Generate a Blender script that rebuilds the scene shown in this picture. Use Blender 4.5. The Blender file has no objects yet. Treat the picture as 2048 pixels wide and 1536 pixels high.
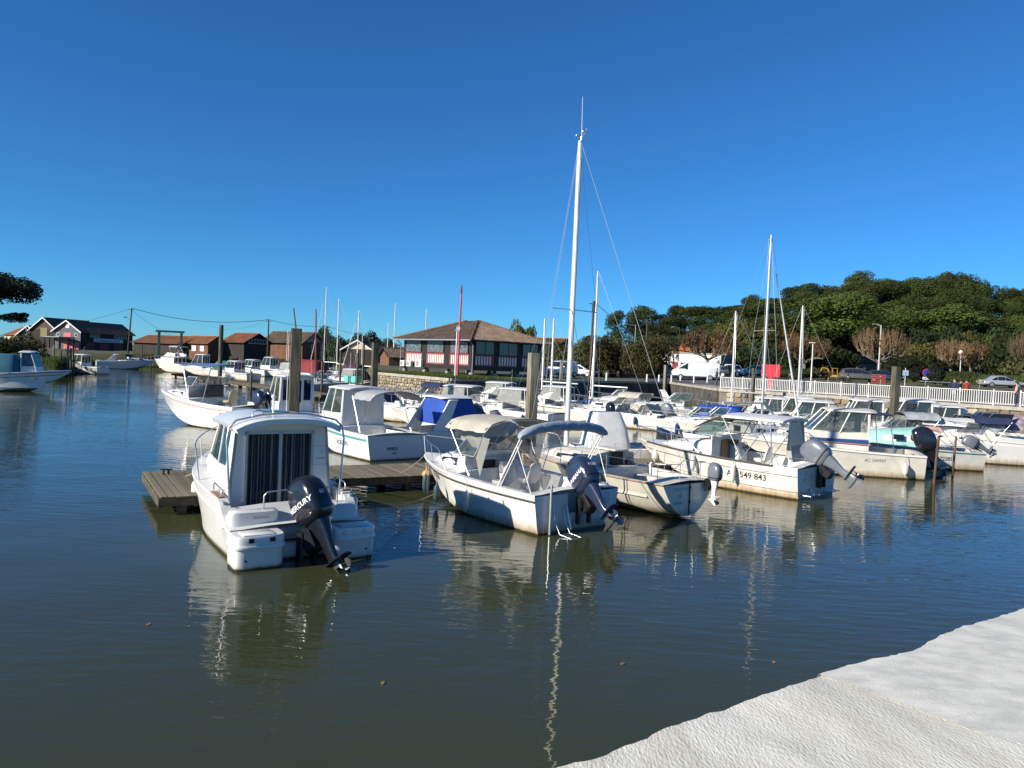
import bpy, bmesh, math, random
from mathutils import Vector, Matrix, noise
R = math.radians
PI = math.pi
rnd = random.Random(7)
sc = bpy.context.scene
col = sc.collection

# ---------------------------------------------------------------- camera
EYE = 4.0
FPX = 1540.0
pitch = math.atan(46 / FPX)
roll = R(2.5)
_f = Vector((0, math.cos(pitch), -math.sin(pitch)))
_u0 = Vector((0, math.sin(pitch), math.cos(pitch)))
_r0 = Vector((1, 0, 0))
_up = _u0 * math.cos(roll) - _r0 * math.sin(roll)
_rt = _r0 * math.cos(roll) + _u0 * math.sin(roll)
cd = bpy.data.cameras.new('camera')
cam = bpy.data.objects.new('camera', cd)
col.objects.link(cam)
cd.sensor_width = 36.0
cd.lens = 36.0 * FPX / 2048
cd.clip_start = 0.1
cd.clip_end = 20000
m = Matrix((_rt, _up, -_f)).transposed().to_4x4()
m.translation = (0, 0, EYE)
cam.matrix_world = m
sc.camera = cam


def G(px, py, z=0.0):
    """point of the photograph -> point of the ground at height z"""
    d = _f + _rt * ((px - 1024) / FPX) - _up * ((py - 768) / FPX)
    t = (z - EYE) / d.z
    return Vector((d.x * t, d.y * t, z))


def P(px, py, Y):
    """point of the photograph -> point at distance Y"""
    d = _f + _rt * ((px - 1024) / FPX) - _up * ((py - 768) / FPX)
    t = Y / d.y
    return Vector((d.x * t, Y, EYE + d.z * t))


# ---------------------------------------------------------------- world, sun
SUN_AZ = Vector((-0.86, -0.51, 0)).normalized()
SUN_EL = R(25)
w = bpy.data.worlds.new('World')
sc.world = w
w.use_nodes = True
nt = w.node_tree
nt.nodes.clear()
sky = nt.nodes.new('ShaderNodeTexSky')
sky.sky_type = 'NISHITA'
sky.sun_disc = False
sky.sun_elevation = SUN_EL
sky.sun_rotation = math.atan2(SUN_AZ.x, SUN_AZ.y)
sky.altitude = 0
sky.air_density = 0.8
sky.dust_density = 0.0
sky.ozone_density = 9.0
hs = nt.nodes.new('ShaderNodeMix')
hs.data_type = 'RGBA'
hs.blend_type = 'MULTIPLY'
hs.inputs[0].default_value = 1
hs.inputs[7].default_value = (0.50, 0.935, 1.06, 1)
bg = nt.nodes.new('ShaderNodeBackground')
bg.inputs['Strength'].default_value = 0.088
wo = nt.nodes.new('ShaderNodeOutputWorld')
nt.links.new(sky.outputs[0], hs.inputs[6])
nt.links.new(hs.outputs[2], bg.inputs[0])
nt.links.new(bg.outputs[0], wo.inputs[0])
sd = bpy.data.lights.new('sun', 'SUN')
sd.energy = 5.0
sd.angle = R(0.53)
sd.color = (1.0, 0.93, 0.80)
sun = bpy.data.objects.new('sun', sd)
col.objects.link(sun)
S = Vector((SUN_AZ.x * math.cos(SUN_EL), SUN_AZ.y * math.cos(SUN_EL), math.sin(SUN_EL)))
sun.rotation_euler = S.to_track_quat('Z', 'Y').to_euler()
sun.location = (-40, -30, 40)
sc.view_settings.view_transform = 'Standard'
sc.view_settings.look = 'None'
sc.view_settings.exposure = 0.55
sc.view_settings.gamma = 1.0
sc.view_settings.use_curve_mapping = False
sc.render.engine = 'CYCLES'
sc.cycles.max_bounces = 6
sc.cycles.transparent_max_bounces = 12


# ---------------------------------------------------------------- materials
def _node(nt, t, **kw):
    n = nt.nodes.new(t)
    for k, v in kw.items():
        setattr(n, k, v)
    return n


_mats = {}


def mat(name, c=(.5,.5,.5), rough=0.5, metal=0.0, var=0.0, vscale=2.0, c2=None, bump=0.0, bscale=20.0, coat=0.0,
        alpha=1.0, trans=0.0, stain=None, stretch=None, spec=0.5, objrand=0.0, detail=4):
    """principled material with noise colour variation, fine relief and an optional waterline stain"""
    if name in _mats:
        return _mats[name]
    m = bpy.data.materials.new(name)
    _mats[name] = m
    m.use_nodes = True
    nt = m.node_tree
    b = nt.nodes['Principled BSDF']
    L = nt.links.new
    b.inputs['Roughness'].default_value = rough
    b.inputs['Metallic'].default_value = metal
    b.inputs['Coat Weight'].default_value = coat
    b.inputs['Specular IOR Level'].default_value = spec
    if coat:
        b.inputs['Coat Roughness'].default_value = 0.06
    c = tuple(c) + (1,)
    b.inputs['Base Color'].default_value = c
    tc = _node(nt, 'ShaderNodeTexCoord')
    src = tc.outputs['Object']
    mp = _node(nt, 'ShaderNodeMapping')
    L(src, mp.inputs[0])
    if stretch:
        mp.inputs['Scale'].default_value = stretch
    cur = None
    if var > 0 or c2:
        n = _node(nt, 'ShaderNodeTexNoise')
        n.inputs['Scale'].default_value = vscale
        n.inputs['Detail'].default_value = detail
        n.inputs['Roughness'].default_value = 0.62
        L(mp.outputs[0], n.inputs['Vector'])
        cr = _node(nt, 'ShaderNodeValToRGB')
        a = c2 if c2 else tuple(x * (1 - var) for x in c[:3])
        cr.color_ramp.elements[0].position = 0.36
        cr.color_ramp.elements[1].position = 0.64
        cr.color_ramp.elements[0].color = tuple(a) + (1,)
        cr.color_ramp.elements[1].color = c
        L(n.outputs['Fac'], cr.inputs[0])
        cur = cr.outputs[0]
    if stain:
        sx = _node(nt, 'ShaderNodeSeparateXYZ')
        L(src, sx.inputs[0])
        n2 = _node(nt, 'ShaderNodeTexNoise')
        n2.inputs['Scale'].default_value = 1.0
        n2.inputs['Detail'].default_value = 5
        mp2 = _node(nt, 'ShaderNodeMapping')
        mp2.inputs['Scale'].default_value = (9, 9, 1.2)
        L(src, mp2.inputs[0])
        L(mp2.outputs[0], n2.inputs['Vector'])
        ma = _node(nt, 'ShaderNodeMath', operation='MULTIPLY_ADD')
        ma.inputs[1].default_value = -0.75 * stain[1]
        L(n2.outputs['Fac'], ma.inputs[0])
        L(sx.outputs['Z'], ma.inputs[2])
        mr = _node(nt, 'ShaderNodeMapRange')
        mr.inputs['From Min'].default_value = stain[1] * 0.55
        mr.inputs['From Max'].default_value = -0.3 * stain[1]
        L(ma.outputs[0], mr.inputs['Value'])
        mx = _node(nt, 'ShaderNodeMix', data_type='RGBA')
        mx.inputs[7].default_value = tuple(stain[0]) + (1,)
        if cur:
            L(cur, mx.inputs[6])
        else:
            mx.inputs[6].default_value = c
        L(mr.outputs[0], mx.inputs[0])
        cur = mx.outputs[2]
        # green-black weed right at the waterline
        mr2 = _node(nt, 'ShaderNodeMapRange')
        mr2.inputs['From Min'].default_value = 0.045
        mr2.inputs['From Max'].default_value = 0.005
        ma2 = _node(nt, 'ShaderNodeMath', operation='MULTIPLY_ADD')
        ma2.inputs[1].default_value = -0.05
        L(n2.outputs['Fac'], ma2.inputs[0])
        L(sx.outputs['Z'], ma2.inputs[2])
        L(ma2.outputs[0], mr2.inputs['Value'])
        mx2 = _node(nt, 'ShaderNodeMix', data_type='RGBA')
        mx2.inputs[7].default_value = (0.035, 0.032, 0.015, 1)
        L(cur, mx2.inputs[6])
        L(mr2.outputs[0], mx2.inputs[0])
        cur = mx2.outputs[2]
    if objrand:
        oi = _node(nt, 'ShaderNodeObjectInfo')
        h = _node(nt, 'ShaderNodeHueSaturation')
        mr3 = _node(nt, 'ShaderNodeMapRange')
        mr3.inputs['To Min'].default_value = 1 - objrand
        mr3.inputs['To Max'].default_value = 1 + objrand
        L(oi.outputs['Random'], mr3.inputs['Value'])
        L(mr3.outputs[0], h.inputs['Value'])
        if cur:
            L(cur, h.inputs['Color'])
        else:
            h.inputs['Color'].default_value = c
        cur = h.outputs[0]
    if cur:
        L(cur, b.inputs['Base Color'])
    if bump:
        n3 = _node(nt, 'ShaderNodeTexNoise')
        n3.inputs['Scale'].default_value = bscale
        n3.inputs['Detail'].default_value = 6
        L(mp.outputs[0], n3.inputs['Vector'])
        bp = _node(nt, 'ShaderNodeBump')
        bp.inputs['Strength'].default_value = min(1, bump)
        bp.inputs['Distance'].default_value = 0.02
        L(n3.outputs['Fac'], bp.inputs['Height'])
        L(bp.outputs[0], b.inputs['Normal'])
    if trans:
        b.inputs['Transmission Weight'].default_value = trans
    if alpha < 1:
        b.inputs['Alpha'].default_value = alpha
    return m


def glass(name, tint=(0.05, 0.07, 0.07), alpha=0.55, rough=0.04):
    """thin pane: partly see-through, reflecting like glass"""
    return mat(name, tint, rough=rough, alpha=alpha, spec=0.8)


# ---------------------------------------------------------------- mesh helpers
class MB:
    """collects shapes, builds ONE mesh object"""

    def __init__(s):
        s.v = []
        s.f = []
        s.mi = []
        s.cur = 0

    def add(s, vs, fs):
        o = len(s.v)
        s.v += [tuple(v) for v in vs]
        s.f += [tuple(i + o for i in f) for f in fs]
        s.mi += [s.cur] * len(fs)
        return s

    def box(s, x0, x1, y0, y1, z0, z1, M=None):
        vs = [Vector((x, y, z)) for z in (z0, z1) for y in (y0, y1) for x in (x0, x1)]
        if M:
            vs = [M @ v for v in vs]
        return s.add(vs, [(0, 2, 3, 1), (4, 5, 7, 6), (0, 1, 5, 4), (2, 6, 7, 3), (0, 4, 6, 2), (1, 3, 7, 5)])

    def bbox(s, x0, x1, y0, y1, z0, z1, b=0.02, M=None):
        """box with bevelled edges"""
        x0, x1 = min(x0, x1), max(x0, x1)
        y0, y1 = min(y0, y1), max(y0, y1)
        z0, z1 = min(z0, z1), max(z0, z1)
        b = min(b, (x1 - x0) * .45, (y1 - y0) * .45, (z1 - z0) * .45)
        rings = []
        for z, i in ((z0, b), (z0 + b, 0), (z1 - b, 0), (z1, b)):
            a0, a1, c0, c1 = x0 + i, x1 - i, y0 + i, y1 - i
            r = [(a0 + b, c0, z), (a1 - b, c0, z), (a1, c0 + b, z), (a1, c1 - b, z), (a1 - b, c1, z), (a0 + b, c1, z), (a0, c1 - b, z), (a0, c0 + b, z)]
            rings.append([Vector(p) for p in r])
        if M:
            rings = [[M @ p for p in r] for r in rings]
        return s.loft(rings)

    def loft(s, rings, cap=True, closed=True):
        n = len(rings[0])
        vs = [p for r in rings for p in r]
        fs = []
        for i in range(len(rings) - 1):
            for j in range(n if closed else n - 1):
                k = (j + 1) % n
                fs.append((i * n + j, i * n + k, (i + 1) * n + k, (i + 1) * n + j))
        if cap and closed:
            fs.append(tuple(range(n - 1, -1, -1)))
            fs.append(tuple((len(rings) - 1) * n + j for j in range(n)))
        return s.add(vs, fs)

    def tube(s, pts, r, n=8, r2=None, cap=True):
        pts = [Vector(p) for p in pts]
        rings = []
        prev = None
        for i, p in enumerate(pts):
            if i == 0:
                d = pts[1] - p
            elif i == len(pts) - 1:
                d = p - pts[i - 1]
            else:
                d = (pts[i + 1] - p).normalized() + (p - pts[i - 1]).normalized()
            if d.length < 1e-9:
                d = Vector((0, 0, 1))
            d.normalize()
            if prev is None:
                a = d.cross(Vector((0, 0, 1)))
                if a.length < 0.1:
                    a = d.cross(Vector((0, 1, 0)))
            else:
                a = prev - d * prev.dot(d)
            a.normalize()
            prev = a
            b = d.cross(a)
            t = i / (len(pts) - 1)
            rr = r if r2 is None else r + (r2 - r) * t
            rings.append([p + (a * math.cos(q) + b * math.sin(q)) * rr for q in (2 * PI * k / n for k in range(n))])
        return s.loft(rings, cap)

    def se(s, secs, n=20, e=2.5, cap=True):
        """loft of super-ellipse sections: (centre, halfA vector, halfB vector[, exponent])"""
        rings = []
        for q in secs:
            c, a, b = Vector(q[0]), Vector(q[1]), Vector(q[2])
            ee = q[3] if len(q) > 3 else e
            r = []
            for k in range(n):
                t = 2 * PI * (k + .5) / n
                ct, st = math.cos(t), math.sin(t)
                r.append(c + a * math.copysign(abs(ct) ** (2 / ee), ct) + b * math.copysign(abs(st) ** (2 / ee), st))
            rings.append(r)
        return s.loft(rings, cap)

    def lathe(s, prof, n=12, M=None):
        rings = []
        for r, z in prof:
            rings.append([Vector((r * math.cos(2 * PI * k / n), r * math.sin(2 * PI * k / n), z)) for k in range(n)])
        if M:
            rings = [[M @ p for p in r] for r in rings]
        return s.loft(rings)

    def sphere(s, c, r, n=10, m=6, sz=1.0):
        c = Vector(c)
        M = Matrix.Translation(c)
        return s.lathe([(max(1e-4, r * math.sin(PI * k / m)), -r * sz * math.cos(PI * k / m)) for k in range(m + 1)], n, M)

    def poly(s, pts, t=None):
        """flat polygon, extruded by vector t if given"""
        pts = [Vector(p) for p in pts]
        n = len(pts)
        if t is None:
            return s.add(pts, [tuple(range(n))])
        t = Vector(t)
        vs = pts + [p + t for p in pts]
        fs = [tuple(range(n - 1, -1, -1)), tuple(range(n, 2 * n))]
        fs += [(i, (i + 1) % n, n + (i + 1) % n, n + i) for i in range(n)]
        return s.add(vs, fs)

    def pane(s, q, t=0.012):
        """thin plate on quad/polygon q, thickness t along its normal"""
        q = [Vector(p) for p in q]
        nn = (q[1] - q[0]).cross(q[-1] - q[0])
        if nn.length < 1e-9:
            nn = Vector((0, 0, 1))
        return s.poly(q, nn.normalized() * t)

    def grid(s, fn, nu, nv, thick=0):
        vs = [fn(i / nu, j / nv) for i in range(nu + 1) for j in range(nv + 1)]
        fs = [(i * (nv + 1) + j, i * (nv + 1) + j + 1, (i + 1) * (nv + 1) + j + 1, (i + 1) * (nv + 1) + j) for i in range(nu) for j in range(nv)]
        if not thick:
            return s.add(vs, fs)
        o = len(vs)
        vs = [Vector(v) for v in vs]
        nor = [Vector((0, 0, 0)) for _ in vs]
        for f in fs:
            nn = (vs[f[1]] - vs[f[0]]).cross(vs[f[3]] - vs[f[0]])
            for i in f:
                nor[i] += nn
        back = [v - (nn.normalized() if nn.length > 0 else Vector((0, 0, 1))) * thick for v, nn in zip(vs, nor)]
        fs2 = [tuple(o + i for i in reversed(f)) for f in fs]
        bd = [i * (nv + 1) for i in range(nu + 1)] + [nu * (nv + 1) + j for j in range(1, nv + 1)] + [i * (nv + 1) + nv for i in range(nu - 1, -1, -1)] + [j for j in range(nv - 1, 0, -1)]
        side = [(bd[k], bd[(k + 1) % len(bd)], o + bd[(k + 1) % len(bd)], o + bd[k]) for k in range(len(bd))]
        return s.add(vs + back, fs + fs2 + side)

    def mesh(s, name, mats, smooth=35):
        me = bpy.data.meshes.new(name)
        me.from_pydata(s.v, [], s.f)
        for m in (mats if isinstance(mats, (list, tuple)) else [mats]):
            me.materials.append(m)
        if any(s.mi):
            me.polygons.foreach_set('material_index', s.mi)
        if smooth:
            me.polygons.foreach_set('use_smooth', [True] * len(me.polygons))
            me.set_sharp_from_angle(angle=R(smooth))
        me.validate()
        me.update()
        return me

    def build(s, name, mats, parent=None, smooth=35, loc=None, fix=True):
        me = s.mesh(name, mats, smooth)
        if fix:
            bm = bmesh.new()
            bm.from_mesh(me)
            bmesh.ops.recalc_face_normals(bm, faces=bm.faces)
            bm.to_mesh(me)
            bm.free()
        o = bpy.data.objects.new(name, me)
        col.objects.link(o)
        if parent:
            o.parent = parent
        if loc is not None:
            o.location = loc
        return o


def tag(o, label=None, cat=None, group=None, kind=None):
    if label:
        o['label'] = label
    if cat:
        o['category'] = cat
    if group:
        o['group'] = group
    if kind:
        o['kind'] = kind
    return o


def thing(name, label, cat, loc=(0, 0, 0), rz=0, group=None):
    o = bpy.data.objects.new(name, None)
    o.empty_display_size = 0.3
    col.objects.link(o)
    o.location = loc
    o.rotation_euler = (0, 0, rz)
    return tag(o, label, cat, group)


def link_copy(name, me, parent=None, loc=(0, 0, 0), rz=0, scale=None, rot=None):
    o = bpy.data.objects.new(name, me)
    col.objects.link(o)
    if parent:
        o.parent = parent
    o.location = loc
    o.rotation_euler = rot if rot else (0, 0, rz)
    if scale:
        o.scale = scale
    return o


def copy_tree(o, parent=None):
    c = o.copy()
    col.objects.link(c)
    if parent:
        c.parent = parent
    for ch in list(kids.get(o.name, [])):
        copy_tree(ch, c)
    return c


kids = {}


def index_kids():
    kids.clear()
    for o in bpy.data.objects:
        if o.parent:
            kids.setdefault(o.parent.name, []).append(o)


_tc = {}


def text_geo(s, size=1.0, bold=0.0):
    """outline text as (verts, faces) in its own plane, left-bottom origin"""
    k = (s, size, bold)
    if k in _tc:
        return _tc[k]
    c = bpy.data.curves.new('lettering', 'FONT')
    c.body = s
    c.size = size
    c.offset = bold * size
    c.resolution_u = 2
    o = bpy.data.objects.new('lettering', c)
    col.objects.link(o)
    dg = bpy.context.evaluated_depsgraph_get()
    me = bpy.data.meshes.new_from_object(o.evaluated_get(dg))
    vs = [v.co.copy() for v in me.vertices]
    fs = [tuple(p.vertices) for p in me.polygons]
    bpy.data.objects.remove(o)
    bpy.data.curves.remove(c)
    bpy.data.meshes.remove(me)
    _tc[k] = (vs, fs)
    return _tc[k]


def text_plane(mb, s, size, org, du, dv, bold=0.01, squash=1.0, off=0.004, center=False):
    vs, fs = text_geo(s, size, bold)
    org, du, dv = Vector(org), Vector(du).normalized(), Vector(dv).normalized()
    n = du.cross(dv)
    cx = (max(v.x for v in vs) / 2 if center else 0)
    mb.add([org + du * ((v.x - cx) * squash) + dv * v.y + n * off for v in vs], fs)
    return mb
# ================================================================ shared materials
STAIN = (0.30, 0.20, 0.09)
M_gel = mat('white_gelcoat', (0.74, 0.73, 0.69), rough=0.28, var=0.10, vscale=1.3, coat=0.25, stain=(STAIN, 0.34), bump=0.04, bscale=6)
M_gelclean = mat('clean_gelcoat', (0.76, 0.75, 0.71), rough=0.24, var=0.06, vscale=1.1, coat=0.35, stain=((0.45, 0.36, 0.2), 0.14), bump=0.03, bscale=5)
M_gelold = mat('aged_gelcoat', (0.72, 0.69, 0.62), rough=0.36, var=0.16, vscale=2.2, coat=.15, stain=((0.34, 0.21, 0.08), 0.36), bump=0.08, bscale=9)
M_gelcream = mat('cream_gelcoat', (0.73, 0.69, 0.59), rough=0.36, var=0.14, vscale=2.0, coat=.15, stain=((0.30, 0.20, 0.09), 0.3), bump=0.06)
M_deck = mat('white_deck', (0.72, 0.71, 0.67), rough=0.4, var=0.14, vscale=3, bump=0.06, bscale=30)
M_deckold = mat('weathered_deck', (0.66, 0.62, 0.54), rough=0.55, var=0.24, vscale=3.2, bump=0.12, bscale=25)
M_nonskid = mat('grey_nonskid', (0.46, 0.46, 0.44), rough=0.75, var=0.2, vscale=4, bump=0.25, bscale=90)
M_steel = mat('stainless_tube', (0.55, 0.56, 0.57), rough=0.38, metal=1.0)
M_alu = mat('dull_aluminium', (0.58, 0.58, 0.57), rough=0.42, metal=0.75, var=0.15)
M_mast = mat('mast_aluminium', (0.66, 0.64, 0.60), rough=0.45, metal=0.3, var=0.2, vscale=1.5, stretch=(3, 3, .6))
M_whitepaint = mat('white_paint', (0.76, 0.75, 0.72), rough=0.4, var=0.12)
M_black = mat('black_plastic', (0.015, 0.015, 0.017), rough=0.3, spec=0.5)
M_rubber = mat('black_rubber', (0.02, 0.02, 0.02), rough=0.7)
M_navy = mat('navy_engine_paint', (0.025, 0.038, 0.075), rough=0.22, coat=0.5, var=0.15)
M_blackcowl = mat('black_engine_paint', (0.012, 0.013, 0.018), rough=0.18, coat=0.5)
M_greyeng = mat('grey_engine_paint', (0.16, 0.175, 0.20), rough=0.3, coat=0.3, var=0.2)
M_engmetal = mat('engine_leg_paint', (0.10, 0.105, 0.11), rough=0.3, metal=0.4, var=0.25, vscale=6)
M_prop = mat('propeller_steel', (0.30, 0.30, 0.30), rough=0.3, metal=1.0, var=.3, vscale=8)
M_glass = glass('clear_pane', (0.05, 0.075, 0.07), 0.42)
M_glassd = glass('dark_pane', (0.012, 0.016, 0.022), 0.9)
M_glassg = glass('green_pane', (0.07, 0.13, 0.10), 0.38)
M_vinyl = glass('clouded_vinyl', (0.42, 0.42, 0.38), 0.45, 0.25)
M_canvasbeige = mat('beige_canvas', (0.50, 0.46, 0.38), rough=0.9, var=0.22, vscale=3, bump=0.25, bscale=7)
M_canvasgrey = mat('grey_canvas', (0.36, 0.37, 0.38), rough=0.9, var=0.2, vscale=3, bump=0.25, bscale=7)
M_canvasblue = mat('blue_canvas', (0.012, 0.065, 0.36), rough=0.75, var=0.2, vscale=2, bump=0.3, bscale=5)
M_canvasnavy = mat('navy_canvas', (0.02, 0.03, 0.09), rough=0.85, var=0.2, bump=0.25, bscale=6)
M_canvaswhite = mat('white_tarp', (0.66, 0.66, 0.65), rough=0.8, var=0.15, bump=0.35, bscale=5)
M_canvasteal = mat('teal_canvas', (0.02, 0.13, 0.19), rough=0.85, var=0.2, bump=0.25, bscale=6)
M_canvasgreen = mat('green_canvas', (0.01, 0.12, 0.08), rough=0.85, var=0.2, bump=0.25, bscale=6)
M_canvasmaroon = mat('maroon_canvas', (0.20, 0.025, 0.03), rough=0.85, var=0.2, bump=0.25, bscale=6)
M_canvasbg = mat('bluegrey_canvas', (0.30, 0.35, 0.42), rough=0.85, var=0.25, vscale=6, bump=0.6, bscale=9)
M_letter = mat('black_lettering', (0.015, 0.015, 0.018), rough=0.5)
M_letterw = mat('white_lettering', (0.75, 0.75, 0.75), rough=0.5)
M_lettergrey = mat('grey_lettering', (0.22, 0.22, 0.24), rough=0.5)
M_letterblue = mat('blue_lettering', (0.02, 0.05, 0.2), rough=0.5)
M_letterred = mat('red_lettering', (0.45, 0.03, 0.03), rough=0.5)
M_bluestripe = mat('blue_stripe', (0.03, 0.07, 0.22), rough=0.35, var=0.1)
M_redstripe = mat('red_stripe', (0.45, 0.04, 0.04), rough=0.35)
M_tealstripe = mat('teal_stripe', (0.10, 0.30, 0.32), rough=0.4)
M_darkstripe = mat('dark_rub_rail', (0.05, 0.048, 0.045), rough=0.6, var=0.3)
M_mint = mat('mint_paint', (0.36, 0.64, 0.57), rough=0.5, var=0.2, vscale=4)
M_rope = mat('pale_rope', (0.42, 0.37, 0.27), rough=0.95, var=0.3, vscale=30)
M_ropedark = mat('dark_rope', (0.10, 0.085, 0.06), rough=0.95)
M_fenderw = mat('white_fender_rubber', (0.66, 0.65, 0.60), rough=0.35, var=0.15, vscale=5)
M_fenderteal = mat('dark_blue_green_fender_rubber', (0.025, 0.06, 0.08), rough=0.6, var=0.2)
M_fenderblue = mat('blue_fender_cloth', (0.012, 0.03, 0.14), rough=0.8)
M_fendero = mat('orange_buoy_rubber', (0.62, 0.33, 0.16), rough=0.5, var=0.3)
M_teak = mat('teak_wood', (0.33, 0.19, 0.10), rough=0.6, var=0.35, vscale=3, stretch=(2, 14, 14))
M_seat = mat('grey_seat_shell', (0.42, 0.42, 0.41), rough=0.4)
M_seatbeige = mat('beige_cushion', (0.50, 0.40, 0.26), rough=0.8, var=0.1)
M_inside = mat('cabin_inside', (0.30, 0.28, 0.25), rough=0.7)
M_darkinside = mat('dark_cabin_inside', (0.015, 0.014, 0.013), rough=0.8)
M_curtaind = mat('dark_curtain_cloth', (0.035, 0.04, 0.055), rough=0.95)
M_curtainl = mat('grey_green_curtain_cloth', (0.34, 0.42, 0.40), rough=0.95, var=0.2)
M_woodpile = mat('weathered_pile_wood', (0.13, 0.115, 0.075), rough=0.85, var=0.4, c2=(0.045, 0.04, 0.03), vscale=2, stretch=(7, 7, .6), bump=0.5, bscale=7, stain=((0.03, 0.03, 0.02), 0.7))
M_woodpale = mat('pale_pile_wood', (0.30, 0.275, 0.20), rough=0.85, c2=(0.13, 0.115, 0.08), vscale=2, stretch=(7, 7, .5), bump=0.5, bscale=7, stain=((0.07, 0.03, 0.018), 3.4))
M_plank = mat('jetty_plank_wood', (0.20, 0.165, 0.11), rough=0.85, c2=(0.10, 0.085, 0.055), vscale=2.0, stretch=(.9, 9, 9), bump=0.45, bscale=9, objrand=0.22)
M_beam = mat('jetty_beam_wood', (0.15, 0.12, 0.08), rough=0.9, c2=(0.05, 0.042, 0.03), vscale=3, bump=0.4, bscale=7, stain=((0.03, 0.028, 0.018), 0.5))
# ================================================================ boat library
class Hull:
    """planing or round hull: local x forward from the transom, y to port, z up from the waterline"""

    def __init__(s, L=6.2, B=2.4, fs=0.75, fb=1.2, draft=0.3, rake=0.9, rnd_=False, kst=None, stern=0.92, full=2.3):
        s.L, s.B, s.fs, s.fb, s.draft, s.rake, s.round, s.kst, s.st, s.full = L, B, fs, fb, draft, rake, rnd_, kst, stern, full
        s.Lw = L - rake

    def ys(s, t):
        t = min(max(t, 0), 1)
        if t < .42:
            g = s.st + (1 - s.st) * math.sin(PI / 2 * t / .42)
        else:
            u = (t - .42) / .58
            g = max(0, 1 - u ** s.full) ** 0.78
        return s.B / 2 * g

    def zs(s, t):
        return s.fs + (s.fb - s.fs) * max(0, t) ** 1.8

    def zk(s, t):
        z = -s.draft
        if s.kst is not None and t < .35:
            z = s.kst + (-s.draft - s.kst) * math.sin(PI / 2 * t / .35)
        if t > .55:
            u = (t - .55) / .45
            z += u ** 2.6 * (s.draft + s.fb * .9)
        return z

    def sec(s, t, z):
        """half breadth at station t, height z"""
        zk, zs, ys = s.zk(t), s.zs(t), s.ys(t)
        if z <= zk:
            return 0.0
        if s.round:
            q = min(1, max(0, (z - zk) / max(1e-6, zs - zk)))
            return ys * q ** (.44 + .3 * t * t)
        zc = max(zk + .01, -.04 + .72 * s.fb * t ** 3.4)
        yc = ys * .87 * (1 - .25 * t ** 3)
        if z < zc:
            return yc * (z - zk) / max(1e-6, zc - zk)
        q = min(1.0, (z - zc) / max(1e-6, zs - zc))
        return yc + (ys - yc) * q ** (.75 + .9 * t)

    def X(s, t, z):
        return t * s.Lw + s.rake * t ** 5 * (z + s.draft) / (s.fb + s.draft)

    def T(s, x, z):
        t = min(1, x / s.L)
        for _ in range(12):
            e = s.X(t, z) - x
            t -= e / s.L * .9
            t = min(1, max(0, t))
        return t

    def y(s, x, z):
        return s.sec(s.T(x, z), z)

    def shell(s, mb, n=30, notch=None):
        st = [(i / n) for i in range(n + 1)]
        st = [1 - (1 - q) ** 1.25 for q in st]
        m = 12
        rows = []
        for t in st:
            zk, zs = s.zk(t), s.zs(t)
            row = []
            for j in range(m + 1):
                if s.round:
                    q = (j / m) ** 2
                    z = zk + (zs - zk) * q
                else:
                    zc = min(zs - .01, max(zk + .01, -.04 + .72 * s.fb * t ** 3.4))
                    z = zk + (zc - zk) * j / 3 if j <= 3 else zc + (zs - zc) * (j - 3) / (m - 3)
                row.append((s.X(t, z), s.sec(t, z) if j else 0.0, z))
            rows.append(row)
        for sg in (1, -1):
            vs = [Vector((x, y * sg, z)) for row in rows for (x, y, z) in row]
            fs = [(i * (m + 1) + j, i * (m + 1) + j + 1, (i + 1) * (m + 1) + j + 1, (i + 1) * (m + 1) + j) for i in range(n) for j in range(m)]
            mb.add(vs, fs)
        # transom
        r = rows[0]
        prof = [Vector((x, y, z)) for x, y, z in r] + [Vector((x, -y, z)) for x, y, z in reversed(r)]
        if notch:
            nw, nz = notch
            zt = s.zs(0)
            prof = [Vector((x, y, z)) for x, y, z in r] + [Vector((0, nw, zt)), Vector((0, nw * .85, nz)), Vector((0, -nw * .85, nz)), Vector((0, -nw, zt))] + [Vector((x, -y, z)) for x, y, z in reversed(r)]
        k = len(prof)
        mb.add(prof, [tuple(range(k))])
        return mb

    def decking(s, mb, c0=.0, c1=.5, gw=.13, sole=.25, camber=.06, notch=None, n=26):
        st = sorted(set([i / n for i in range(n + 1)] + [c0, c1]))
        rows = []
        for t in st:
            modes = ['d', 'c'] if abs(t - c0) < 1e-9 else (['c', 'd'] if abs(t - c1) < 1e-9 else (['c'] if c0 < t < c1 else ['d']))
            if c0 <= 0 and abs(t) < 1e-9:
                modes = ['d', 'c']
            for md in modes:
                ys, zs = s.ys(t), s.zs(t)
                x = s.X(t, zs)
                g = max(0, ys - gw)
                if md == 'c':
                    rows.append([(x, ys, zs), (x, ys - .01, zs + .03), (x, g, zs + .03), (x, max(0, g - .04), sole), (x, 0, sole)])
                else:
                    rows.append([(x, ys, zs), (x, max(0, ys - .01), zs + .03), (x, g, zs + .032), (x, g * .5, zs + .035 + camber * .75 * g), (x, 0, zs + .035 + camber * g)])
        for sg in (1, -1):
            vs = [Vector((a, b * sg, c)) for row in rows for (a, b, c) in row]
            fs = [(i * 5 + j, i * 5 + j + 1, (i + 1) * 5 + j + 1, (i + 1) * 5 + j) for i in range(len(rows) - 1) for j in range(4)]
            mb.add(vs, fs)
        return mb

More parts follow.
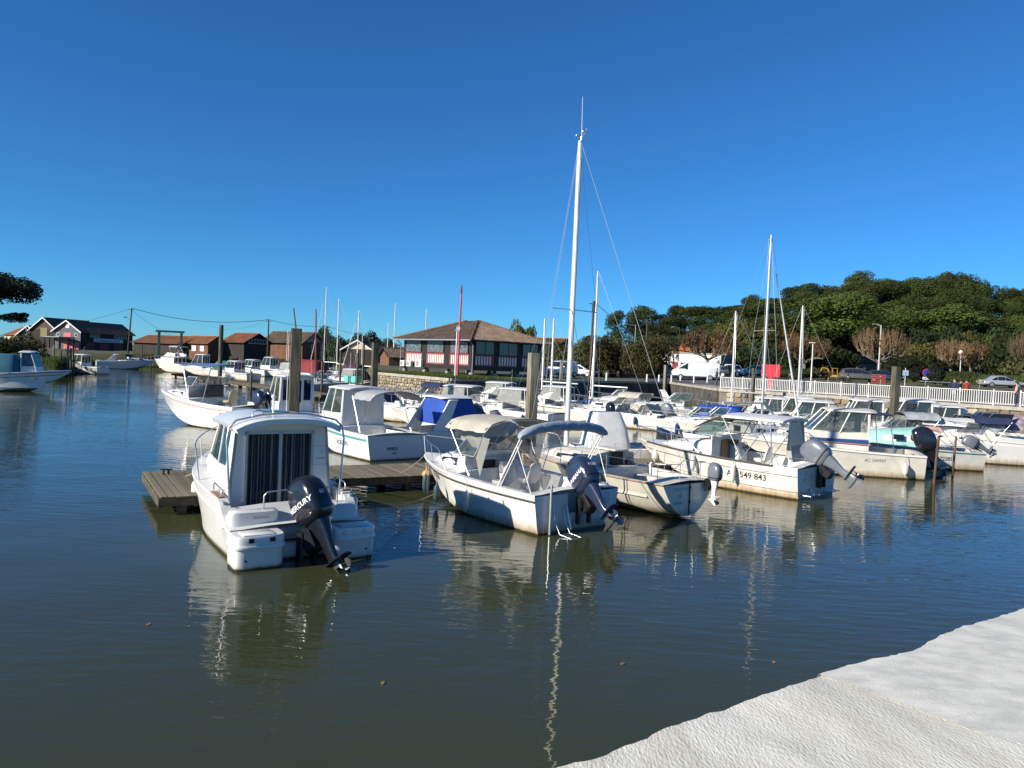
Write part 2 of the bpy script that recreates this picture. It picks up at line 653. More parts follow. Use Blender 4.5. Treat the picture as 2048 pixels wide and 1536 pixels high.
    def band(s, mb, z0f, z1f, t0=0.0, t1=1.0, off=.006, n=26, sides=(1, -1)):
        """strip laid on the hull between two height functions of t"""
        for sg in sides:
            vs = []
            for i in range(n + 1):
                t = t0 + (t1 - t0) * i / n
                for zf in (z0f, z1f):
                    z = zf(t) if callable(zf) else zf
                    vs.append(Vector((s.X(t, z) + (off if t > .9 else 0), sg * (s.sec(t, z) + off), z)))
            fs = [(2 * i, 2 * i + 1, 2 * i + 3, 2 * i + 2) for i in range(n)]
            mb.add(vs, fs)
        return mb

    def rub(s, mb, dz=-.06, r=.028, t0=0.0, t1=1.0, n=26):
        for sg in (1, -1):
            pts = []
            for i in range(n + 1):
                t = t0 + (t1 - t0) * i / n
                z = s.zs(t) + dz
                pts.append((s.X(t, z), sg * (s.sec(t, z) + r * .3), z))
            mb.tube(pts, r, 6)
        return mb

    def text(s, txt, size, x, z, side=1, mb=None, bold=.012, squash=.8, slope=0.0):
        """letters laid on the hull side; reads left to right seen from outside; x is the left-hand end"""
        mb = mb or MB()
        vs, fs = text_geo(txt, size, bold)
        out = []
        for v in vs:
            xx = x - v.x * squash * side
            zz = z + v.y + slope * v.x
            out.append(Vector((xx, side * (s.y(xx, zz) + .006), zz)))
        mb.add(out, fs)
        return mb


def make_outboard(parent, x=-.25, y=0, z=.55, tilt=35, turn=0, sc_=1.0, cowl=None, leg=None, name='outboard_engine', txt=None, txtmat=None, num=None, legsteel=True):
    """outboard on the transom: cowl, leg with plate and skeg, bracket, propeller. Pivot at the bracket."""
    cowl = cowl or M_navy
    leg = leg or cowl
    T = Matrix.Translation((x, y, z)) @ Matrix.Rotation(R(turn), 4, 'Z') @ Matrix.Rotation(R(tilt), 4, 'Y') @ Matrix.Scale(sc_, 4)
    # engine space: x aft is negative; straight down is -z

    def sec(cx, cz, hx, hy, e=3.0):
        return (T @ Vector((cx, 0, cz)), (T.to_3x3() @ Vector((hx, 0, 0))), (T.to_3x3() @ Vector((0, hy, 0))), e)

    root = MB()
    root.se([sec(-.36, .06, .15, .12, 3.4), sec(-.36, .11, .25, .18, 3.4), sec(-.36, .2, .30, .215, 3.6), sec(-.355, .36, .325, .23, 3.8), sec(-.35, .56, .32, .225, 3.8), sec(-.335, .70, .295, .205, 3.6), sec(-.31, .80, .25, .17, 3.2), sec(-.29, .86, .18, .12, 3), sec(-.28, .885, .08, .05, 2.5)], 28)
    o = root.build(name, cowl, parent, 50)
    m2 = MB()
    m2.se([sec(-.355, .205, .31, .224, 3.6), sec(-.355, .24, .318, .229, 3.6)], 24)
    m2.build('cowl_band', M_black, o)
    m3 = MB()
    m3.se([sec(-.36, .12, .20, .155), sec(-.38, -.02, .17, .115), sec(-.38, -.2, .13, .085), sec(-.36, -.42, .10, .06), sec(-.36, -.62, .11, .045)], 18, 2.2)
    m3.se([sec(-.37, -.60, .13, .05), sec(-.37, -.66, .13, .05)], 14, 2)
    # anti-ventilation plate
    m3.poly([T @ Vector(p) for p in ((-.22, .03, -.62), (-.24, .1, -.62), (-.45, .13, -.62), (-.68, .11, -.62), (-.72, .05, -.62), (-.72, -.05, -.62), (-.68, -.11, -.62), (-.45, -.13, -.62), (-.24, -.1, -.62), (-.22, -.03, -.62))], T.to_3x3() @ Vector((0, 0, .02)))
    m3.build('engine_leg', leg, o, 45)
    m4 = MB()
    m4.se([sec(-.36, -.62, .12, .03), sec(-.36, -.72, .13, .035), sec(-.36, -.8, .15, .05)], 14, 2)
    A = T.to_3x3()
    # bullet
    m4.se([(T @ Vector((-.08, 0, -.82)), A @ Vector((0, .01, 0)), A @ Vector((0, 0, .01))), (T @ Vector((-.14, 0, -.82)), A @ Vector((0, .045, 0)), A @ Vector((0, 0, .045))), (T @ Vector((-.3, 0, -.82)), A @ Vector((0, .06, 0)), A @ Vector((0, 0, .06))), (T @ Vector((-.5, 0, -.82)), A @ Vector((0, .05, 0)), A @ Vector((0, 0, .05)))], 12, 2)
    m4.poly([T @ Vector(p) for p in ((-.2, .008, -.86), (-.46, .008, -.86), (-.5, .008, -1.02), (-.42, .008, -1.04))], A @ Vector((0, -.016, 0)))
    m4.build('gear_case', M_engmetal if legsteel else leg, o, 45)
    m5 = MB()
    m5.se([(T @ Vector((-.5, 0, -.82)), A @ Vector((0, .05, 0)), A @ Vector((0, 0, .05))), (T @ Vector((-.6, 0, -.82)), A @ Vector((0, .035, 0)), A @ Vector((0, 0, .035))), (T @ Vector((-.64, 0, -.82)), A @ Vector((0, .01, 0)), A @ Vector((0, 0, .01)))], 10, 2)
    for k in range(3):
        a = 2 * PI * k / 3 + .3
        Rx = Matrix.Rotation(a, 4, 'X')
        bl = [Vector((-.5, -.03, .04)), Vector((-.52, -.10, .10)), Vector((-.54, -.09, .17)), Vector((-.56, -.02, .19)), Vector((-.59, .06, .15)), Vector((-.6, .05, .07)), Vector((-.59, .02, .04))]
        m5.poly([T @ (Matrix.Translation((0, 0, -.82)) @ Rx @ p) for p in bl], A @ Vector((-.012, 0, 0)))
    m5.build('propeller', M_prop, o, 30)
    m6 = MB()
    m6.bbox(-.2, .06, -.13, .13, -.28, .14, .03, T)
    m6.bbox(-.06, .09, -.17, -.12, -.45, .1, .02, Matrix.Translation((x, y, z)) @ Matrix.Rotation(R(turn), 4, 'Z') @ Matrix.Scale(sc_, 4))
    m6.bbox(-.06, .09, .12, .17, -.45, .1, .02, Matrix.Translation((x, y, z)) @ Matrix.Rotation(R(turn), 4, 'Z') @ Matrix.Scale(sc_, 4))
    m6.build('engine_bracket', M_black, o)
    if txt:
        tm = MB()
        for sg in (1, -1):
            vs, fs = text_geo(txt, .135, .02)
            wmax = max(v.x for v in vs)
            out = []
            for v in vs:
                u = (v.x - wmax / 2) * .62 / wmax * .92
                px_ = -.36 - sg * u
                pz = .36 + v.y * .9 + (.1 * (u * -sg) if False else 0)
                # superellipse side
                q = min(.98, abs((px_ + .355) / .325))
                yy = .2315 * (1 - q ** 3.8) ** (1 / 3.8) + .005
                out.append(T @ Vector((px_, sg * yy, pz)))
            tm.add(out, fs)
        tm.build('cowl_lettering', txtmat or M_letterw, o, 0)
    if num:
        tm = MB()
        org = T @ Vector((-.69, .06, .42))
        text_plane(tm, num, .1 * sc_, org, A @ Vector((0, -1, 0)), A @ Vector((0, 0, 1)), off=.012)
        tm.build('cowl_number', M_letterw, o, 0)
    return o


def pulpit(parent, h, t0=.62, hgt=.55, n=12, r=.014, inset=.06, posts=5, mat_=None, low=False, name='bow_rail'):
    mb = MB()
    pts = []
    for sg in (1, -1):
        row = []
        for i in range(n + 1):
            t = t0 + (1 - t0) * i / n
            zz = h.zs(t) + .03
            y = max(0, h.ys(t) - inset)
            hh = hgt * min(1, .25 + i / 3)
            row.append(Vector((h.X(t, h.zs(t)) + .06 * i / n, sg * max(y, .05), zz + hh)))
        pts.append(row)
    full = pts[0] + list(reversed(pts[1]))
    first = Vector((full[0].x - .12, full[0].y, h.zs(t0) + .03))
    last = Vector((full[-1].x - .12, full[-1].y, h.zs(t0) + .03))
    mb.tube([first] + full + [last], r, 8)
    for sg, row in ((1, pts[0]), (-1, pts[1])):
        for k in range(1, posts + 1):
            i = int(k * n / posts)
            p = row[min(i, n)]
            t = t0 + (1 - t0) * min(i, n) / n
            mb.tube([p, Vector((p.x - .10, p.y * .97, h.zs(t) + .03))], r * .85, 6)
    if low:
        mb.tube([Vector((p.x - .04, p.y, p.z - hgt * .45)) for p in full], r * .7, 6)
    return mb.build(name, mat_ or M_steel, parent)


def trunk(parent, h, x0, x1, w0, w1, z0, h0, h1, mat_, name='cuddy_cabin', windows=1, wmat=None, crown=.06, frontrake=.5, n=9):
    """low cabin on the foredeck: loft of arched sections from aft x0 to forward x1"""
    mb = MB()
    rings = []
    for i in range(n + 1):
        u = i / n
        x = x0 + (x1 - x0) * u
        w = w0 + (w1 - w0) * u ** 1.6
        hh = h0 + (h1 - h0) * u
        if u > .75:
            hh *= 1 - ((u - .75) / .25) ** 2 * frontrake
        zb = z0 if not callable(z0) else z0(x)
        rings.append([Vector((x, y * w, zb + z)) for y, z in ((-1, -.1), (-.97, hh * .45), (-.9, hh * .82), (-.78, hh * .97), (-.4, hh * 1.0 + crown * .75), (0, hh + crown), (.4, hh + crown * .75), (.78, hh * .97), (.9, hh * .82), (.97, hh * .45), (1, -.1))])
    mb.loft(rings)
    o = mb.build(name, mat_, parent, 40)
    if windows:
        for sg in (1, -1):
            for k in range(windows):
                a0 = (k + .18) / windows * .74 + .06
                a1 = (k + .86) / windows * .74 + .06
                q = []
                for u, f in ((a0, .30), (a1, .34), (a1 - .02, .74), (a0 + .02, .78)):
                    x = x0 + (x1 - x0) * u
                    w = w0 + (w1 - w0) * u ** 1.6
                    hh = h0 + (h1 - h0) * u
                    zb = z0 if not callable(z0) else z0(x)
                    q.append(Vector((x, sg * (w * (1.0 - .12 * f ** 2) + .006), zb + hh * f)))
                if sg < 0:
                    q.reverse()
                wb = MB().pane(q, .012)
                wb.build('side_window', wmat or M_glassd, o)
    return o


def windscreen(parent, x, w, z, hh, rake=.45, side=.8, gm=None, fm=None, panes=3, name='windscreen', top=None, sidez=None):
    """curved-ish windscreen: front panes plus side panes, with metal frame. x = foot of the centre"""
    gm = gm or M_glass
    fm = fm or M_alu
    top = top if top is not None else w * .82
    fr = MB()
    a = []
    bt = []
    half = panes / 2
    pts = [(-1, -.28), (-.5, -.05), (0, 0), (.5, -.05), (1, -.28)] if panes > 2 else [(-1, -.3), (0, 0), (1, -.3)]
    for yy, dx in pts:
        a.append(Vector((x + dx * w, yy * w, z)))
        bt.append(Vector((x - rake * hh + dx * w - .0, yy * top, z + hh)))
    sz = hh if sidez is None else sidez
    aL = [Vector((x - .28 * w - side, sg * (w + .02), z)) for sg in (-1, 1)]
    bL = [Vector((x - rake * hh - .28 * w - side * .75, sg * top, z + sz)) for sg in (-1, 1)]
    A = [aL[0]] + a + [aL[1]]
    B_ = [bL[0]] + bt + [bL[1]]
    root = None
    fr.tube(A, .016, 6)
    fr.tube(B_, .018, 6)
    for p, q in zip(A, B_):
        fr.tube([p, q], .014, 6)
    root = fr.build(name, fm, parent)
    for i in range(len(A) - 1):
        MB().pane([A[i], A[i + 1], B_[i + 1], B_[i]], .008).build('pane', gm, root)
    return root, B_


def roof(parent, x0, x1, w, z, th=.07, crown=.10, mat_=None, name='roof', w1=None, rise=0.0, lip=.0, n=9):
    """moulded roof: cambered slab with rounded corners, x0 aft, x1 forward"""
    w1 = w if w1 is None else w1
    mb = MB()
    rings = []
    for i in range(n + 1):
        u = i / n
        x = x0 + (x1 - x0) * u
        ww = w + (w1 - w) * u
        e = min(u, 1 - u) * n
        f = 1 if e >= 1 else .80 + .2 * math.sin(PI / 2 * e)
        ww *= f
        zz = z + rise * u - (0 if e >= 1 else .03)
        top = [(y * ww, zz + th + crown * (1 - abs(y) ** 2.2)) for y in (-.97, -.85, -.5, 0, .5, .85, .97)]
        bot = [(y * ww, zz + crown * (1 - abs(y) ** 2.2) * .9) for y in (.93, .5, 0, -.5, -.93)]
        ring = [(-ww, zz + th * .4)] + top + [(ww, zz + th * .4)] + bot
        rings.append([Vector((x, y, q)) for y, q in ring])
    mb.loft(rings)
    return mb.build(name, mat_ or M_deck, parent, 50)


def posts(parent, pairs, r=.018, mat_=None, name='frame'):
    mb = MB()
    for p in pairs:
        mb.tube(p, r, 6)
    return mb.build(name, mat_ or M_steel, parent)


def pilothouse(parent, h, x0, x1, w, z0, sill, z1, rakef=.6, mat_=None, over=(.35, .25), name='wheelhouse', door=True, gm=None, back=True, thin=.05, rearwin=True, taper=.88, roofmat=None, crown=.1, nside=2):
    """wheelhouse x0 (aft) .. x1 (foot of the front window): lower walls, pillars, panes, roof"""
    mat_ = mat_ or M_deck
    gm = gm or M_glass
    wt = w * taper

    def Wd(z):
        return w + (wt - w) * (z - z0) / (z1 - z0)

    def XF(z):
        return x1 - rakef * max(0, z - sill)

    mb = MB()
    # lower walls
    for sg in (1, -1):
        q = [Vector((x0, sg * w, z0)), Vector((x1 + .15, sg * w * .93, z0)), Vector((x1, sg * Wd(sill) * .93, sill)), Vector((x0, sg * Wd(sill), sill))]
        mb.poly(q, (0, -sg * thin, 0))
    mb.poly([Vector((x1 + .15, -w * .93, z0)), Vector((x1 + .15, w * .93, z0)), Vector((x1, Wd(sill) * .93, sill)), Vector((x1, -Wd(sill) * .93, sill))], (-thin, 0, 0))
    # pillars
    rp = .034
    xs = [x0 + (x1 - x0) * k / nside for k in range(nside + 1)]
    zt = z1 + .03
    for sg in (1, -1):
        for k, xx in enumerate(xs):
            top = x0 + (XF(z1) - x0) * k / nside
            yw = 1 if k < nside else .93
            mb.tube([(xx, sg * Wd(sill) * yw - sg * .02, sill - .03), (top, sg * wt * yw - sg * .02, zt)], rp if k else rp * 1.6, 6)
        mb.tube([(xs[0], sg * (Wd(sill) - .02), sill), (xs[-1], sg * (Wd(sill) * .93 - .02), sill)], .03, 6)
    mb.tube([(x1, 0, sill - .02), (XF(z1), 0, zt)], .022, 6)
    root = mb.build(name, mat_, parent, 30)
    for sg in (1, -1):
        for k in range(nside):
            q = [(xs[k], Wd(sill) * (1 if k < nside else .93), sill), (xs[k + 1], Wd(sill) * (1 if k + 1 < nside else .93), sill),
                 (x0 + (XF(z1) - x0) * (k + 1) / nside, wt * (1 if k + 1 < nside else .93), z1), (x0 + (XF(z1) - x0) * k / nside, wt, z1)]
            q = [Vector((a, sg * (b - .012), c)) for a, b, c in q]
            if sg < 0:
                q.reverse()
            MB().pane(q, .008).build('side_window', gm, root)
        q = [Vector((x1, 0, sill)), Vector((x1, sg * Wd(sill) * .93, sill)), Vector((XF(z1), sg * wt * .93, z1)), Vector((XF(z1), 0, z1))]
        MB().pane(q, .008).build('front_window', gm, root)
    if back:
        bm_ = MB()
        bm_.poly([Vector((x0, -w, z0)), Vector((x0, w, z0)), Vector((x0, Wd(sill), sill)), Vector((x0, wt, z1 + .05)), Vector((x0, -wt, z1 + .05)), Vector((x0, -Wd(sill), sill))], (thin, 0, 0))
        bk = bm_.build('rear_bulkhead', mat_, root)
        if door:
            dm = MB()
            dm.bbox(x0 - .025, x0 - .003, -w * .30, w * .30, z0 + .05, z1 - .06, .01)
            dr = dm.build('door', mat_, root)
            if rearwin:
                MB().bbox(x0 - .034, x0 - .026, -w * .22, w * .22, z0 + (z1 - z0) * .45, z1 - .16, .004).build('door_window', M_glassd, dr)
                for sg in (1, -1):
                    MB().bbox(x0 - .014, x0 - .003, sg * w * .38, sg * w * .76, z0 + (z1 - z0) * .5, z1 - .14, .004).build('rear_window', M_glassd, root)
    rf = roof(root, x0 - over[0], XF(z1) + over[1], w * 1.02, z1, .06, crown, roofmat or mat_, w1=wt * 1.0)
    return root


def canopy(parent, x0, x1, w, zf, zlow, mat_, name='canvas_canopy', arch=.22, fm=None, legs=None, n=10, m=12, drop=0.0, sag=.03):
    """bimini: arched cloth strip from x0 (aft) to x1 (forward) with hoops under it. zf = height of the crown"""
    mb = MB()

    def fn(u, v):
        x = x0 + (x1 - x0) * u
        a = (v - .5) * 2
        y = a * w
        z = zf - arch * abs(a) ** 2.6 - drop * (1 - u) - sag * math.sin(u * PI * 3) ** 2
        if abs(a) > .86:
            z -= (abs(a) - .86) * .9
        return Vector((x, y, z))
    mb.grid(fn, n, m, .012)
    o = mb.build(name, mat_, parent, 60)
    legs = legs or [(x0, (x0 + x1) / 2), (x1, (x0 + x1) / 2)]
    hb = MB()
    for xt, xb in legs:
        pts = []
        for i in range(9):
            a = -1 + 2 * i / 8
            z = zf - arch * abs(a) ** 2.6 - drop * (1 - (xt - x0) / (x1 - x0)) - .03
            pts.append(Vector((xt, a * w * .97, z)))
        hb.tube([Vector((xb, -w * 1.0, zlow))] + pts + [Vector((xb, w * 1.0, zlow))], .013, 6)
    hb.build('canopy_frame', fm or M_steel, o)
    return o


def seat(parent, x, y, z, mat_=None, s=1.0, name='seat'):
    mb = MB()
    mb.se([((x, y, z), (.18 * s, 0, 0), (0, .2 * s, 0)), ((x, y, z + .06), (.23 * s, 0, 0), (0, .24 * s, 0)), ((x, y, z + .12), (.22 * s, 0, 0), (0, .23 * s, 0))], 16, 3)
    mb.se([((x - .2 * s, y, z + .08), (.05, 0, 0), (0, .22 * s, 0)), ((x - .25 * s, y, z + .3 * s), (.045, 0, 0), (0, .22 * s, 0)), ((x - .3 * s, y, z + .52 * s), (.04, 0, 0), (0, .17 * s, 0)), ((x - .31 * s, y, z + .56 * s), (.02, 0, 0), (0, .12 * s, 0))], 16, 3)
    mb.tube([(x, y, z - .35), (x, y, z)], .04, 8)
    return mb.build(name, mat_ or M_seat, parent, 50)


def wheel(parent, x, y, z, r=.2, tilt=25, mat_=None, name='steering_wheel'):
    mb = MB()
    T = Matrix.Translation((x, y, z)) @ Matrix.Rotation(R(-90 + tilt), 4, 'Y')
    mb.tube([T @ Vector((r * math.cos(2 * PI * k / 20), r * math.sin(2 * PI * k / 20), 0)) for k in range(21)], .013, 6, cap=False)
    for k in range(5):
        a = 2 * PI * k / 5
        mb.tube([T @ Vector((0, 0, -.02)), T @ Vector((r * math.cos(a), r * math.sin(a), 0))], .008, 5)
    mb.tube([T @ Vector((0, 0, 0)), T @ Vector((0, 0, -.15))], .025, 8)
    return mb.build(name, mat_ or M_steel, parent)


def console(parent, x, y, z0, hh, w=.4, d=.45, mat_=None, name='helm_console'):
    mb = MB()
    mb.se([((x, y, z0), (d / 2, 0, 0), (0, w, 0), 5), ((x - .02, y, z0 + hh * .8), (d / 2, 0, 0), (0, w * .95, 0), 5), ((x + .06, y, z0 + hh), (d / 3, 0, 0), (0, w * .85, 0), 5)], 20)
    return mb.build(name, mat_ or M_deck, parent, 40)


def antenna(parent, x, y, z0, z1, r=.012, lean=0, mat_=None, name='antenna'):
    return MB().tube([(x, y, z0), (x, y, z0 + .2), (x - lean, y, z1)], r, 6, r * .5).build(name, mat_ or M_whitepaint, parent)


def cleats(parent, h, ts=(.08, .8)):
    mb = MB()
    for t in ts:
        for sg in (1, -1):
            x, y, z = h.X(t, h.zs(t)), sg * max(.05, h.ys(t) - .07), h.zs(t) + .03
            mb.box(x - .03, x + .03, y - .012, y + .012, z, z + .04)
            mb.tube([(x - .1, y, z + .045), (x + .1, y, z + .045)], .012, 6)
    return tag(mb.build('cleats', M_steel, parent), kind='stuff')


def place_boat(name, label, px, py, head, cat='boat', group='boats moored in the harbour', pt=None):
    """px,py: where the middle of the transom meets the water in the photograph"""
    p = pt if pt is not None else G(px, py, 0)
    return thing(name, label, cat, (p[0], p[1], 0), R(90 + head), group)


def hull_parts(root, h, hm, dm, c0=0, c1=.5, sole=.25, gw=.13, notch=None, rubm=None, rubdz=-.07, rubr=.028, camber=.06):
    h.shell(MB(), notch=notch)
    hb = MB()
    h.shell(hb, notch=notch)
    o = hb.build('hull', hm, root, 38, fix=True)
    db = MB()
    h.decking(db, c0, c1, gw, sole, camber)
    d = db.build('deck', dm, root, 32)
    if rubm:
        rb = MB()
        h.rub(rb, rubdz, rubr)
        rb.build('rub_rail', rubm, root)
    return o, d


def fender(loc, label, mat_=None, L=.5, r=.11, rope=.45, lean=(0, 0), group='fenders hung over the boats\' sides', name='fender'):
    """hanging fender; loc = top of the rope on the gunwale"""
    t = thing(name, label, 'fender', loc, 0, group)
    mb = MB()
    z = -rope
    prof = [(.02, z), (.03, z - .05), (r * .75, z - .1), (r, z - .17), (r, z - L + .03), (r * .75, z - L - .05), (.03, z - L - .1), (.02, z - L - .14)]
    mb.lathe(list(reversed(prof)), 14)
    mb.build('body', mat_ or M_fenderw, t, 60)
    MB().tube([(0, 0, 0.02), (0, 0, -rope)], .009, 5).build('rope', M_rope, t)
    return t
# ================================================================ the setting
def make_water_mat():
    m = bpy.data.materials.new('harbour_water')
    m.use_nodes = True
    nt = m.node_tree
    L = nt.links.new
    b = nt.nodes['Principled BSDF']
    b.inputs['Base Color'].default_value = (0.042, 0.048, 0.020, 1)
    b.inputs['Roughness'].default_value = 0.015
    b.inputs['IOR'].default_value = 1.333
    tc = _node(nt, 'ShaderNodeTexCoord')

    def nz(scale, stretch, rot, detail, dist):
        mp = _node(nt, 'ShaderNodeMapping')
        mp.inputs['Rotation'].default_value = (0, 0, R(rot))
        mp.inputs['Scale'].default_value = stretch
        L(tc.outputs['Object'], mp.inputs[0])
        n = _node(nt, 'ShaderNodeTexNoise')
        n.inputs['Scale'].default_value = scale
        n.inputs['Detail'].default_value = detail
        n.inputs['Roughness'].default_value = 0.45
        n.inputs['Distortion'].default_value = dist
        L(mp.outputs[0], n.inputs['Vector'])
        return n.outputs['Fac']
    # patches of calm and of breeze
    patch = nz(0.055, (1, 2.2, 1), 20, 2, 0)
    mrp = _node(nt, 'ShaderNodeMapRange')
    mrp.inputs['From Min'].default_value = 0.38
    mrp.inputs['From Max'].default_value = 0.62
    mrp.inputs['To Min'].default_value = 0.45
    mrp.inputs['To Max'].default_value = 1.3
    L(patch, mrp.inputs['Value'])
    a = nz(2.6, (0.55, 1.9, 1), 24, 2, .3)
    c = nz(7.5, (0.4, 1.9, 1), 32, 2, .2)
    d = nz(0.5, (0.8, 1.3, 1), -12, 1, 0)
    s1 = _node(nt, 'ShaderNodeMath', operation='MULTIPLY')
    L(c, s1.inputs[0])
    s1.inputs[1].default_value = 0.20
    s2 = _node(nt, 'ShaderNodeMath', operation='ADD')
    L(a, s2.inputs[0])
    L(s1.outputs[0], s2.inputs[1])
    s3 = _node(nt, 'ShaderNodeMath', operation='MULTIPLY')
    L(s2.outputs[0], s3.inputs[0])
    L(mrp.outputs[0], s3.inputs[1])
    s4 = _node(nt, 'ShaderNodeMath', operation='MULTIPLY_ADD')
    L(d, s4.inputs[0])
    s4.inputs[1].default_value = 1.4
    L(s3.outputs[0], s4.inputs[2])
    bp = _node(nt, 'ShaderNodeBump')
    bp.inputs['Strength'].default_value = 1.0
    bp.inputs['Distance'].default_value = 0.0125
    L(s4.outputs[0], bp.inputs['Height'])
    L(bp.outputs[0], b.inputs['Normal'])
    return m


M_water = make_water_mat()
mb = MB()
mb.add([(-5000, -60, 0), (5000, -60, 0), (5000, 9000, 0), (-5000, 9000, 0)], [(0, 1, 2, 3)])
tag(mb.build('water', M_water, None, 0), kind='structure')

SHORE = [(-110, -40), (-96, 10), (-78, 45), (-58, 72), (-50, 84), (-74, 131), (-66, 141), (-52, 147), (-36, 150), (-27.5, 147), (-22.6, 124), (-13.05, 72.5),
         (-4.9, 61), (18, 88), (17.82, 70), (17.8, 66), (33.5, 51), (50, 36), (64, 10), (75, -40)]


def smooth(t):
    t = min(1, max(0, t))
    return t * t * (3 - 2 * t)


def ground_z(x, y):
    z = 2.4
    a = math.degrees(math.atan2(x, y))
    if a < -10.3:
        z = 1.7 + .9 * smooth((math.hypot(x + 20, y - 60) - 60) / 70)
    if a > 5:
        # right-hand car park rises gently
        d = (x - 17.8) * .68 + (y - 66) * .73
        z += .85 * smooth((d - 12) / 26) * smooth((a - 6) / 8)
    z += 13 * math.exp(-(((x - 105) / 62) ** 2 + ((y - 205) / 55) ** 2))
    z += 6 * math.exp(-(((x - 45) / 40) ** 2 + ((y - 230) / 40) ** 2))
    return z


def build_land():
    pts = []
    for (a, b), (c, d) in zip(SHORE[:-1], SHORE[1:]):
        n = max(1, int(math.hypot(c - a, d - b) / 2.5))
        for k in range(n):
            pts.append((a + (c - a) * k / n, b + (d - b) * k / n))
    pts.append(SHORE[-1])
    rad = [0, .0, .5, 1.2, 2.5, 4, 6, 8, 11, 14, 18, 22, 27, 33, 40, 48, 58, 70, 85, 105, 130, 160, 200, 260, 360, 600, 1500, 5000]
    V, F = [], []
    n = len(rad)
    for (x, y) in pts:
        r = math.hypot(x, y)
        a = math.degrees(math.atan2(x, y))
        left = a < -10.3
        for k, dr in enumerate(rad):
            q = (r + dr) / r
            X, Y = x * q, y * q
            if k == 0:
                z = -1.0
            else:
                z = ground_z(X, Y)
                if left:
                    z = .1 + (z - .1) * smooth(dr / 7 + .05) + noise.noise(Vector((X * .3, Y * .3, 0))) * .25 * smooth(dr / 5)
                elif dr > 600:
                    z = 3
            V.append((X, Y, z))
    for i in range(len(pts) - 1):
        for k in range(n - 1):
            F.append((i * n + k, (i + 1) * n + k, (i + 1) * n + k + 1, i * n + k + 1))
    return V, F


M_ground = mat('earth_and_grass', (0.07, 0.085, 0.025), rough=0.95, c2=(0.085, 0.07, 0.035), vscale=.35, bump=0.6, bscale=4)
M_grass = mat('short_grass', (0.085, 0.12, 0.025), rough=0.95, c2=(0.13, 0.125, 0.05), vscale=1.2, bump=0.6, bscale=12)
M_pave = mat('pale_pinkish_paving', (0.36, 0.31, 0.26), rough=0.9, var=0.25, vscale=.5, bump=0.2, bscale=8)
M_asphalt = mat('asphalt', (0.09, 0.088, 0.085), rough=0.9, var=0.25, vscale=.4, bump=0.2, bscale=15)
LV, LF = build_land()
mb = MB()
mb.add(LV, LF)
tag(mb.build('ground', M_ground, None, 60), kind='structure')


def overlay(name, cond, m, dz):
    mb = MB()
    V = [(x, y, z + dz) for x, y, z in LV]
    used = {}
    vs, fs = [], []
    for f in LF:
        c = [V[i] for i in f]
        if min(p[2] for p in c) < .8:
            continue
        cx, cy = sum(p[0] for p in c) / 4, sum(p[1] for p in c) / 4
        if cond(cx, cy):
            g = []
            for i in f:
                if i not in used:
                    used[i] = len(vs)
                    vs.append(V[i])
                g.append(used[i])
            fs.append(tuple(g))
    mb.add(vs, fs)
    return tag(mb.build(name, m, None, 60), kind='structure')


def dfence(x, y):
    return (x - 17.8) * .69 + (y - 66) * .724


overlay('promenade', lambda x, y: math.degrees(math.atan2(x, y)) > 13 and 0 < dfence(x, y) < 11, M_pave, .012)
overlay('road', lambda x, y: math.degrees(math.atan2(x, y)) > 6 and 11 <= dfence(x, y) < 34, M_asphalt, .012)
overlay('car_park', lambda x, y: -1 < math.degrees(math.atan2(x, y)) < 6 and 84 < y < 120, M_asphalt, .012)
overlay('grass', lambda x, y: -11 < math.degrees(math.atan2(x, y)) < 13 and y < 84 + max(0, x) * .5 - abs(min(0, x)) * 0 and x < 15, M_grass, .016)

# ---------------------------------------------------------------- the near quay the photographer stands on
M_conc1 = mat('rough_brushed_concrete', (0.74, 0.71, 0.61), rough=0.95, c2=(0.60, 0.565, 0.465), vscale=3.1, bump=.36, bscale=48, stretch=(1.7, .65, 1), detail=10)
M_conc2 = mat('smooth_pale_concrete', (0.73, 0.71, 0.62), rough=0.92, c2=(0.54, 0.53, 0.47), vscale=6.5, bump=0.16, bscale=70, stretch=(.8, 1.3, 1), detail=8)
QZ = 2.4
edge_px = [(1040, 1575), (1110, 1535), (1180, 1517), (1250, 1490), (1300, 1467), (1340, 1452), (1400, 1430), (1470, 1405), (1530, 1386), (1590, 1366), (1636, 1349), (1642, 1344), (1690, 1328), (1730, 1318), (1790, 1311), (1830, 1300), (1855, 1282), (1900, 1262), (1950, 1244), (2000, 1229), (2060, 1212), (2150, 1178), (2300, 1125), (2600, 1040)]
edge = [G(x, y, QZ) for x, y in edge_px]
ji = 11
jn = G(2048, 1490, QZ) - edge[ji]
jn.normalize()


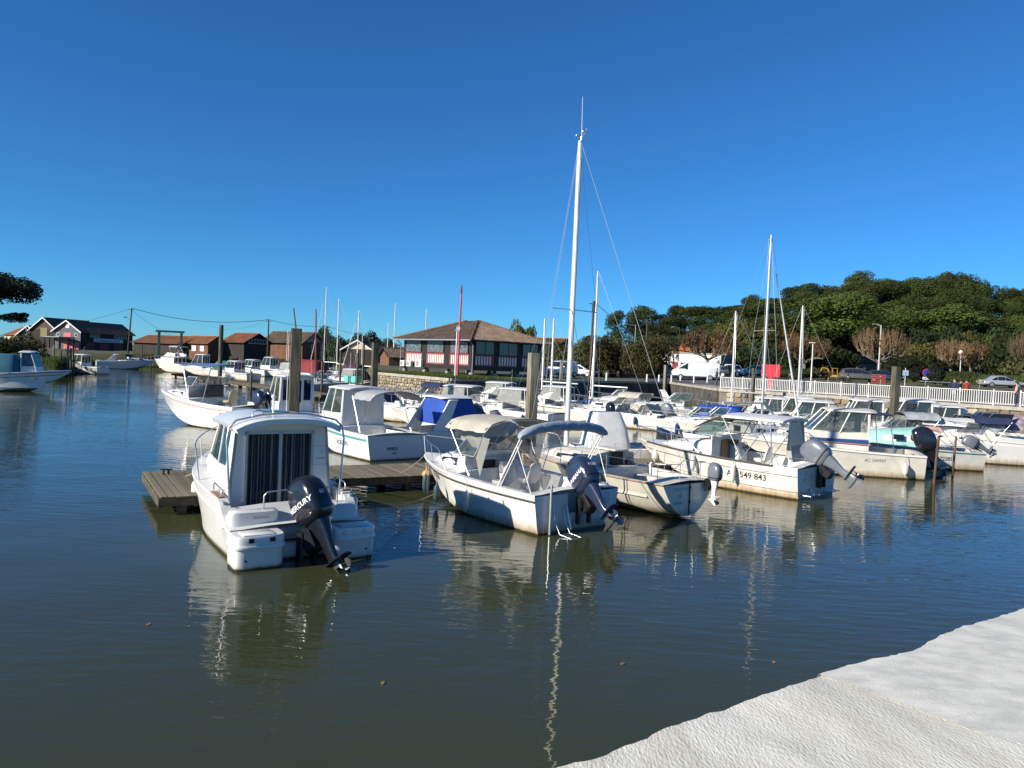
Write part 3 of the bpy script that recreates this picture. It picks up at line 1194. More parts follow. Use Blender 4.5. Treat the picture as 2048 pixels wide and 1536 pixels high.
def slab(name, pts, back, m, dz, seed):
    """pts along the water edge; back(i) = direction inland"""
    fine = []
    for a, b in zip(pts[:-1], pts[1:]):
        n = max(1, int((b - a).length / .035))
        for k in range(n):
            fine.append(a.lerp(b, k / n))
    fine.append(pts[-1])
    dist = [-1, 0, 0, .012, .04, .09, .16, .25, .36, .5, .7, .95, 1.25, 1.6, 2.2, 3.2, 5.0, 8.0]
    V = []
    for i, p in enumerate(fine):
        u = i / (len(fine) - 1)
        bdir = back(u)
        w_ = noise.noise(Vector((p.x * 5 + seed, p.y * 5, 0))) * .020 + noise.noise(Vector((p.x * 17 + seed, p.y * 17, 3))) * .012 + noise.noise(Vector((p.x * 45, p.y * 45, seed))) * .006
        for k, d in enumerate(dist):
            if k == 0:
                q = p + bdir * (-w_ + .03)
                z = -1.2
            elif k == 1:
                q = p + bdir * (-w_ + .02)
                z = QZ - .10
            elif k == 2:
                q = p + bdir * (-w_)
                z = QZ - .02
            else:
                q = p + bdir * (d - w_ * (1 if d < .1 else .2))
                z = QZ + noise.noise(Vector((q.x * 2.2, q.y * 2.2, seed))) * .010 + noise.noise(Vector((q.x * 9, q.y * 9, seed))) * .0035
            V.append((q.x, q.y, z + dz))
    n = len(dist)
    F = [(i * n + k, i * n + k + 1, (i + 1) * n + k + 1, (i + 1) * n + k) for i in range(len(fine) - 1) for k in range(n - 1)]
    mb = MB()
    mb.add(V, F)
    return tag(mb.build(name, m, None, 40), kind='structure')


bnorm = Vector((.55, -.83, 0)).normalized()
slab('quay_slab_rough', [G(900, 1640, QZ)] + edge[:ji + 1], lambda u: bnorm.lerp(jn, u ** 2).normalized(), M_conc1, 0, 3.0)
slab('quay_slab_smooth', [edge[ji] + (edge[ji - 1] - edge[ji]).normalized() * .035 - jn * .006] + edge[ji + 1:], lambda u: jn.lerp(bnorm, min(1, u * 1.2)).normalized(), M_conc2, .0015, 9.0)

# ---------------------------------------------------------------- stone walls
STONE_M = [mat('sandstone_ochre', (0.36, 0.28, 0.17), rough=0.9, var=0.35, vscale=3, bump=0.5, bscale=9, objrand=.25),
           mat('sandstone_grey', (0.30, 0.27, 0.22), rough=0.9, var=0.35, vscale=3, bump=0.5, bscale=9, objrand=.25),
           mat('sandstone_pale', (0.45, 0.38, 0.26), rough=0.9, var=0.3, vscale=3, bump=0.5, bscale=9, objrand=.2),
           mat('sandstone_brown', (0.24, 0.17, 0.10), rough=0.9, var=0.3, vscale=3, bump=0.5, bscale=9, objrand=.2)]


def stone_mesh(m, k, cm):
    r = random.Random(k)
    mb = MB()
    V = []
    for z in (-.5, 0, .5):
        ring = []
        for i in range(8):
            a = 2 * PI * (i + .5) / 8
            x, y = math.copysign(abs(math.cos(a)) ** .45, math.cos(a)) * .5, math.copysign(abs(math.sin(a)) ** .45, math.sin(a)) * .5
            f = (.84 if z else 1.0) * (1 + r.uniform(-.10, .07))
            ring.append(Vector((x * f, z * (1 + r.uniform(-.1, .1)), y * f)))
        V.append(ring)
    mb.loft(V)
    return mb.mesh('stone', cm, 0)


stone_meshes = [stone_mesh(None, k, STONE_M[k % 4]) for k in range(12)]
M_mortar = mat('wall_mortar', (0.20, 0.175, 0.13), rough=0.95, var=0.3, vscale=2, bump=0.5, bscale=10, stain=((0.06, 0.05, 0.03), 0.8))
M_cap = mat('concrete_coping', (0.40, 0.37, 0.31), rough=0.9, var=0.3, vscale=1.5, bump=0.4, bscale=8)


def stone_wall(p0, p1, label, sw, sh, seed, ztop=2.4, cap=.22, zlow=-.1, face_out=None, limit=290, slope_end=False, off=.0):
    p0, p1 = Vector((p0[0], p0[1], 0)), Vector((p1[0], p1[1], 0))
    d = (p1 - p0)
    Ln = d.length
    d.normalize()
    n = Vector((d.y, -d.x, 0))     # towards the water
    root = thing('stone_wall', label, 'wall', (p0.x, p0.y, 0))
    mb = MB()
    base = n * (.02 + off)
    prof = [(base + Vector((0, 0, -1))), base + Vector((0, 0, ztop - cap)), Vector((0, 0, ztop - cap)) - n * .5, Vector((0, 0, -1)) - n * .5]
    mb.poly(prof, d * Ln)
    mb.build('wall_core', M_mortar, root)
    cb = MB()
    k = 0
    u = 0
    rr = random.Random(seed)
    cb.poly([n * (.16 + off) + Vector((0, 0, ztop - cap)), n * (.15 + off) + Vector((0, 0, ztop + .02)), -n * .45 + Vector((0, 0, ztop + .02)), -n * .45 + Vector((0, 0, ztop - cap))], d * Ln)
    cb.build('coping', M_cap, root)
    z = ztop - cap - sh * .5
    cnt = 0
    rest = MB()
    while z > zlow:
        u = rr.uniform(-.3, 0)
        hrow = sh * rr.uniform(.85, 1.15)
        while u < Ln:
            ww = sw * rr.uniform(.6, 1.45)
            hh = hrow * rr.uniform(.8, 1.12)
            c = d * (u + ww / 2) + n * (.02 + off + rr.uniform(.0, .05)) + Vector((0, 0, z + rr.uniform(-.04, .04)))
            ang = math.atan2(d.y, d.x)
            me = rr.choice(stone_meshes)
            if 0 < u and u + ww < Ln + .05:
                if cnt < limit:
                    o = link_copy('stone', me, root, c, rot=(0, rr.uniform(-.09, .09), ang), scale=(ww * .94, .22, hh * .94))
                    cnt += 1
                else:
                    M = Matrix.Translation(c) @ Matrix.Rotation(ang, 4, 'Z') @ Matrix.Diagonal((ww * .94, .22, hh * .94, 1))
                    rest.cur = 0
                    rest.add([M @ v.co for v in me.vertices], [tuple(p.vertices) for p in me.polygons])
            u += ww
        z -= hrow
    if rest.v:
        tag(rest.build('lower_stones', STONE_M[1], root, 0), kind='stuff')
    return root


stone_wall((-13.05, 72.5), (-4.9, 61), 'sunlit rubble stone wall with grass on top below the restaurant', .40, .27, 4, limit=280)
stone_wall((17.8, 66), (33.5, 51), 'long wall of large ochre stone blocks under the left half of the white railing', .62, .42, 5, limit=180)
stone_wall((33.5, 51), (50, 36), 'wall of large ochre stone blocks under the railing at the right edge', .62, .42, 8, limit=110)
M_darkwall = mat('shade_darkened_concrete', (0.10, 0.09, 0.075), rough=0.9, c2=(0.045, 0.042, 0.035), vscale=1.0, bump=0.4, bscale=5, stain=((0.02, 0.022, 0.012), 1.2))  # concrete darkened in colour for the wall's shade, stained near the water


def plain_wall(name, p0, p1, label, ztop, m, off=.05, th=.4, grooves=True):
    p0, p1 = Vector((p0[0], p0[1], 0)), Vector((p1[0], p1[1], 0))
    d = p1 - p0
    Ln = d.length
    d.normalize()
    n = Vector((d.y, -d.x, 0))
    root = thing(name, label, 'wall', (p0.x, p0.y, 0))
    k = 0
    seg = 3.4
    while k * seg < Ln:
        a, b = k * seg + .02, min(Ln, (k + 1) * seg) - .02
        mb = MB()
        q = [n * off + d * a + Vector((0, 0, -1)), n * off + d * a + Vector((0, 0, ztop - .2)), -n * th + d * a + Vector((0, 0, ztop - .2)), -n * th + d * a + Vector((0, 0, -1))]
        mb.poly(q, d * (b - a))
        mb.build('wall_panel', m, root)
        k += 1
    mb = MB()
    mb.poly([n * (off + .08) + Vector((0, 0, ztop - .2)), n * (off + .08) + Vector((0, 0, ztop + .02)), -n * th + Vector((0, 0, ztop + .02)), -n * th + Vector((0, 0, ztop - .2))], d * Ln)
    mb.build('coping', M_cap, root)
    return root


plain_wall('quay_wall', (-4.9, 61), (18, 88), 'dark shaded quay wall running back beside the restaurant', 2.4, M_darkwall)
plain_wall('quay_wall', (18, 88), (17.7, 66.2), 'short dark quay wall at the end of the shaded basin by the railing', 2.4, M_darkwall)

# ---------------------------------------------------------------- jetties
plank_me = None


def jetty(p0, d, Ln, wd, z, label, pitch_=.17, planks=True, plank_w=.155, legs=4.0, grp=None):
    d = Vector((d[0], d[1], 0)).normalized()
    nrm = Vector((-d.y, d.x, 0))    # to the far side
    root = thing('jetty', label, 'jetty', (p0[0], p0[1], 0), math.atan2(d.y, d.x), grp)
    # local: x along, y across (0 near edge .. wd far edge)
    n = int(Ln / pitch_)
    me = [None, None, None]
    for i in range(3):
        r = random.Random(i)
        b = MB()
        b.bbox(0, plank_w, -.06 - r.uniform(0, .03), wd + .06 + r.uniform(0, .03), -.035, 0, .006)
        me[i] = b.mesh('plank', M_plank, 30)
    rr = random.Random(int(Ln * 10))
    if planks:
        for k in range(min(n, 290)):
            link_copy('plank', me[k % 3], root, (k * pitch_, 0, z + rr.uniform(-.006, .006)), rot=(rr.uniform(-.003, .003), rr.uniform(-.02, .02), rr.uniform(-.004, .004)))
    else:
        b = MB()
        for k in range(n):
            b.box(k * pitch_, k * pitch_ + plank_w, -.05, wd + .05, z - .035, z + rr.uniform(-.005, .005))
        tag(b.build('planks', M_plank, root, 0), kind='stuff')
    b = MB()
    for y0 in (-.02, wd * .5 - .06, wd - .10):
        b.box(0, Ln, y0, y0 + .12, z - .25, z - .04)
    b.box(-.04, .06, -.06, wd + .06, z - .26, z - .038)
    b.box(Ln - .1, Ln + .02, -.06, wd + .06, z - .26, z - .038)
    b.build('beam', M_beam, root, 0)
    k = .5
    while k < Ln:
        for y in (.12, wd - .12):
            lb = MB()
            lb.bbox(k - .11, k + .11, y - .11, y + .11, -1, z - .04, .02)
            lb.build('post', M_beam, root, 20)
        k += legs
    return root


JD = Vector((.86, .51, 0)).normalized()
JN = Vector((-JD.y, JD.x, 0))
JZ = .46
tip0 = Vector((-8.15, 18.0, 0))
jetty(tip0, JD, 2.4, 3.9, JZ, 'short wide end of the wooden jetty beyond the white cabin boat on the left', legs=1.6)
mp0 = tip0 + JN * 1.55 + JD * 2.46
jetty(mp0, JD, 36, 2.35, JZ, 'long weathered wooden jetty between the two nearest rows of boats', pitch_=.155, plank_w=.145)
jetty((-13, 45.0), JD, 33, 1.8, .45, 'second wooden jetty behind the nearest rows, along the middle of the basin', planks=False)
jetty((-14.6, 66), (-.62, .78), 46, 1.8, .45, 'far wooden jetty with the left-hand cluster of boats', planks=False)
jetty((21, 50.5), (.78, -.62), 22, 1.6, .45, 'jetty in the right-hand basin in front of the stone wall', planks=False)


def cleat_post(loc, rz):
    t = thing('mooring_cleat', 'small flat metal mooring cleat on the far left end of the wooden jetty', 'cleat', loc, rz)
    b = MB()
    b.bbox(-.16, .16, -.035, .035, .13, .17, .012)
    b.build('bar', M_beam, t)
    b = MB()
    b.tube([(-.07, 0, 0), (-.06, 0, .14)], .028, 8)
    b.tube([(.07, 0, 0), (.06, 0, .14)], .028, 8)
    b.build('foot', M_beam, t)


cleat_post(tip0 + JN * 3.3 + JD * .5 + Vector((0, 0, JZ)), .5)


def pile(px, ptop, Y, dia, label, square=True, m=None, lean=(0, 0), name='mooring_pile', grp='mooring piles', cap=None):
    tp = P(px, ptop, Y)
    t = thing(name, label, 'pile', (tp.x, Y, 0), R(rnd.uniform(10, 35)), grp)
    b = MB()
    r = dia / 2
    n = 10
    rings = []
    for i in range(n + 1):
        z = -1 + (tp.z + 1) * i / n
        k = 1 + rnd.uniform(-.02, .02)
        cx, cy = lean[0] * (z - tp.z), lean[1] * (z - tp.z)
        if square:
            c = r * .16
            pts = [(-r + c, -r), (r - c, -r), (r, -r + c), (r, r - c), (r - c, r), (-r + c, r), (-r, r - c), (-r, -r + c)]
        else:
            pts = [(r * math.cos(2 * PI * q / 14), r * math.sin(2 * PI * q / 14)) for q in range(14)]
        rings.append([Vector((cx + a * k, cy + c_ * k, z)) for a, c_ in pts])
    b.loft(rings)
    b.build('shaft', m or M_woodpile, t, 30)
    if cap:
        b = MB()
        b.bbox(-r * 1.1, r * 1.1, -r * 1.1, r * 1.1, tp.z, tp.z + .04, .01)
        b.build('cap', cap, t)
    return t


pile(593, 657, 26.2, .36, 'tall thick square pile with greenish top behind the cabin boat on the left')
pile(1068, 706, 29.0, .36, 'pale square pile with rusty lower half behind the beige canopy', m=M_woodpale)
pile(1793, 733, 40.0, .34, 'tall dark square pile with a pale top by the mint green cuddy', m=M_woodpile)
pile(751, 685, 45.0, .34, 'square pile standing in front of the sunlit stone wall')
pile(443, 650, 67.0, .36, 'tall round brown pile in the left channel above the boat with a blue sunshade', square=False)
pile(1332, 730, 66.0, .26, 'slim pale pile in front of the big white van', m=M_woodpale)
pile(1508, 736, 60.0, .24, 'dark pile just left of the red panel')
pile(1124, 720, 74.0, .3, 'pale pile in front of the small white van', m=M_woodpale)
pile(503, 743, 70.0, .2, 'thin dark pile left of the tall thick square pile', square=False)
for k, (px, pt, Y, lb) in enumerate([(108, 690, 92, 'grey-topped pole on the left bank by the dark shed posts'), (122, 702, 92, 'thin pole on the left bank beside a taller grey one'), (136, 688, 90, 'pale pole at the tip of the left bank'), (142, 696, 89, 'dark pole at the water by the small cuddy boat'), (147, 692, 91, 'short dark thick post behind the small cuddy boat'),
                                     (284, 690, 134, 'pole on the far bank left of the flybridge boat'), (303, 705, 132, 'short pole on the far bank below the brown sheds'), (645, 722, 74, 'rusty pile below the tall left mast'), (682, 700, 76, 'grey pile beside the maroon covered boats'), (716, 706, 72, 'brown pile near the teal tender boxes'), (728, 686, 73, 'thin leaning pile left of the stone wall')]):
    pile(px, pt, Y, .2, lb, square=False, m=M_woodpale if k in (0, 2) else M_woodpile)
# ================================================================ the nearest boats, one by one
GR = 'boats moored in the harbour'


def compass_star(mb, org, du, dv, r):
    org, du, dv = Vector(org), Vector(du).normalized(), Vector(dv).normalized()
    n = du.cross(dv)
    for k in range(8):
        a = PI / 4 * k
        rr = r if k % 2 == 0 else r * .6
        p = org + (du * math.cos(a) + dv * math.sin(a)) * rr + n * .004
        q = org + (du * math.cos(a + .38) + dv * math.sin(a + .38)) * r * .2 + n * .004
        s_ = org + n * .004 + (du * math.cos(a) + dv * math.sin(a)) * r * .08
        mb.add([s_, q, p], [(0, 1, 2)])


def by_corner(px, py, head, hb, back=0.0):
    """middle of the transom, from the spot where its port corner meets the water"""
    a = R(head)
    c = G(px, py)
    return Vector((c.x + hb * math.cos(a) - back * math.sin(a), c.y + hb * math.sin(a) + back * math.cos(a), 0))


# ---- A: white cabin boat with black engine, nearest on the left
def boat_cabin_near():
    head = 34
    mid = by_corner(470, 1146, head, 1.34, .5)
    root = place_boat('cabin_boat', 'nearest cabin motorboat, with striped curtains behind a glass door and a tilted black engine', 0, 0, head, pt=mid, cat='boat')
    h = Hull(6.5, 2.76, 1.02, 1.38, .3, .9, stern=.97)
    zs0 = h.zs

    def zs(t):
        x = t * h.Lw
        base = 1.05 + .33 * t ** 1.6
        return .62 + (base - .62) * smooth((x - .18) / .75)
    h.zs = zs
    hb = MB()
    h.shell(hb, n=48, notch=(.34, .28))
    hull = hb.build('hull', M_gelclean, root, 38)
    db = MB()
    # gunwales and cockpit liner, from behind the stern platform to the cabin
    h.decking(db, .115, .30, .20, .40, .05, n=40)
    db.build('deck', M_deck, root, 32)
    # rounded stern quarter pods with flat tops, either side of the engine
    for sg, nm in ((1, 'stern_platform'), (-1, 'stern_platform')):
        b = MB()
        b.se([((-.16, sg * .90, -.12), (.33, 0, 0), (0, .44, 0), 6), ((-.16, sg * .90, .16), (.34, 0, 0), (0, .45, 0), 6), ((-.16, sg * .90, .42), (.36, 0, 0), (0, .46, 0), 5), ((-.17, sg * .90, .60), (.38, 0, 0), (0, .47, 0), 5), ((-.17, sg * .90, .635), (.36, 0, 0), (0, .45, 0), 5)], 32)
        o = b.build(nm, M_gelclean, root, 50)
        b = MB()
        b.se([((-.17, sg * .90, .40), (.385, 0, 0), (0, .482, 0), 5), ((-.17, sg * .90, .43), (.395, 0, 0), (0, .49, 0), 5), ((-.17, sg * .90, .46), (.385, 0, 0), (0, .482, 0), 5)], 32)
        b.build('edge_moulding', M_gelclean, o, 50)
        b = MB()
        b.tube([(-.50, sg * 1.15, .2), (-.41, sg * 1.15, .2)], .035, 12)
        b.build('outlet', M_black, o)
    for sg in (1, -1):
        b = MB()
        b.bbox(-.50, -.14, sg * .64, sg * 1.22, .636, .66, .02)
        b.build('step_lid', M_deck, root, 40)
        for yy in (.70, 1.08):
            b = MB()
            b.bbox(-.555, -.535, sg * (yy - .05), sg * (yy + .05), .52, .60, .008)
            b.build('lid_catch', M_black if sg > 0 else M_deck, root)
    # stern seat box across the cockpit, raised above the platforms
    b = MB()
    for sg in (1, -1):
        b.se([((.38, sg * .82, .58), (.18, 0, 0), (0, .47, 0), 4), ((.38, sg * .82, .82), (.18, 0, 0), (0, .47, 0), 4), ((.36, sg * .81, .92), (.17, 0, 0), (0, .45, 0), 4), ((.36, sg * .81, .95), (.14, 0, 0), (0, .42, 0), 4)], 26)
    b.bbox(.30, .52, -.36, .36, .3, .60, .04)
    b.build('transom_locker', M_gelclean, root, 45)
    b = MB()
    b.bbox(.02, .30, -.33, .33, .05, .30, .04)
    b.build('engine_well', M_deck, root)
    # rub moulding
    b = MB()
    h.rub(b, -.26, .022, .10, 1)
    b.build('rub_rail', M_gelclean, root, 60)
    b = MB()
    h.band(b, .03, .07, 0, .93)
    b.build('boot_stripe', mat('olive_boot_stripe', (.22, .19, .06), .5, var=.3), root, 0)
    # foredeck coachroof
    trunk(root, h, 4.3, 5.75, .80, .30, lambda x: h.zs(h.T(x, 1.2)) + .02, .26, .08, M_deck, windows=0, frontrake=.9, name='coachroof')
    # wheelhouse
    x0, w, wt, z0, sill, z1 = 1.30, 1.06, .95, .34, 1.60, 2.44

    def W(z):
        return w + (wt - w) * max(0, (z - 1.2)) / (z1 - 1.2)
    b = MB()
    xf = 3.75
    for sg in (1, -1):
        b.poly([(x0, sg * w, .9), (xf + .25, sg * w * .86, 1.0), (xf, sg * W(sill) * .84, sill), (x0, sg * W(sill), sill)], (0, -sg * .05, 0))
        # wide rear pillar sweeping up into the roof
        b.poly([(x0, sg * W(sill), sill - .02), (x0 + .42, sg * W(sill), sill - .02), (x0 + .26, sg * W(z1), z1 + .02), (x0, sg * W(z1), z1 + .02)], (0, -sg * .06, 0))
        b.tube([(2.35, sg * (W(sill) - .02), sill - .02), (2.2, sg * (wt - .02), z1 + .03)], .03, 6)
        b.tube([(xf, sg * (W(sill) * .84 - .01), sill - .02), (2.95, sg * (wt * .9 - .02), z1 + .03)], .035, 6)
    b.poly([(xf + .25, -w * .86, 1.0), (xf + .25, w * .86, 1.0), (xf, W(sill) * .84, sill), (xf, -W(sill) * .84, sill)], (-.05, 0, 0))
    b.tube([(xf, 0, sill), (2.95, 0, z1 + .03)], .02, 6)
    cab = b.build('wheelhouse', M_gelclean, root, 30)
    for sg in (1, -1):
        for (a0, a1, t0, t1, nm) in ((x0 + .42, 2.35, x0 + .26, 2.2, 'side_window'), (2.35, xf, 2.2, 2.95, 'side_window')):
            q = [Vector((a0, sg * (W(sill) * 1 - .01), sill)), Vector((a1, sg * (W(sill) * (1 if a1 < 3 else .84) - .01), sill)), Vector((t1, sg * (wt * (1 if t1 < 2.5 else .9) - .01), z1)), Vector((t0, sg * (wt - .01), z1))]
            if sg < 0:
                q.reverse()
            p = MB().pane(q, .008)
            p.build(nm, glass('tinted_cabin_pane', (.035, .07, .075), .62), cab)
        q = [Vector((xf, 0, sill)), Vector((xf, sg * W(sill) * .84, sill)), Vector((2.95, sg * wt * .9, z1)), Vector((2.95, 0, z1))]
        MB().pane(q, .008).build('front_window', glass('tinted_cabin_pane'), cab)
    # inside curtain on the port window
    cb = MB()
    cb.grid(lambda u, v: Vector((x0 + .35 + u * .85, .80 + .02 * math.sin(u * 40), sill + v * (z1 - sill))), 30, 1)
    cb.build('window_curtain', M_curtainl, cab, 60)
    # rear bulkhead with door opening
    b = MB()
    dw0, dw1 = .76, -.66       # port and starboard edges of the door
    zb, zt = .56, 2.34
    b.poly([(x0, w, .34), (x0, dw0, .34), (x0, dw0, z1 + .06), (x0, wt, z1 + .02), (x0, W(1.5), 1.5)], (.05, 0, 0))
    b.poly([(x0, dw1, .34), (x0, -w, .34), (x0, -W(1.5), 1.5), (x0, -wt, z1 + .02), (x0, dw1, z1 + .06)], (.05, 0, 0))
    b.box(x0, x0 + .05, dw1, dw0, zt, z1 + .08)
    b.box(x0, x0 + .05, dw1, dw0, .30, zb)
    bk = b.build('rear_bulkhead', M_gelclean, cab, 30)
    fm = mat('silver_door_frame', (.55, .55, .54), .35, .6)
    b = MB()
    for (ya, yb) in ((dw0, dw0 - .055), (.075, .01), (dw1 + .055, dw1)):
        b.box(x0 - .03, x0 + .02, yb, ya, zb, zt)
    b.box(x0 - .03, x0 + .02, dw1, dw0, zt - .05, zt)
    b.box(x0 - .03, x0 + .02, dw1, dw0, zb - .05, zb + .04)
    dr = b.build('sliding_door', fm, cab, 0)
    gd = glass('door_pane', (.02, .025, .03), .16, .03)
    for a, c in ((dw0 - .05, .06), (.02, dw1 + .05)):
        MB().box(x0 - .008, x0 - .002, c, a, zb + .03, zt - .04).build('door_pane', gd, dr)
    # striped curtains: vertical folds in two cloths
    for a, c in ((dw0 - .03, .05), (.03, dw1 + .03)):
        dk, lt = MB(), MB()
        n = 60
        for i in range(n):
            y_0, y_1 = a + (c - a) * i / n, a + (c - a) * (i + 1) / n
            f = lambda y: x0 + .10 + .022 * math.sin(y * 62) + .01 * math.sin(y * 133 + 1)
            k = dk
            ph = (i * .61) % 7
            if ph < 1.5 or 3.6 < ph < 4.2:
                k = lt
            k.add([(f(y_0), y_0, zb), (f(y_1), y_1, zb), (f(y_1), y_1, zt), (f(y_0), y_0, zt)], [(0, 1, 2, 3)])
        cu = dk.build('curtain', M_curtaind, cab, 60)
        lt.build('pale_stripes', M_curtainl, cu, 60)
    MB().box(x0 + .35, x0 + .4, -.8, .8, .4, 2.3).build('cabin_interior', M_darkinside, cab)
    b = MB()
    for z in (1.62, 2.02, 1.12):
        b.box(x0 - .004, x0 - .001, -W(z) + .01, dw1 - .01, z, z + .006)
    b.build('panel_joints', M_lettergrey, cab, 0)
    # moulded roof: wide rounded brow over the cockpit
    b = MB()
    rings = []
    for i in range(13):
        u = i / 12
        x = .78 + (3.25 - .78) * u
        ww = (1.14 - .14 * u) * (1 if 1 <= i <= 11 else .94)
        z = z1 + .02 - (.0 if 1 <= i <= 11 else .02) + .04 * math.sin(u * PI)
        prof = []
        for k in range(13):
            a = -1 + 2 * k / 12
            prof.append((a * ww, z + .20 * (1 - abs(a) ** 3.0)))
        low = []
        for k in range(13):
            a = 1 - 2 * k / 12
            low.append((a * ww * .965, z - .085 + .19 * (1 - abs(a) ** 3.0)))
        rings.append([Vector((x, p, q)) for p, q in prof + low])
    b.loft(rings)
    rf = b.build('roof', M_gelclean, root, 50)
    MB().bbox(1.75, 2.35, -.28, .28, z1 + .245, z1 + .275, .02).build('roof_hatch', M_glassd, rf)
    # radar arch of steel tube
    b = MB()
    pts = [(.92, 1.12, 1.02), (.96, 1.20, 2.2), (.98, 1.16, 2.46), (1.0, 1.02, 2.60), (1.0, .5, 2.71), (1.0, 0, 2.74), (1.0, -.5, 2.71), (1.0, -1.02, 2.60), (.98, -1.16, 2.46), (.96, -1.20, 2.2), (.92, -1.12, 1.02)]
    b.tube(pts, .021, 10)
    b.tube([(1.0, .72, 2.64), (1.0, .70, 2.77), (1.1, .50, 2.80), (1.1, .46, 2.68)], .012, 6)
    b.build('steel_arch', M_steel, root, 60)
    antenna(root, 1.8, -.22, z1 + .2, 4.4, .011, name='white_antenna')
    b = MB()
    b.tube([(1.6, .12, z1 + .2), (1.6, .12, z1 + .58)], .022, 8)
    b.sphere((1.6, .12, z1 + .60), .05)
    b.build('mast_light', M_whitepaint, root)
    # teak pads and hand rails on the gunwales
    for sg in (1, -1):
        q = []
        for t in (.165, .19, .22, .25, .275):
            q.append((h.X(t, 1), sg * (h.ys(t) - .03), h.zs(t) + .034))
        q2 = [(a, bb - sg * .13, c) for a, bb, c in reversed(q)]
        MB().poly(q + q2, (0, 0, .012)).build('teak_pad', M_teak, root, 0)
        b = MB()
        xx = h.X(.17, 1)
        yy = sg * (h.ys(.2) - .1)
        zz = h.zs(.2) + .03
        b.tube([(xx, yy, zz), (xx, yy, zz + .12), (xx + .06, yy, zz + .16), (xx + .55, yy, zz + .20), (xx + .62, yy, zz + .17), (xx + .62, yy, zz + .04)], .014, 8)
        b.build('grab_rail', M_steel, root, 60)
    # low steel rail across the stern
    b = MB()
    b.tube([(.36, .62, .95), (.34, .62, 1.20), (.33, .56, 1.27), (.30, .1, 1.31), (.30, -.1, 1.31), (.33, -.78, 1.30), (.34, -.86, 1.24), (.36, -.86, .94)], .015, 8)
    b.build('stern_rail', M_steel, root, 60)
    pulpit(root, h, .50, .55, posts=3, n=14)
    cleats(root, h, (.13, .86))
    o = make_outboard(root, -.14, -.10, .44, tilt=36, turn=20, sc_=1.22, cowl=M_blackcowl, leg=M_blackcowl, name='outboard_engine', txt='MERCURY', num='60')
    # lettering
    b = MB()
    text_plane(b, 'Jeanneau', .085, (-.01 + .18, .86, .80), (0, -1, 0), (0, 0, 1), center=False)
    compass_star(b, (.17, .98, .84), (0, -1, 0), (0, 0, 1), .055)
    b.build('transom_lettering', M_lettergrey, root, 0)
    b = MB()
    compass_star(b, (x0, -.84, 1.90), (0, -1, 0), (0, 0, 1), .085)
    text_plane(b, 'JEANNEAU', .045, (x0, -.73, 1.74), (0, -1, 0), (0, 0, 1))
    b.build('bulkhead_emblem', M_lettergrey, root, 0)
    # fenders
    W2 = root.matrix_world
    return root, h


M4 = {}


def local_to_world(root, p):
    Mx = Matrix.Translation(root.location) @ Matrix.Rotation(root.rotation_euler[2], 4, 'Z')
    return Mx @ Vector(p)


def hang(root, h, t, side, label, mat_=None, L=.5, r=.11, rope=.35, dz=0, **kw):
    z = h.zs(t) + dz
    p = local_to_world(root, (h.X(t, h.zs(t)), side * (h.ys(t) + r * .85), z))
    return fender(p, label, mat_, L, r, rope, **kw)


A_, hA = boat_cabin_near()
hang(A_, hA, .88, 1, 'white fender hanging at the bow of the nearest cabin boat', L=.55, r=.12, rope=.52)
hang(A_, hA, .20, -1, 'white fender lying behind the nearest cabin boat, beside the jetty', L=.5, r=.14, rope=.05)


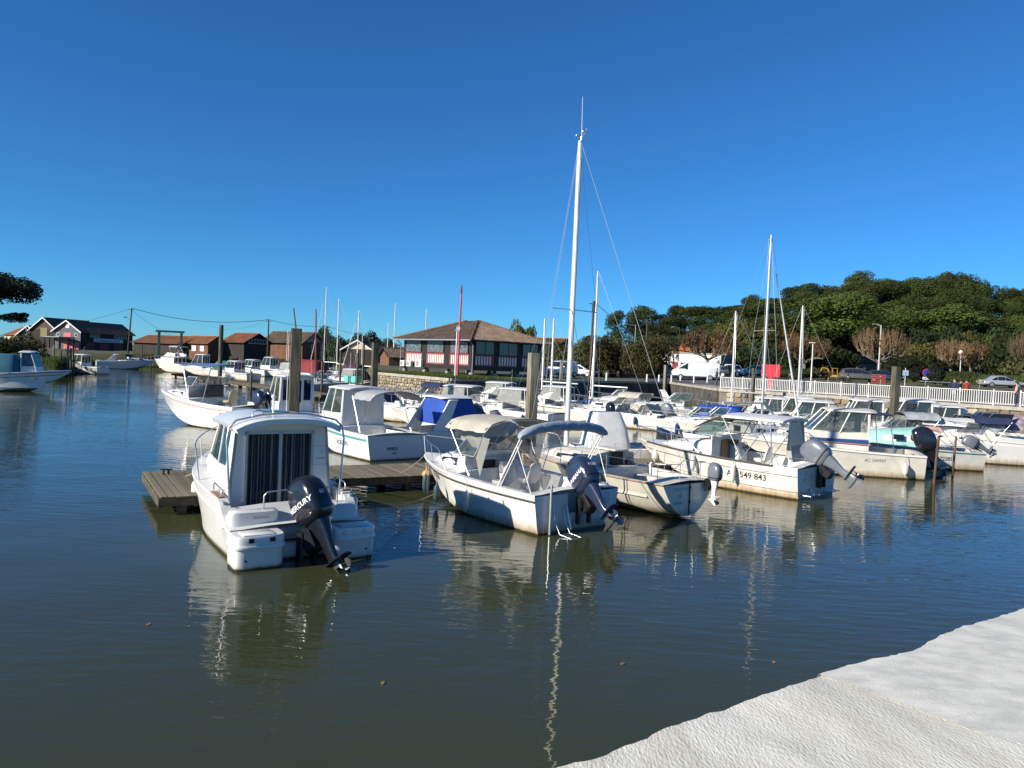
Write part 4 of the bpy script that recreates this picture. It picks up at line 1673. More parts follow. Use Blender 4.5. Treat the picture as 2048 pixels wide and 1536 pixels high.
# ---- B: walkaround with beige canopy and folded blue sunshade
def boat_walkaround():
    mid = by_corner(1066, 1074, 40, 1.40)
    root = place_boat('walkaround_boat', 'cream white open motorboat with beige canopy, rolled blue grey sunshade and navy tilted engine', 0, 0, 40, pt=mid)
    h = Hull(6.6, 3.0, .92, 1.08, .3, 1.0, stern=.94)
    hull_parts(root, h, M_gel, M_deck, 0.06, .56, .30, .20, notch=(.36, .45), rubm=M_darkstripe, rubdz=-.13, rubr=.026)
    # cuddy
    zf = lambda x: h.zs(h.T(x, 1.2)) + .0
    c = trunk(root, h, 3.3, 5.45, .98, .46, zf, .50, .18, M_deck, windows=1, frontrake=.8)
    # oval hatch on the side
    # windscreen
    ws, _ = windscreen(root, 4.1, .94, 1.46, .44, rake=1.0, side=.9, gm=M_glass, top=.84)
    # bulkhead and console
    b = MB()
    b.poly([(3.3, -.96, .30), (3.3, .96, .30), (3.3, .96, 1.44), (3.3, -.96, 1.44)], (.04, 0, 0))
    b.build('cabin_bulkhead', M_deck, root)
    MB().box(3.27, 3.30, -.05, .45, .35, 1.30).build('cabin_door_opening', M_darkinside, root)
    console(root, 3.15, -.42, .3, .95, .34, .4)
    wheel(root, 2.86, -.42, 1.12, .23, 25)
    seat(root, 2.35, -.45, .78, name='seat')
    seat(root, 2.35, .45, .78, name='seat')
    # canopy (beige) with grey vinyl sides
    cp = canopy(root, 2.1, 3.85, 1.26, 2.48, 1.0, M_canvasbeige, arch=.20, drop=-.02, fm=M_steel, name='beige_canopy', legs=[(2.15, 2.7), (3.75, 2.7)])
    for sg in (1, -1):
        q = [Vector((2.62, sg * .98, .98)), Vector((2.95, sg * .90, 1.5)), Vector((3.85, sg * .74, 1.85)), Vector((3.45, sg * .90, 2.15)), Vector((2.25, sg * .95, 2.15))]
        if sg < 0:
            q.reverse()
        MB().pane(q, .006).build('side_curtain', M_vinyl, cp)
    MB().pane([Vector((3.98, .80, 1.88)), Vector((4.08, 0, 1.9)), Vector((3.78, 0, 2.40)), Vector((3.72, 1.0, 2.25))], .006).build('front_curtain', M_vinyl, cp)
    MB().pane([Vector((4.08, 0, 1.9)), Vector((3.98, -.80, 1.88)), Vector((3.72, -1.0, 2.25)), Vector((3.78, 0, 2.40))], .006).build('front_curtain', M_vinyl, cp)
    # rolled sunshade on a white frame
    b = MB()
    n = 26
    secs = []
    for i in range(n + 1):
        a = -1 + 2 * i / n
        y = a * 1.45
        z = 2.47 - .20 * abs(a) ** 2.6 + .012 * noise.noise(Vector((i * .7, 3, 1)))
        r = (.125 + .022 * noise.noise(Vector((i * .8, 1, 7)))) * (1 if abs(a) < .93 else .62)
        secs.append(((.55 + .01 * math.sin(i * 1.3), y, z), (r, 0, 0), (0, -r * .35 * a, r)))
    b.se(secs, 14, 2)
    sh = b.build('rolled_sunshade', M_canvasbg, root, 60)
    b = MB()
    for sg in (1, -1):
        b.tube([(.58, sg * 1.36, 2.28), (1.42, sg * 1.34, .96)], .019, 8)
        b.tube([(.50, sg * 1.36, 2.28), (1.32, sg * 1.34, .96)], .014, 8)
        b.tube([(.74, sg * 1.36, 1.98), (.25, sg * 1.30, .96)], .012, 8)
    b.build('sunshade_frame', M_whitepaint, root, 60)
    pulpit(root, h, .66, .50, posts=2, low=False)
    cleats(root, h)
    make_outboard(root, -.14, -.08, .70, tilt=48, turn=-6, sc_=1.15, cowl=M_navy, leg=M_navy, txt='YAMAHA', num='F130')
    # transom ladder
    b = MB()
    for yy in (.82, .50):
        b.tube([(-.04, yy, .66), (-.10, yy, .30), (-.28, yy, .04), (-.62, yy - .05, .0)], .014, 8)
    for k in range(4):
        f = k / 3
        b.tube([(-.28 - .34 * f, .82 - .05 * f, .04 - .04 * f), (-.28 - .34 * f, .50 - .05 * f, .04 - .04 * f)], .012, 6)
    b.tube([(-.05, .42, .68), (-.2, .40, .1)], .026, 8)
    b.build('boarding_ladder', M_steel, root, 60)
    b = MB()
    for yy in (-.72, -1.02):
        b.tube([(-.02, yy, .82), (-.06, yy, .85), (-.12, yy, .6), (-.14, yy, .1)], .012, 8)
    for k in range(3):
        b.tube([(-.12, -.72, .6 - k * .2), (-.12, -1.02, .6 - k * .2)], .01, 6)
    b.build('folding_ladder', M_steel, root, 60)
    MB().tube([(-.1, .98, .02), (-.1, .98, 1.18)], .03, 8).build('stern_pole', M_alu, root)
    # lockers either side of the engine
    b = MB()
    for sg in (1, -1):
        b.bbox(.02, .42, sg * .40, sg * 1.04, .55, .885, .05)
    b.build('stern_locker', M_deck, root, 45)
    b = MB()
    text_plane(b, 'Les grosk Imoks', .105, (-.005, -.40, .66), (0, -1, 0), (0, 0, 1), bold=.02, squash=.78)
    b.box(-.012, -.004, -1.02, -.42, .60, .615)
    b.build('transom_lettering', M_letterblue, root, 0)
    b = h.text('AC 8487', .27, 4.95, .66, 1, squash=.72, slope=.0)
    b.build('registration_letters', M_letter, root, 0)
    return root, h


B_, hB = boat_walkaround()
hang(B_, hB, .84, 1, 'dark blue green fender nearest the bow of the boat with the beige canopy', M_fenderteal, .42, .085, .32)
hang(B_, hB, .81, 1, 'thin dark fender hanging behind another at the bow of the boat with the beige canopy', M_fenderteal, .36, .045, .34)
hang(B_, hB, .68, 1, 'dark blue green fender below the windscreen of the boat with the beige canopy', M_fenderteal, .42, .085, .34)
hang(B_, hB, .42, 1, 'pale fender against the shaded hull side of the boat with the beige canopy', M_fenderw, .42, .085, .22)
fender(local_to_world(B_, (5.95, .38, 1.0)), 'pinkish round buoy fender squeezed between the jetty and a white bow', M_fendero, .22, .14, .28, name='buoy')


# ---- C: sailing boat with the tall mast
def sail_rig(root, x, z0, ztop, r=.075, spread=None, boom=None, stays=True, bowx=None, sternx=None, halfb=1.0, deckz=1.0, mat_=None, furl=False, boomz=1.1, rs=.006, spz=None):
    mat_ = mat_ or M_mast
    b = MB()
    b.se([((x, 0, z0), (r, 0, 0), (0, r * .72, 0)), ((x, 0, z0 + (ztop - z0) * .93), (r * .95, 0, 0), (0, r * .68, 0)), ((x, 0, ztop), (r * .6, 0, 0), (0, r * .5, 0))], 12, 2)
    mast = b.build('mast', mat_, root, 60)
    if spread:
        spz = spz or z0 + (ztop - z0) * .5
        MB().tube([(x - .12, spread, spz - .02), (x, 0, spz), (x - .12, -spread, spz - .02)], .016, 6).build('spreader', M_alu, mast)
    if boom:
        MB().tube([(x - .08, 0, z0 + boomz), (x - boom, 0, z0 + boomz - .02)], .055, 10).build('boom', mat_, root)
    if stays:
        b = MB()
        for sg in (1, -1):
            if spread:
                b.tube([(x - .05, sg * halfb, deckz), (x - .12, sg * spread, spz), (x, 0, ztop - .1)], rs, 5)
                b.tube([(x - .25, sg * halfb, deckz), (x, 0, spz)], rs, 5)
            else:
                b.tube([(x - .15, sg * halfb, deckz), (x, 0, ztop - .1)], rs, 5)
        if bowx:
            b.tube([(bowx, 0, deckz + .15), (x + .05, 0, ztop - .1)], rs, 5)
        if sternx is not None:
            b.tube([(sternx, 0, deckz), (x - .05, 0, ztop - .05)], rs, 5)
        b.tube([(x - .12, .05, z0 + .2), (x - .12, .04, ztop - .2)], rs * .9, 5)
        b.build('rigging', mat('rigging_wire', (.55, .56, .57), .35, .6), mast, 0)
    if furl and bowx:
        MB().tube([(bowx, 0, deckz + .3), (bowx + (x - bowx) * .83, 0, deckz + .3 + (ztop - deckz - .3) * .80)], .055, 8, .03).build('furled_sail', M_canvaswhite, mast)
    return mast


def boat_sail_near():
    st = G(1352, 1040)
    root = place_boat('sailing_boat', 'small white sailing boat with rounded lettered transom and the tallest mast in the harbour', 0, 0, 38, pt=Vector((4.85, 20.5, 0)))
    h = Hull(7.4, 2.6, .93, 1.10, .15, 1.0, rnd_=True, kst=.07, stern=.80, full=2.0)
    hull_parts(root, h, M_gelcream, M_deckold, .10, .38, .52, .16, rubm=M_teak, rubdz=.01, rubr=.02)
    c = trunk(root, h, 2.75, 5.6, .82, .45, lambda x: h.zs(h.T(x, 1.0)), .46, .20, M_deckold, windows=1, frontrake=.6, wmat=M_glassd, crown=.08, name='coachroof')
    b = MB()
    b.poly([(2.75, -.82, .5), (2.75, .82, .5), (2.75, .76, 1.42), (2.75, 0, 1.53), (2.75, -.76, 1.42)], (.04, 0, 0))
    b.build('cabin_bulkhead', M_deckold, root)
    MB().box(2.70, 2.745, -.25, .25, .62, 1.45).build('companionway', M_darkinside, root)
    for sg in (1, -1):
        MB().tube([(2.68, sg * .52, 1.12), (2.745, sg * .52, 1.12)], .11, 16).build('bulkhead_dial', M_black, root)
    for sg in (1, -1):
        MB().bbox(.8, 2.7, sg * .50, sg * .98, .50, .82, .04).build('cockpit_bench', M_deckold, root)
    b = MB()
    b.bbox(2.5, 3.4, -.30, .30, 1.50, 1.56, .02)
    b.build('sliding_hatch', M_deckold, root)
    mast = sail_rig(root, 4.95, 1.40, 11.0, .10, spread=.95, bowx=6.9, sternx=.1, halfb=1.08, deckz=1.05, spz=5.7, rs=.0065)
    b = MB()
    b.tube([(4.90, -.02, 10.95), (4.90, .02, 12.35)], .012, 6, .006)
    b.build('masthead_aerial', M_whitepaint, mast)
    b = MB()
    b.tube([(4.88, 0, 11.0), (4.88, 0, 11.10)], .05, 8)
    b.tube([(4.95, 0, 11.0), (4.60, .10, 11.16), (4.56, .11, 11.28)], .01, 5)
    b.sphere((4.80, .24, 11.08), .05)
    b.sphere((4.76, .32, 11.05), .04)
    b.tube([(5.02, -.1, 11.0), (5.06, -.25, 11.35)], .008, 5)
    b.tube([(5.02, -.16, 11.35), (5.10, -.44, 11.36)], .018, 5)
    b.build('masthead_instruments', M_alu, mast)
    # stern rail, tiller outboard on its bracket
    b = MB()
    zz = .96
    for sg in (1, -1):
        b.tube([(1.5, sg * .98, zz), (.95, sg * .95, zz + .45), (.15, sg * .82, zz + .50), (.05, sg * .34, zz + .50), (.05, sg * .34, zz)], .013, 6)
        b.tube([(.35, sg * .88, zz), (.35, sg * .88, zz + .49)], .011, 6)
        b.tube([(.08, sg * .34, zz + .26), (.9, sg * .9, zz + .26)], .008, 6)
    b.build('stern_rail', M_steel, root, 60)
    pulpit(root, h, .84, .55, posts=2)
    b = MB()
    for sg in (1, -1):
        for t in (.3, .45, .6, .74):
            b.tube([(h.X(t, 1), sg * (h.ys(t) - .06), h.zs(t)), (h.X(t, 1), sg * (h.ys(t) - .06), h.zs(t) + .55)], .011, 6)
        for q in (.3, .54):
            b.tube([(h.X(t, 1), sg * (h.ys(t) - .06), h.zs(t) + q) for t in (.14, .3, .45, .6, .74, .86)], .004, 5)
    b.build('guard_wires', M_steel, root, 60)
    make_outboard(root, -.10, -.66, .98, tilt=-2, turn=0, sc_=.60, cowl=M_greyeng, leg=M_whitepaint, num='4.5', legsteel=False, name='small_outboard')
    b = MB()
    text_plane(b, 'COUP DE', .12, (-.004, .62, .76), (0, -1, 0), (0, 0, 1), bold=.005, squash=1.1)
    text_plane(b, 'DE', .12, (-.004, .46, .58), (0, -1, 0), (0, 0, 1), bold=.005, squash=1.1)
    text_plane(b, 'SOLEIL', .12, (-.004, .62, .40), (0, -1, 0), (0, 0, 1), bold=.005, squash=1.0)
    b.build('transom_lettering', M_tealstripe, root, 0)
    b = MB()
    b.box(-.03, -.004, -.03, -.01, .12, .95)
    b.bbox(-.045, -.004, -.05, .01, .42, .48, .008)
    b.bbox(-.045, -.004, -.05, .01, .80, .86, .008)
    b.build('rudder_hinges', M_black, root, 0)
    MB().tube([(1.2, .2, 1.0), (1.22, .2, 1.3), (1.2, .16, 1.34)], .045, 8).build('winch', M_steel, root)
    return root, h


C_, hC = boat_sail_near()


# ---- D: cuddy boat with hardtop, lettered side
def boat_hardtop():
    mid = by_corner(1592, 1002, 45, 1.45)
    root = place_boat('hardtop_boat', 'white hardtop motorboat with black registration 549 843 and pale fenders on its long side', 0, 0, 45, pt=mid)
    h = Hull(7.1, 3.1, .98, 1.18, .3, 1.05, stern=.95)
    hull_parts(root, h, M_gelold, M_deck, .05, .60, .36, .2, notch=None)
    b = MB()
    h.band(b, lambda t: h.zs(t) - .012, lambda t: h.zs(t) + .055, .13, .93, off=.012)
    b.build('grey_side_stripe', M_darkstripe, root, 0)
    b = MB()
    h.rub(b, -.24, .010, 0, 1)
    h.rub(b, -.74, .008, 0, .9)
    b.build('hull_mouldings', M_darkstripe, root)
    trunk(root, h, 3.35, 5.8, 1.06, .45, lambda x: h.zs(h.T(x, 1.2)) + .02, .50, .10, M_deck, windows=0, frontrake=.8)
    ws, top = windscreen(root, 4.45, 1.0, 1.72, .50, rake=1.25, side=1.2, gm=M_glassg, top=.94, fm=M_alu)
    b = MB()
    b.poly([(3.3, -1.03, .36), (3.3, 1.03, .36), (3.3, 1.03, 1.72), (3.3, -1.03, 1.72)], (.04, 0, 0))
    b.build('cabin_bulkhead', M_deck, root)
    MB().box(3.26, 3.30, -.1, .42, .45, 1.55).build('cabin_door_opening', M_teak, root)
    console(root, 3.1, -.46, .36, 1.02, .36, .42)
    wheel(root, 2.8, -.46, 1.30, .19, 25, M_black)
    MB().bbox(2.98, 3.2, -.28, .02, 1.40, 1.55, .02).build('chart_plotter', M_black, root)
    seat(root, 2.2, -.46, .85, M_deck)
    # roof on pillars: fixed hardtop aft, sloping canvas front
    rf = roof(root, .80, 3.1, 1.20, 2.36, .08, .10, M_deck, name='hardtop', w1=1.14)
    b = MB()

    def fn(u, v):
        a = (v - .5) * 2
        x = 3.05 + u * 1.05
        z = 2.40 - .50 * u ** 1.3 + .09 * (1 - abs(a) ** 2.2)
        return Vector((x, a * (1.14 - .16 * u), z))
    b.grid(fn, 8, 10, .012)
    b.build('sloping_canvas', M_canvasbeige, rf, 60)
    MB().bbox(1.7, 2.2, -.24, .24, 2.475, 2.50, .01).build('roof_hatch', M_canvasgrey, rf)
    for sg in (1, -1):
        b = MB()
        b.tube([(1.15, sg * 1.12, 2.38), (1.0, sg * 1.16, 1.0)], .024, 8)
        b.tube([(1.2, sg * 1.12, 2.38), (2.1, sg * 1.14, 1.05)], .016, 8)
        b.tube([(2.9, sg * 1.1, 2.4), (2.1, sg * 1.14, 1.05)], .016, 8)
        b.tube([(2.9, sg * 1.1, 2.4), (3.3, sg * 1.04, 1.5)], .016, 8)
        b.build('hardtop_frame', M_steel, root, 60)
    for sg in (-1,):
        b = MB()
        b.poly([(.92, sg * 1.18, 1.02), (1.65, sg * 1.18, 1.02), (1.55, sg * 1.14, 2.38), (1.05, sg * 1.14, 2.38)], (0, .008, 0))
        b.build('canvas_side', M_canvasgrey, rf, 0)
    # rear canvas sheet with a clear pane, rolled on the far half
    MB().pane([Vector((.90, -1.14, 1.0)), Vector((.90, -.12, 1.0)), Vector((1.0, -.12, 1.55)), Vector((1.0, -1.12, 1.55))], .006).build('rear_canvas', M_canvasgrey, rf, 0)
    MB().pane([Vector((1.0, -1.12, 1.55)), Vector((1.0, -.12, 1.55)), Vector((1.1, -.10, 2.38)), Vector((1.1, -1.08, 2.38))], .006).build('rear_vinyl', M_vinyl, rf, 0)
    b = MB()
    for yy in (.6, -.7):
        b.tube([(.10, yy + .25, 1.0), (.08, yy + .25, 1.22), (.12, yy, 1.25), (.6, yy, 1.22), (.62, yy, 1.0)], .013, 8)
    b.build('stern_rail', M_steel, root, 60)
    pulpit(root, h, .60, .48, posts=4)
    cleats(root, h)
    make_outboard(root, -.12, -.10, .82, tilt=58, turn=0, sc_=1.15, cowl=M_greyeng, leg=M_greyeng, legsteel=False)
    for y0, y1 in ((1.1, .40), (-.55, -1.15)):
        b = MB()
        b.tube([(-.02, y0, .14), (-.30, y0, .14), (-.30, y1, .14), (-.02, y1, .14), (-.02, y0, .14)], .016, 6)
        b.tube([(-.28, (y0 + y1) / 2, .14), (-.02, (y0 + y1) / 2 + .15, .62)], .010, 6)
        for k in range(4):
            b.tube([(-.05 - k * .06, y0, .145), (-.05 - k * .06, y1, .145)], .008, 5)
        b.build('bathing_platform', M_steel, root, 60)
    b = MB()
    b.tube([(-.05, .55, .7), (-.10, .55, .2)], .012, 6)
    b.tube([(-.05, .38, .7), (-.10, .38, .2)], .012, 6)
    b.tube([(-.10, .55, .2), (-.10, .38, .2)], .012, 6)
    b.build('bathing_ladder', M_steel, root, 60)
    b = MB()
    for yy, zz in ((.9, .62), (.42, .66), (-.2, .66), (-.75, .62), (.9, .2), (.5, .26), (-.3, .26)):
        b.tube([(-.012, yy, zz), (.0, yy, zz)], .03, 10)
    b.build('transom_fittings', M_black, root)
    h.text('AC 549 843', .29, 2.45, .48, 1, squash=1.0).build('registration_letters', M_letter, root, 0)
    b = MB()
    text_plane(b, 'Bayliner', .10, (2.6, -1.17, 1.06), (-1, 0, 0), (0, 0, 1), squash=.9, bold=.0)
    MB().bbox(.95, 1.25, h.y(1.1, .85) - .01, h.y(1.1, .85) + .02, .80, .88, .008).build('side_vent', M_deck, root)
    return root, h


D_, hD = boat_hardtop()
hang(D_, hD, .35, 1, 'white fender hiding part of the registration on the hardtop boat', M_fenderw, .50, .085, .10)
hang(D_, hD, .60, 1, 'white fender hanging amidships on the hardtop boat by the small grey outboard', M_fenderw, .46, .085, .02)
fender(local_to_world(D_, (5.9, .62, 1.0)), 'greyish cream fender below the bow of the hardtop boat', M_fenderw, .36, .12, .05, name='fender')


# ---- E: wheelhouse boat with blue and red stripes
def boat_striped():
    root = place_boat('fishing_boat', 'cream wheelhouse boat with blue and red side stripes, black engine and registration 549997', 0, 0, 80, pt=by_corner(1851, 962, 80, 1.33))
    h = Hull(7.2, 2.85, .95, 1.25, .3, 1.0, stern=.95)
    hull_parts(root, h, M_gelcream, M_deckold, .04, .36, .38, .2, rubm=M_whitepaint, rubdz=-.03, rubr=.03)
    trunk(root, h, 4.4, 6.2, .95, .4, lambda x: h.zs(h.T(x, 1.2)), .35, .12, M_deck, windows=0)
    p = pilothouse(root, h, 2.1, 4.3, 1.1, .9, 1.72, 2.52, .95, M_gelcream, over=(.35, .1), door=False, back=False, gm=M_glass, nside=2, roofmat=M_deckold)
    b = MB()
    for sg in (1, -1):
        b.poly([(2.12, sg * 1.11, 1.30), (4.35, sg * 1.04, 1.36), (4.35, sg * 1.03, 1.45), (2.12, sg * 1.1, 1.46)], (0, sg * .012, 0))
    b.build('blue_stripe', M_bluestripe, root, 0)
    b = MB()
    for sg in (1, -1):
        b.poly([(2.12, sg * 1.112, 1.235), (4.35, sg * 1.042, 1.30), (4.35, sg * 1.04, 1.32), (2.12, sg * 1.11, 1.26)], (0, sg * .012, 0))
    b.build('red_stripe', M_redstripe, root, 0)
    MB().bbox(1.25, 1.95, -1.05, 1.05, 2.46, 2.53, .02).build('dark_awning', M_canvasnavy, root)
    posts(root, [[(1.35, sg * 1.02, 2.46), (1.15, sg * 1.16, 1.0)] for sg in (1, -1)], .015, M_steel, 'awning_posts')
    b = MB()
    b.poly([(2.10, -1.05, .4), (2.10, -.2, .4), (2.10, -.2, 2.4), (2.10, -.98, 2.5)], (.03, 0, 0))
    b.build('rear_bulkhead', M_deckold, root)
    pulpit(root, h, .62, .5, posts=4)
    cleats(root, h)
    make_outboard(root, -.12, 0, .85, tilt=22, turn=-4, sc_=1.25, cowl=M_blackcowl, leg=M_blackcowl, legsteel=False, num='50')
    b = MB()
    for yy in (-.55, -.9):
        b.tube([(-.08, yy, .8), (-.45, yy, .78), (-.5, yy, .05)], .014, 6)
    for k in range(3):
        b.tube([(-.47, -.55, .6 - k * .22), (-.47, -.9, .6 - k * .22)], .011, 6)
    b.build('bathing_ladder', M_black, root)
    b = MB()
    b.poly([(-.006, .95, .55), (-.006, .95, .90), (-.006, .35, .90), (-.006, .35, .55)])
    b.build('blue_transom_patch', M_bluestripe, root, 0)
    h.text('AC 549997', .19, 2.3, .62, 1, squash=.9).build('registration_letters', M_lettergrey, root, 0)
    return root, h


E_, hE = boat_striped()
hang(E_, hE, .13, 1, 'oval cream fender near the stern of the boat with blue and red stripes', M_fenderw, .40, .12, .28)
rp = P(1880, 874, 29.8)
t_ = thing('mooring_pole', 'thin rusty mooring pole at the stern of the boat with blue and red stripes', 'pole', (P(1866, 960, 29.6).x, 29.6, 0))
MB().tube([(0, 0, -1), (.12, 0, rp.z)], .05, 8).build('shaft', mat('rusty_iron', (.16, .09, .055), .8, .3, var=.4, vscale=5), t_)
t_ = thing('mooring_pole', 'thin grey mooring pole beside the mint green cuddy boat, left of its registration', 'pole', (P(1903, 960, 31.8).x, 31.8, 0))
MB().tube([(0, 0, -1), (.08, 0, P(1903, 872, 31.8).z)], .045, 8).build('shaft', M_woodpale, t_)


# ---- F: mint cuddy
def boat_mint():
    root = place_boat('cuddy_boat', 'old boat with mint green cuddy, pink grey folded canopy and registration 272285', 0, 0, 84, pt=by_corner(1970, 944, 84, 1.12))
    h = Hull(7.0, 2.55, .80, 1.15, .25, .9, stern=.88)
    hull_parts(root, h, M_gelold, M_deckold, .05, .42, .30, .18, rubm=M_tealstripe, rubdz=-.02, rubr=.03)
    trunk(root, h, 2.5, 4.9, .98, .6, lambda x: h.zs(h.T(x, 1.0)), .80, .45, M_mint, windows=2, frontrake=.6, wmat=M_whitepaint, crown=.1)
    ob = bpy.data.objects
    b = MB()
    for sg in (1, -1):
        for (xa, xb) in ((2.72, 3.15), (3.45, 3.90)):
            b.poly([(xa, sg * 1.0, 1.22), (xb, sg * .97, 1.24), (xb, sg * .93, 1.46), (xa, sg * .96, 1.46)], (0, sg * .02, 0))
    b.build('cuddy_window', M_glassd, root)
    b = MB()
    b.poly([(2.5, -.95, .4), (2.5, .95, .4), (2.5, .86, 1.60), (2.5, -.86, 1.60)], (.03, 0, 0))
    b.build('cabin_bulkhead', M_darkinside, root)
    b = MB()

    def fn(u, v):
        a = (v - .5) * 2
        return Vector((1.75 + u * .8, a * .95, 1.80 - .12 * abs(a) ** 2 - .1 * u + .05 * math.sin(u * 9 + a * 3)))
    b.grid(fn, 8, 8, .02)
    b.build('folded_canopy', mat('faded_pink_canvas', (.48, .30, .24), .9, var=.2, bump=.3), root, 60)
    for sg in (1, -1):
        b = MB()
        b.tube([(.6, sg * 1.1, .85), (1.6, sg * 1.05, 1.7)], .012, 6)
        b.tube([(1.9, sg * 1.1, .85), (.8, sg * 1.05, 1.7)], .012, 6)
        b.tube([(1.2, sg * 1.1, .85), (1.9, sg * 1.05, 1.8)], .014, 6)
        b.build('canopy_frame', M_steel, root)
    make_outboard(root, -.10, -.1, .78, tilt=62, turn=0, sc_=.85, cowl=M_greyeng, leg=M_greyeng, legsteel=False)
    h.text('AC 272285', .24, 2.45, .42, 1, squash=.92).build('registration_letters', M_letter, root, 0)
    cleats(root, h)
    return root, h


F_, hF = boat_mint()


# ---- G: long white boat at the right edge
def boat_right_edge():
    root = place_boat('motor_cruiser', 'long white motor cruiser with dark waterline stripe leaving the frame at the right edge', 0, 0, 84, pt=Vector((28.6, 38.3, 0)))
    h = Hull(9.0, 2.9, 1.15, 1.55, .35, 1.3, stern=.96)
    hull_parts(root, h, M_gelclean, M_deck, .05, .52, .5, .22)
    b = MB()
    h.rub(b, -.22, .012)
    h.rub(b, -.5, .008)
    b.build('hull_mouldings', M_lettergrey, root)
    b = MB()
    h.band(b, .05, .22, 0, .95)
    b.build('waterline_stripe', M_bluestripe, root, 0)
    b = MB()
    text_plane_ = h.text('AC G70998', .16, 6.4, .62, 1, squash=1.0)
    text_plane_.build('registration_letters', mat('faded_lettering', (.42, .42, .42), .5), root, 0)
    h.text('CAP CAMARAT', .17, 4.2, .60, 1, squash=1.0).build('name_letters', mat('faded_lettering'), root, 0)
    trunk(root, h, 4.7, 8.0, 1.05, .45, lambda x: h.zs(h.T(x, 1.4)), .45, .12, M_deck, windows=0, frontrake=.9)
    windscreen(root, 5.6, 1.0, 1.95, .5, rake=1.2, side=1.3, gm=M_glassd)
    canopy(root, 4.4, 8.1, 1.0, 2.12, 1.4, M_canvaswhite, name='white_sun_cover', arch=.25, drop=.02, legs=[(4.6, 5.0)])
    canopy(root, 3.0, 4.2, 1.0, 2.35, 1.2, mat('pink_grey_folded_canvas', (.42, .30, .30), .9, var=.35, c2=(.16, .15, .2), vscale=5), name='gathered_canopy', arch=.5, legs=[(3.0, 3.9), (4.2, 3.3)], sag=.12)
    pulpit(root, h, .6, .5, posts=4)
    return root, h


G_, hG = boat_right_edge()
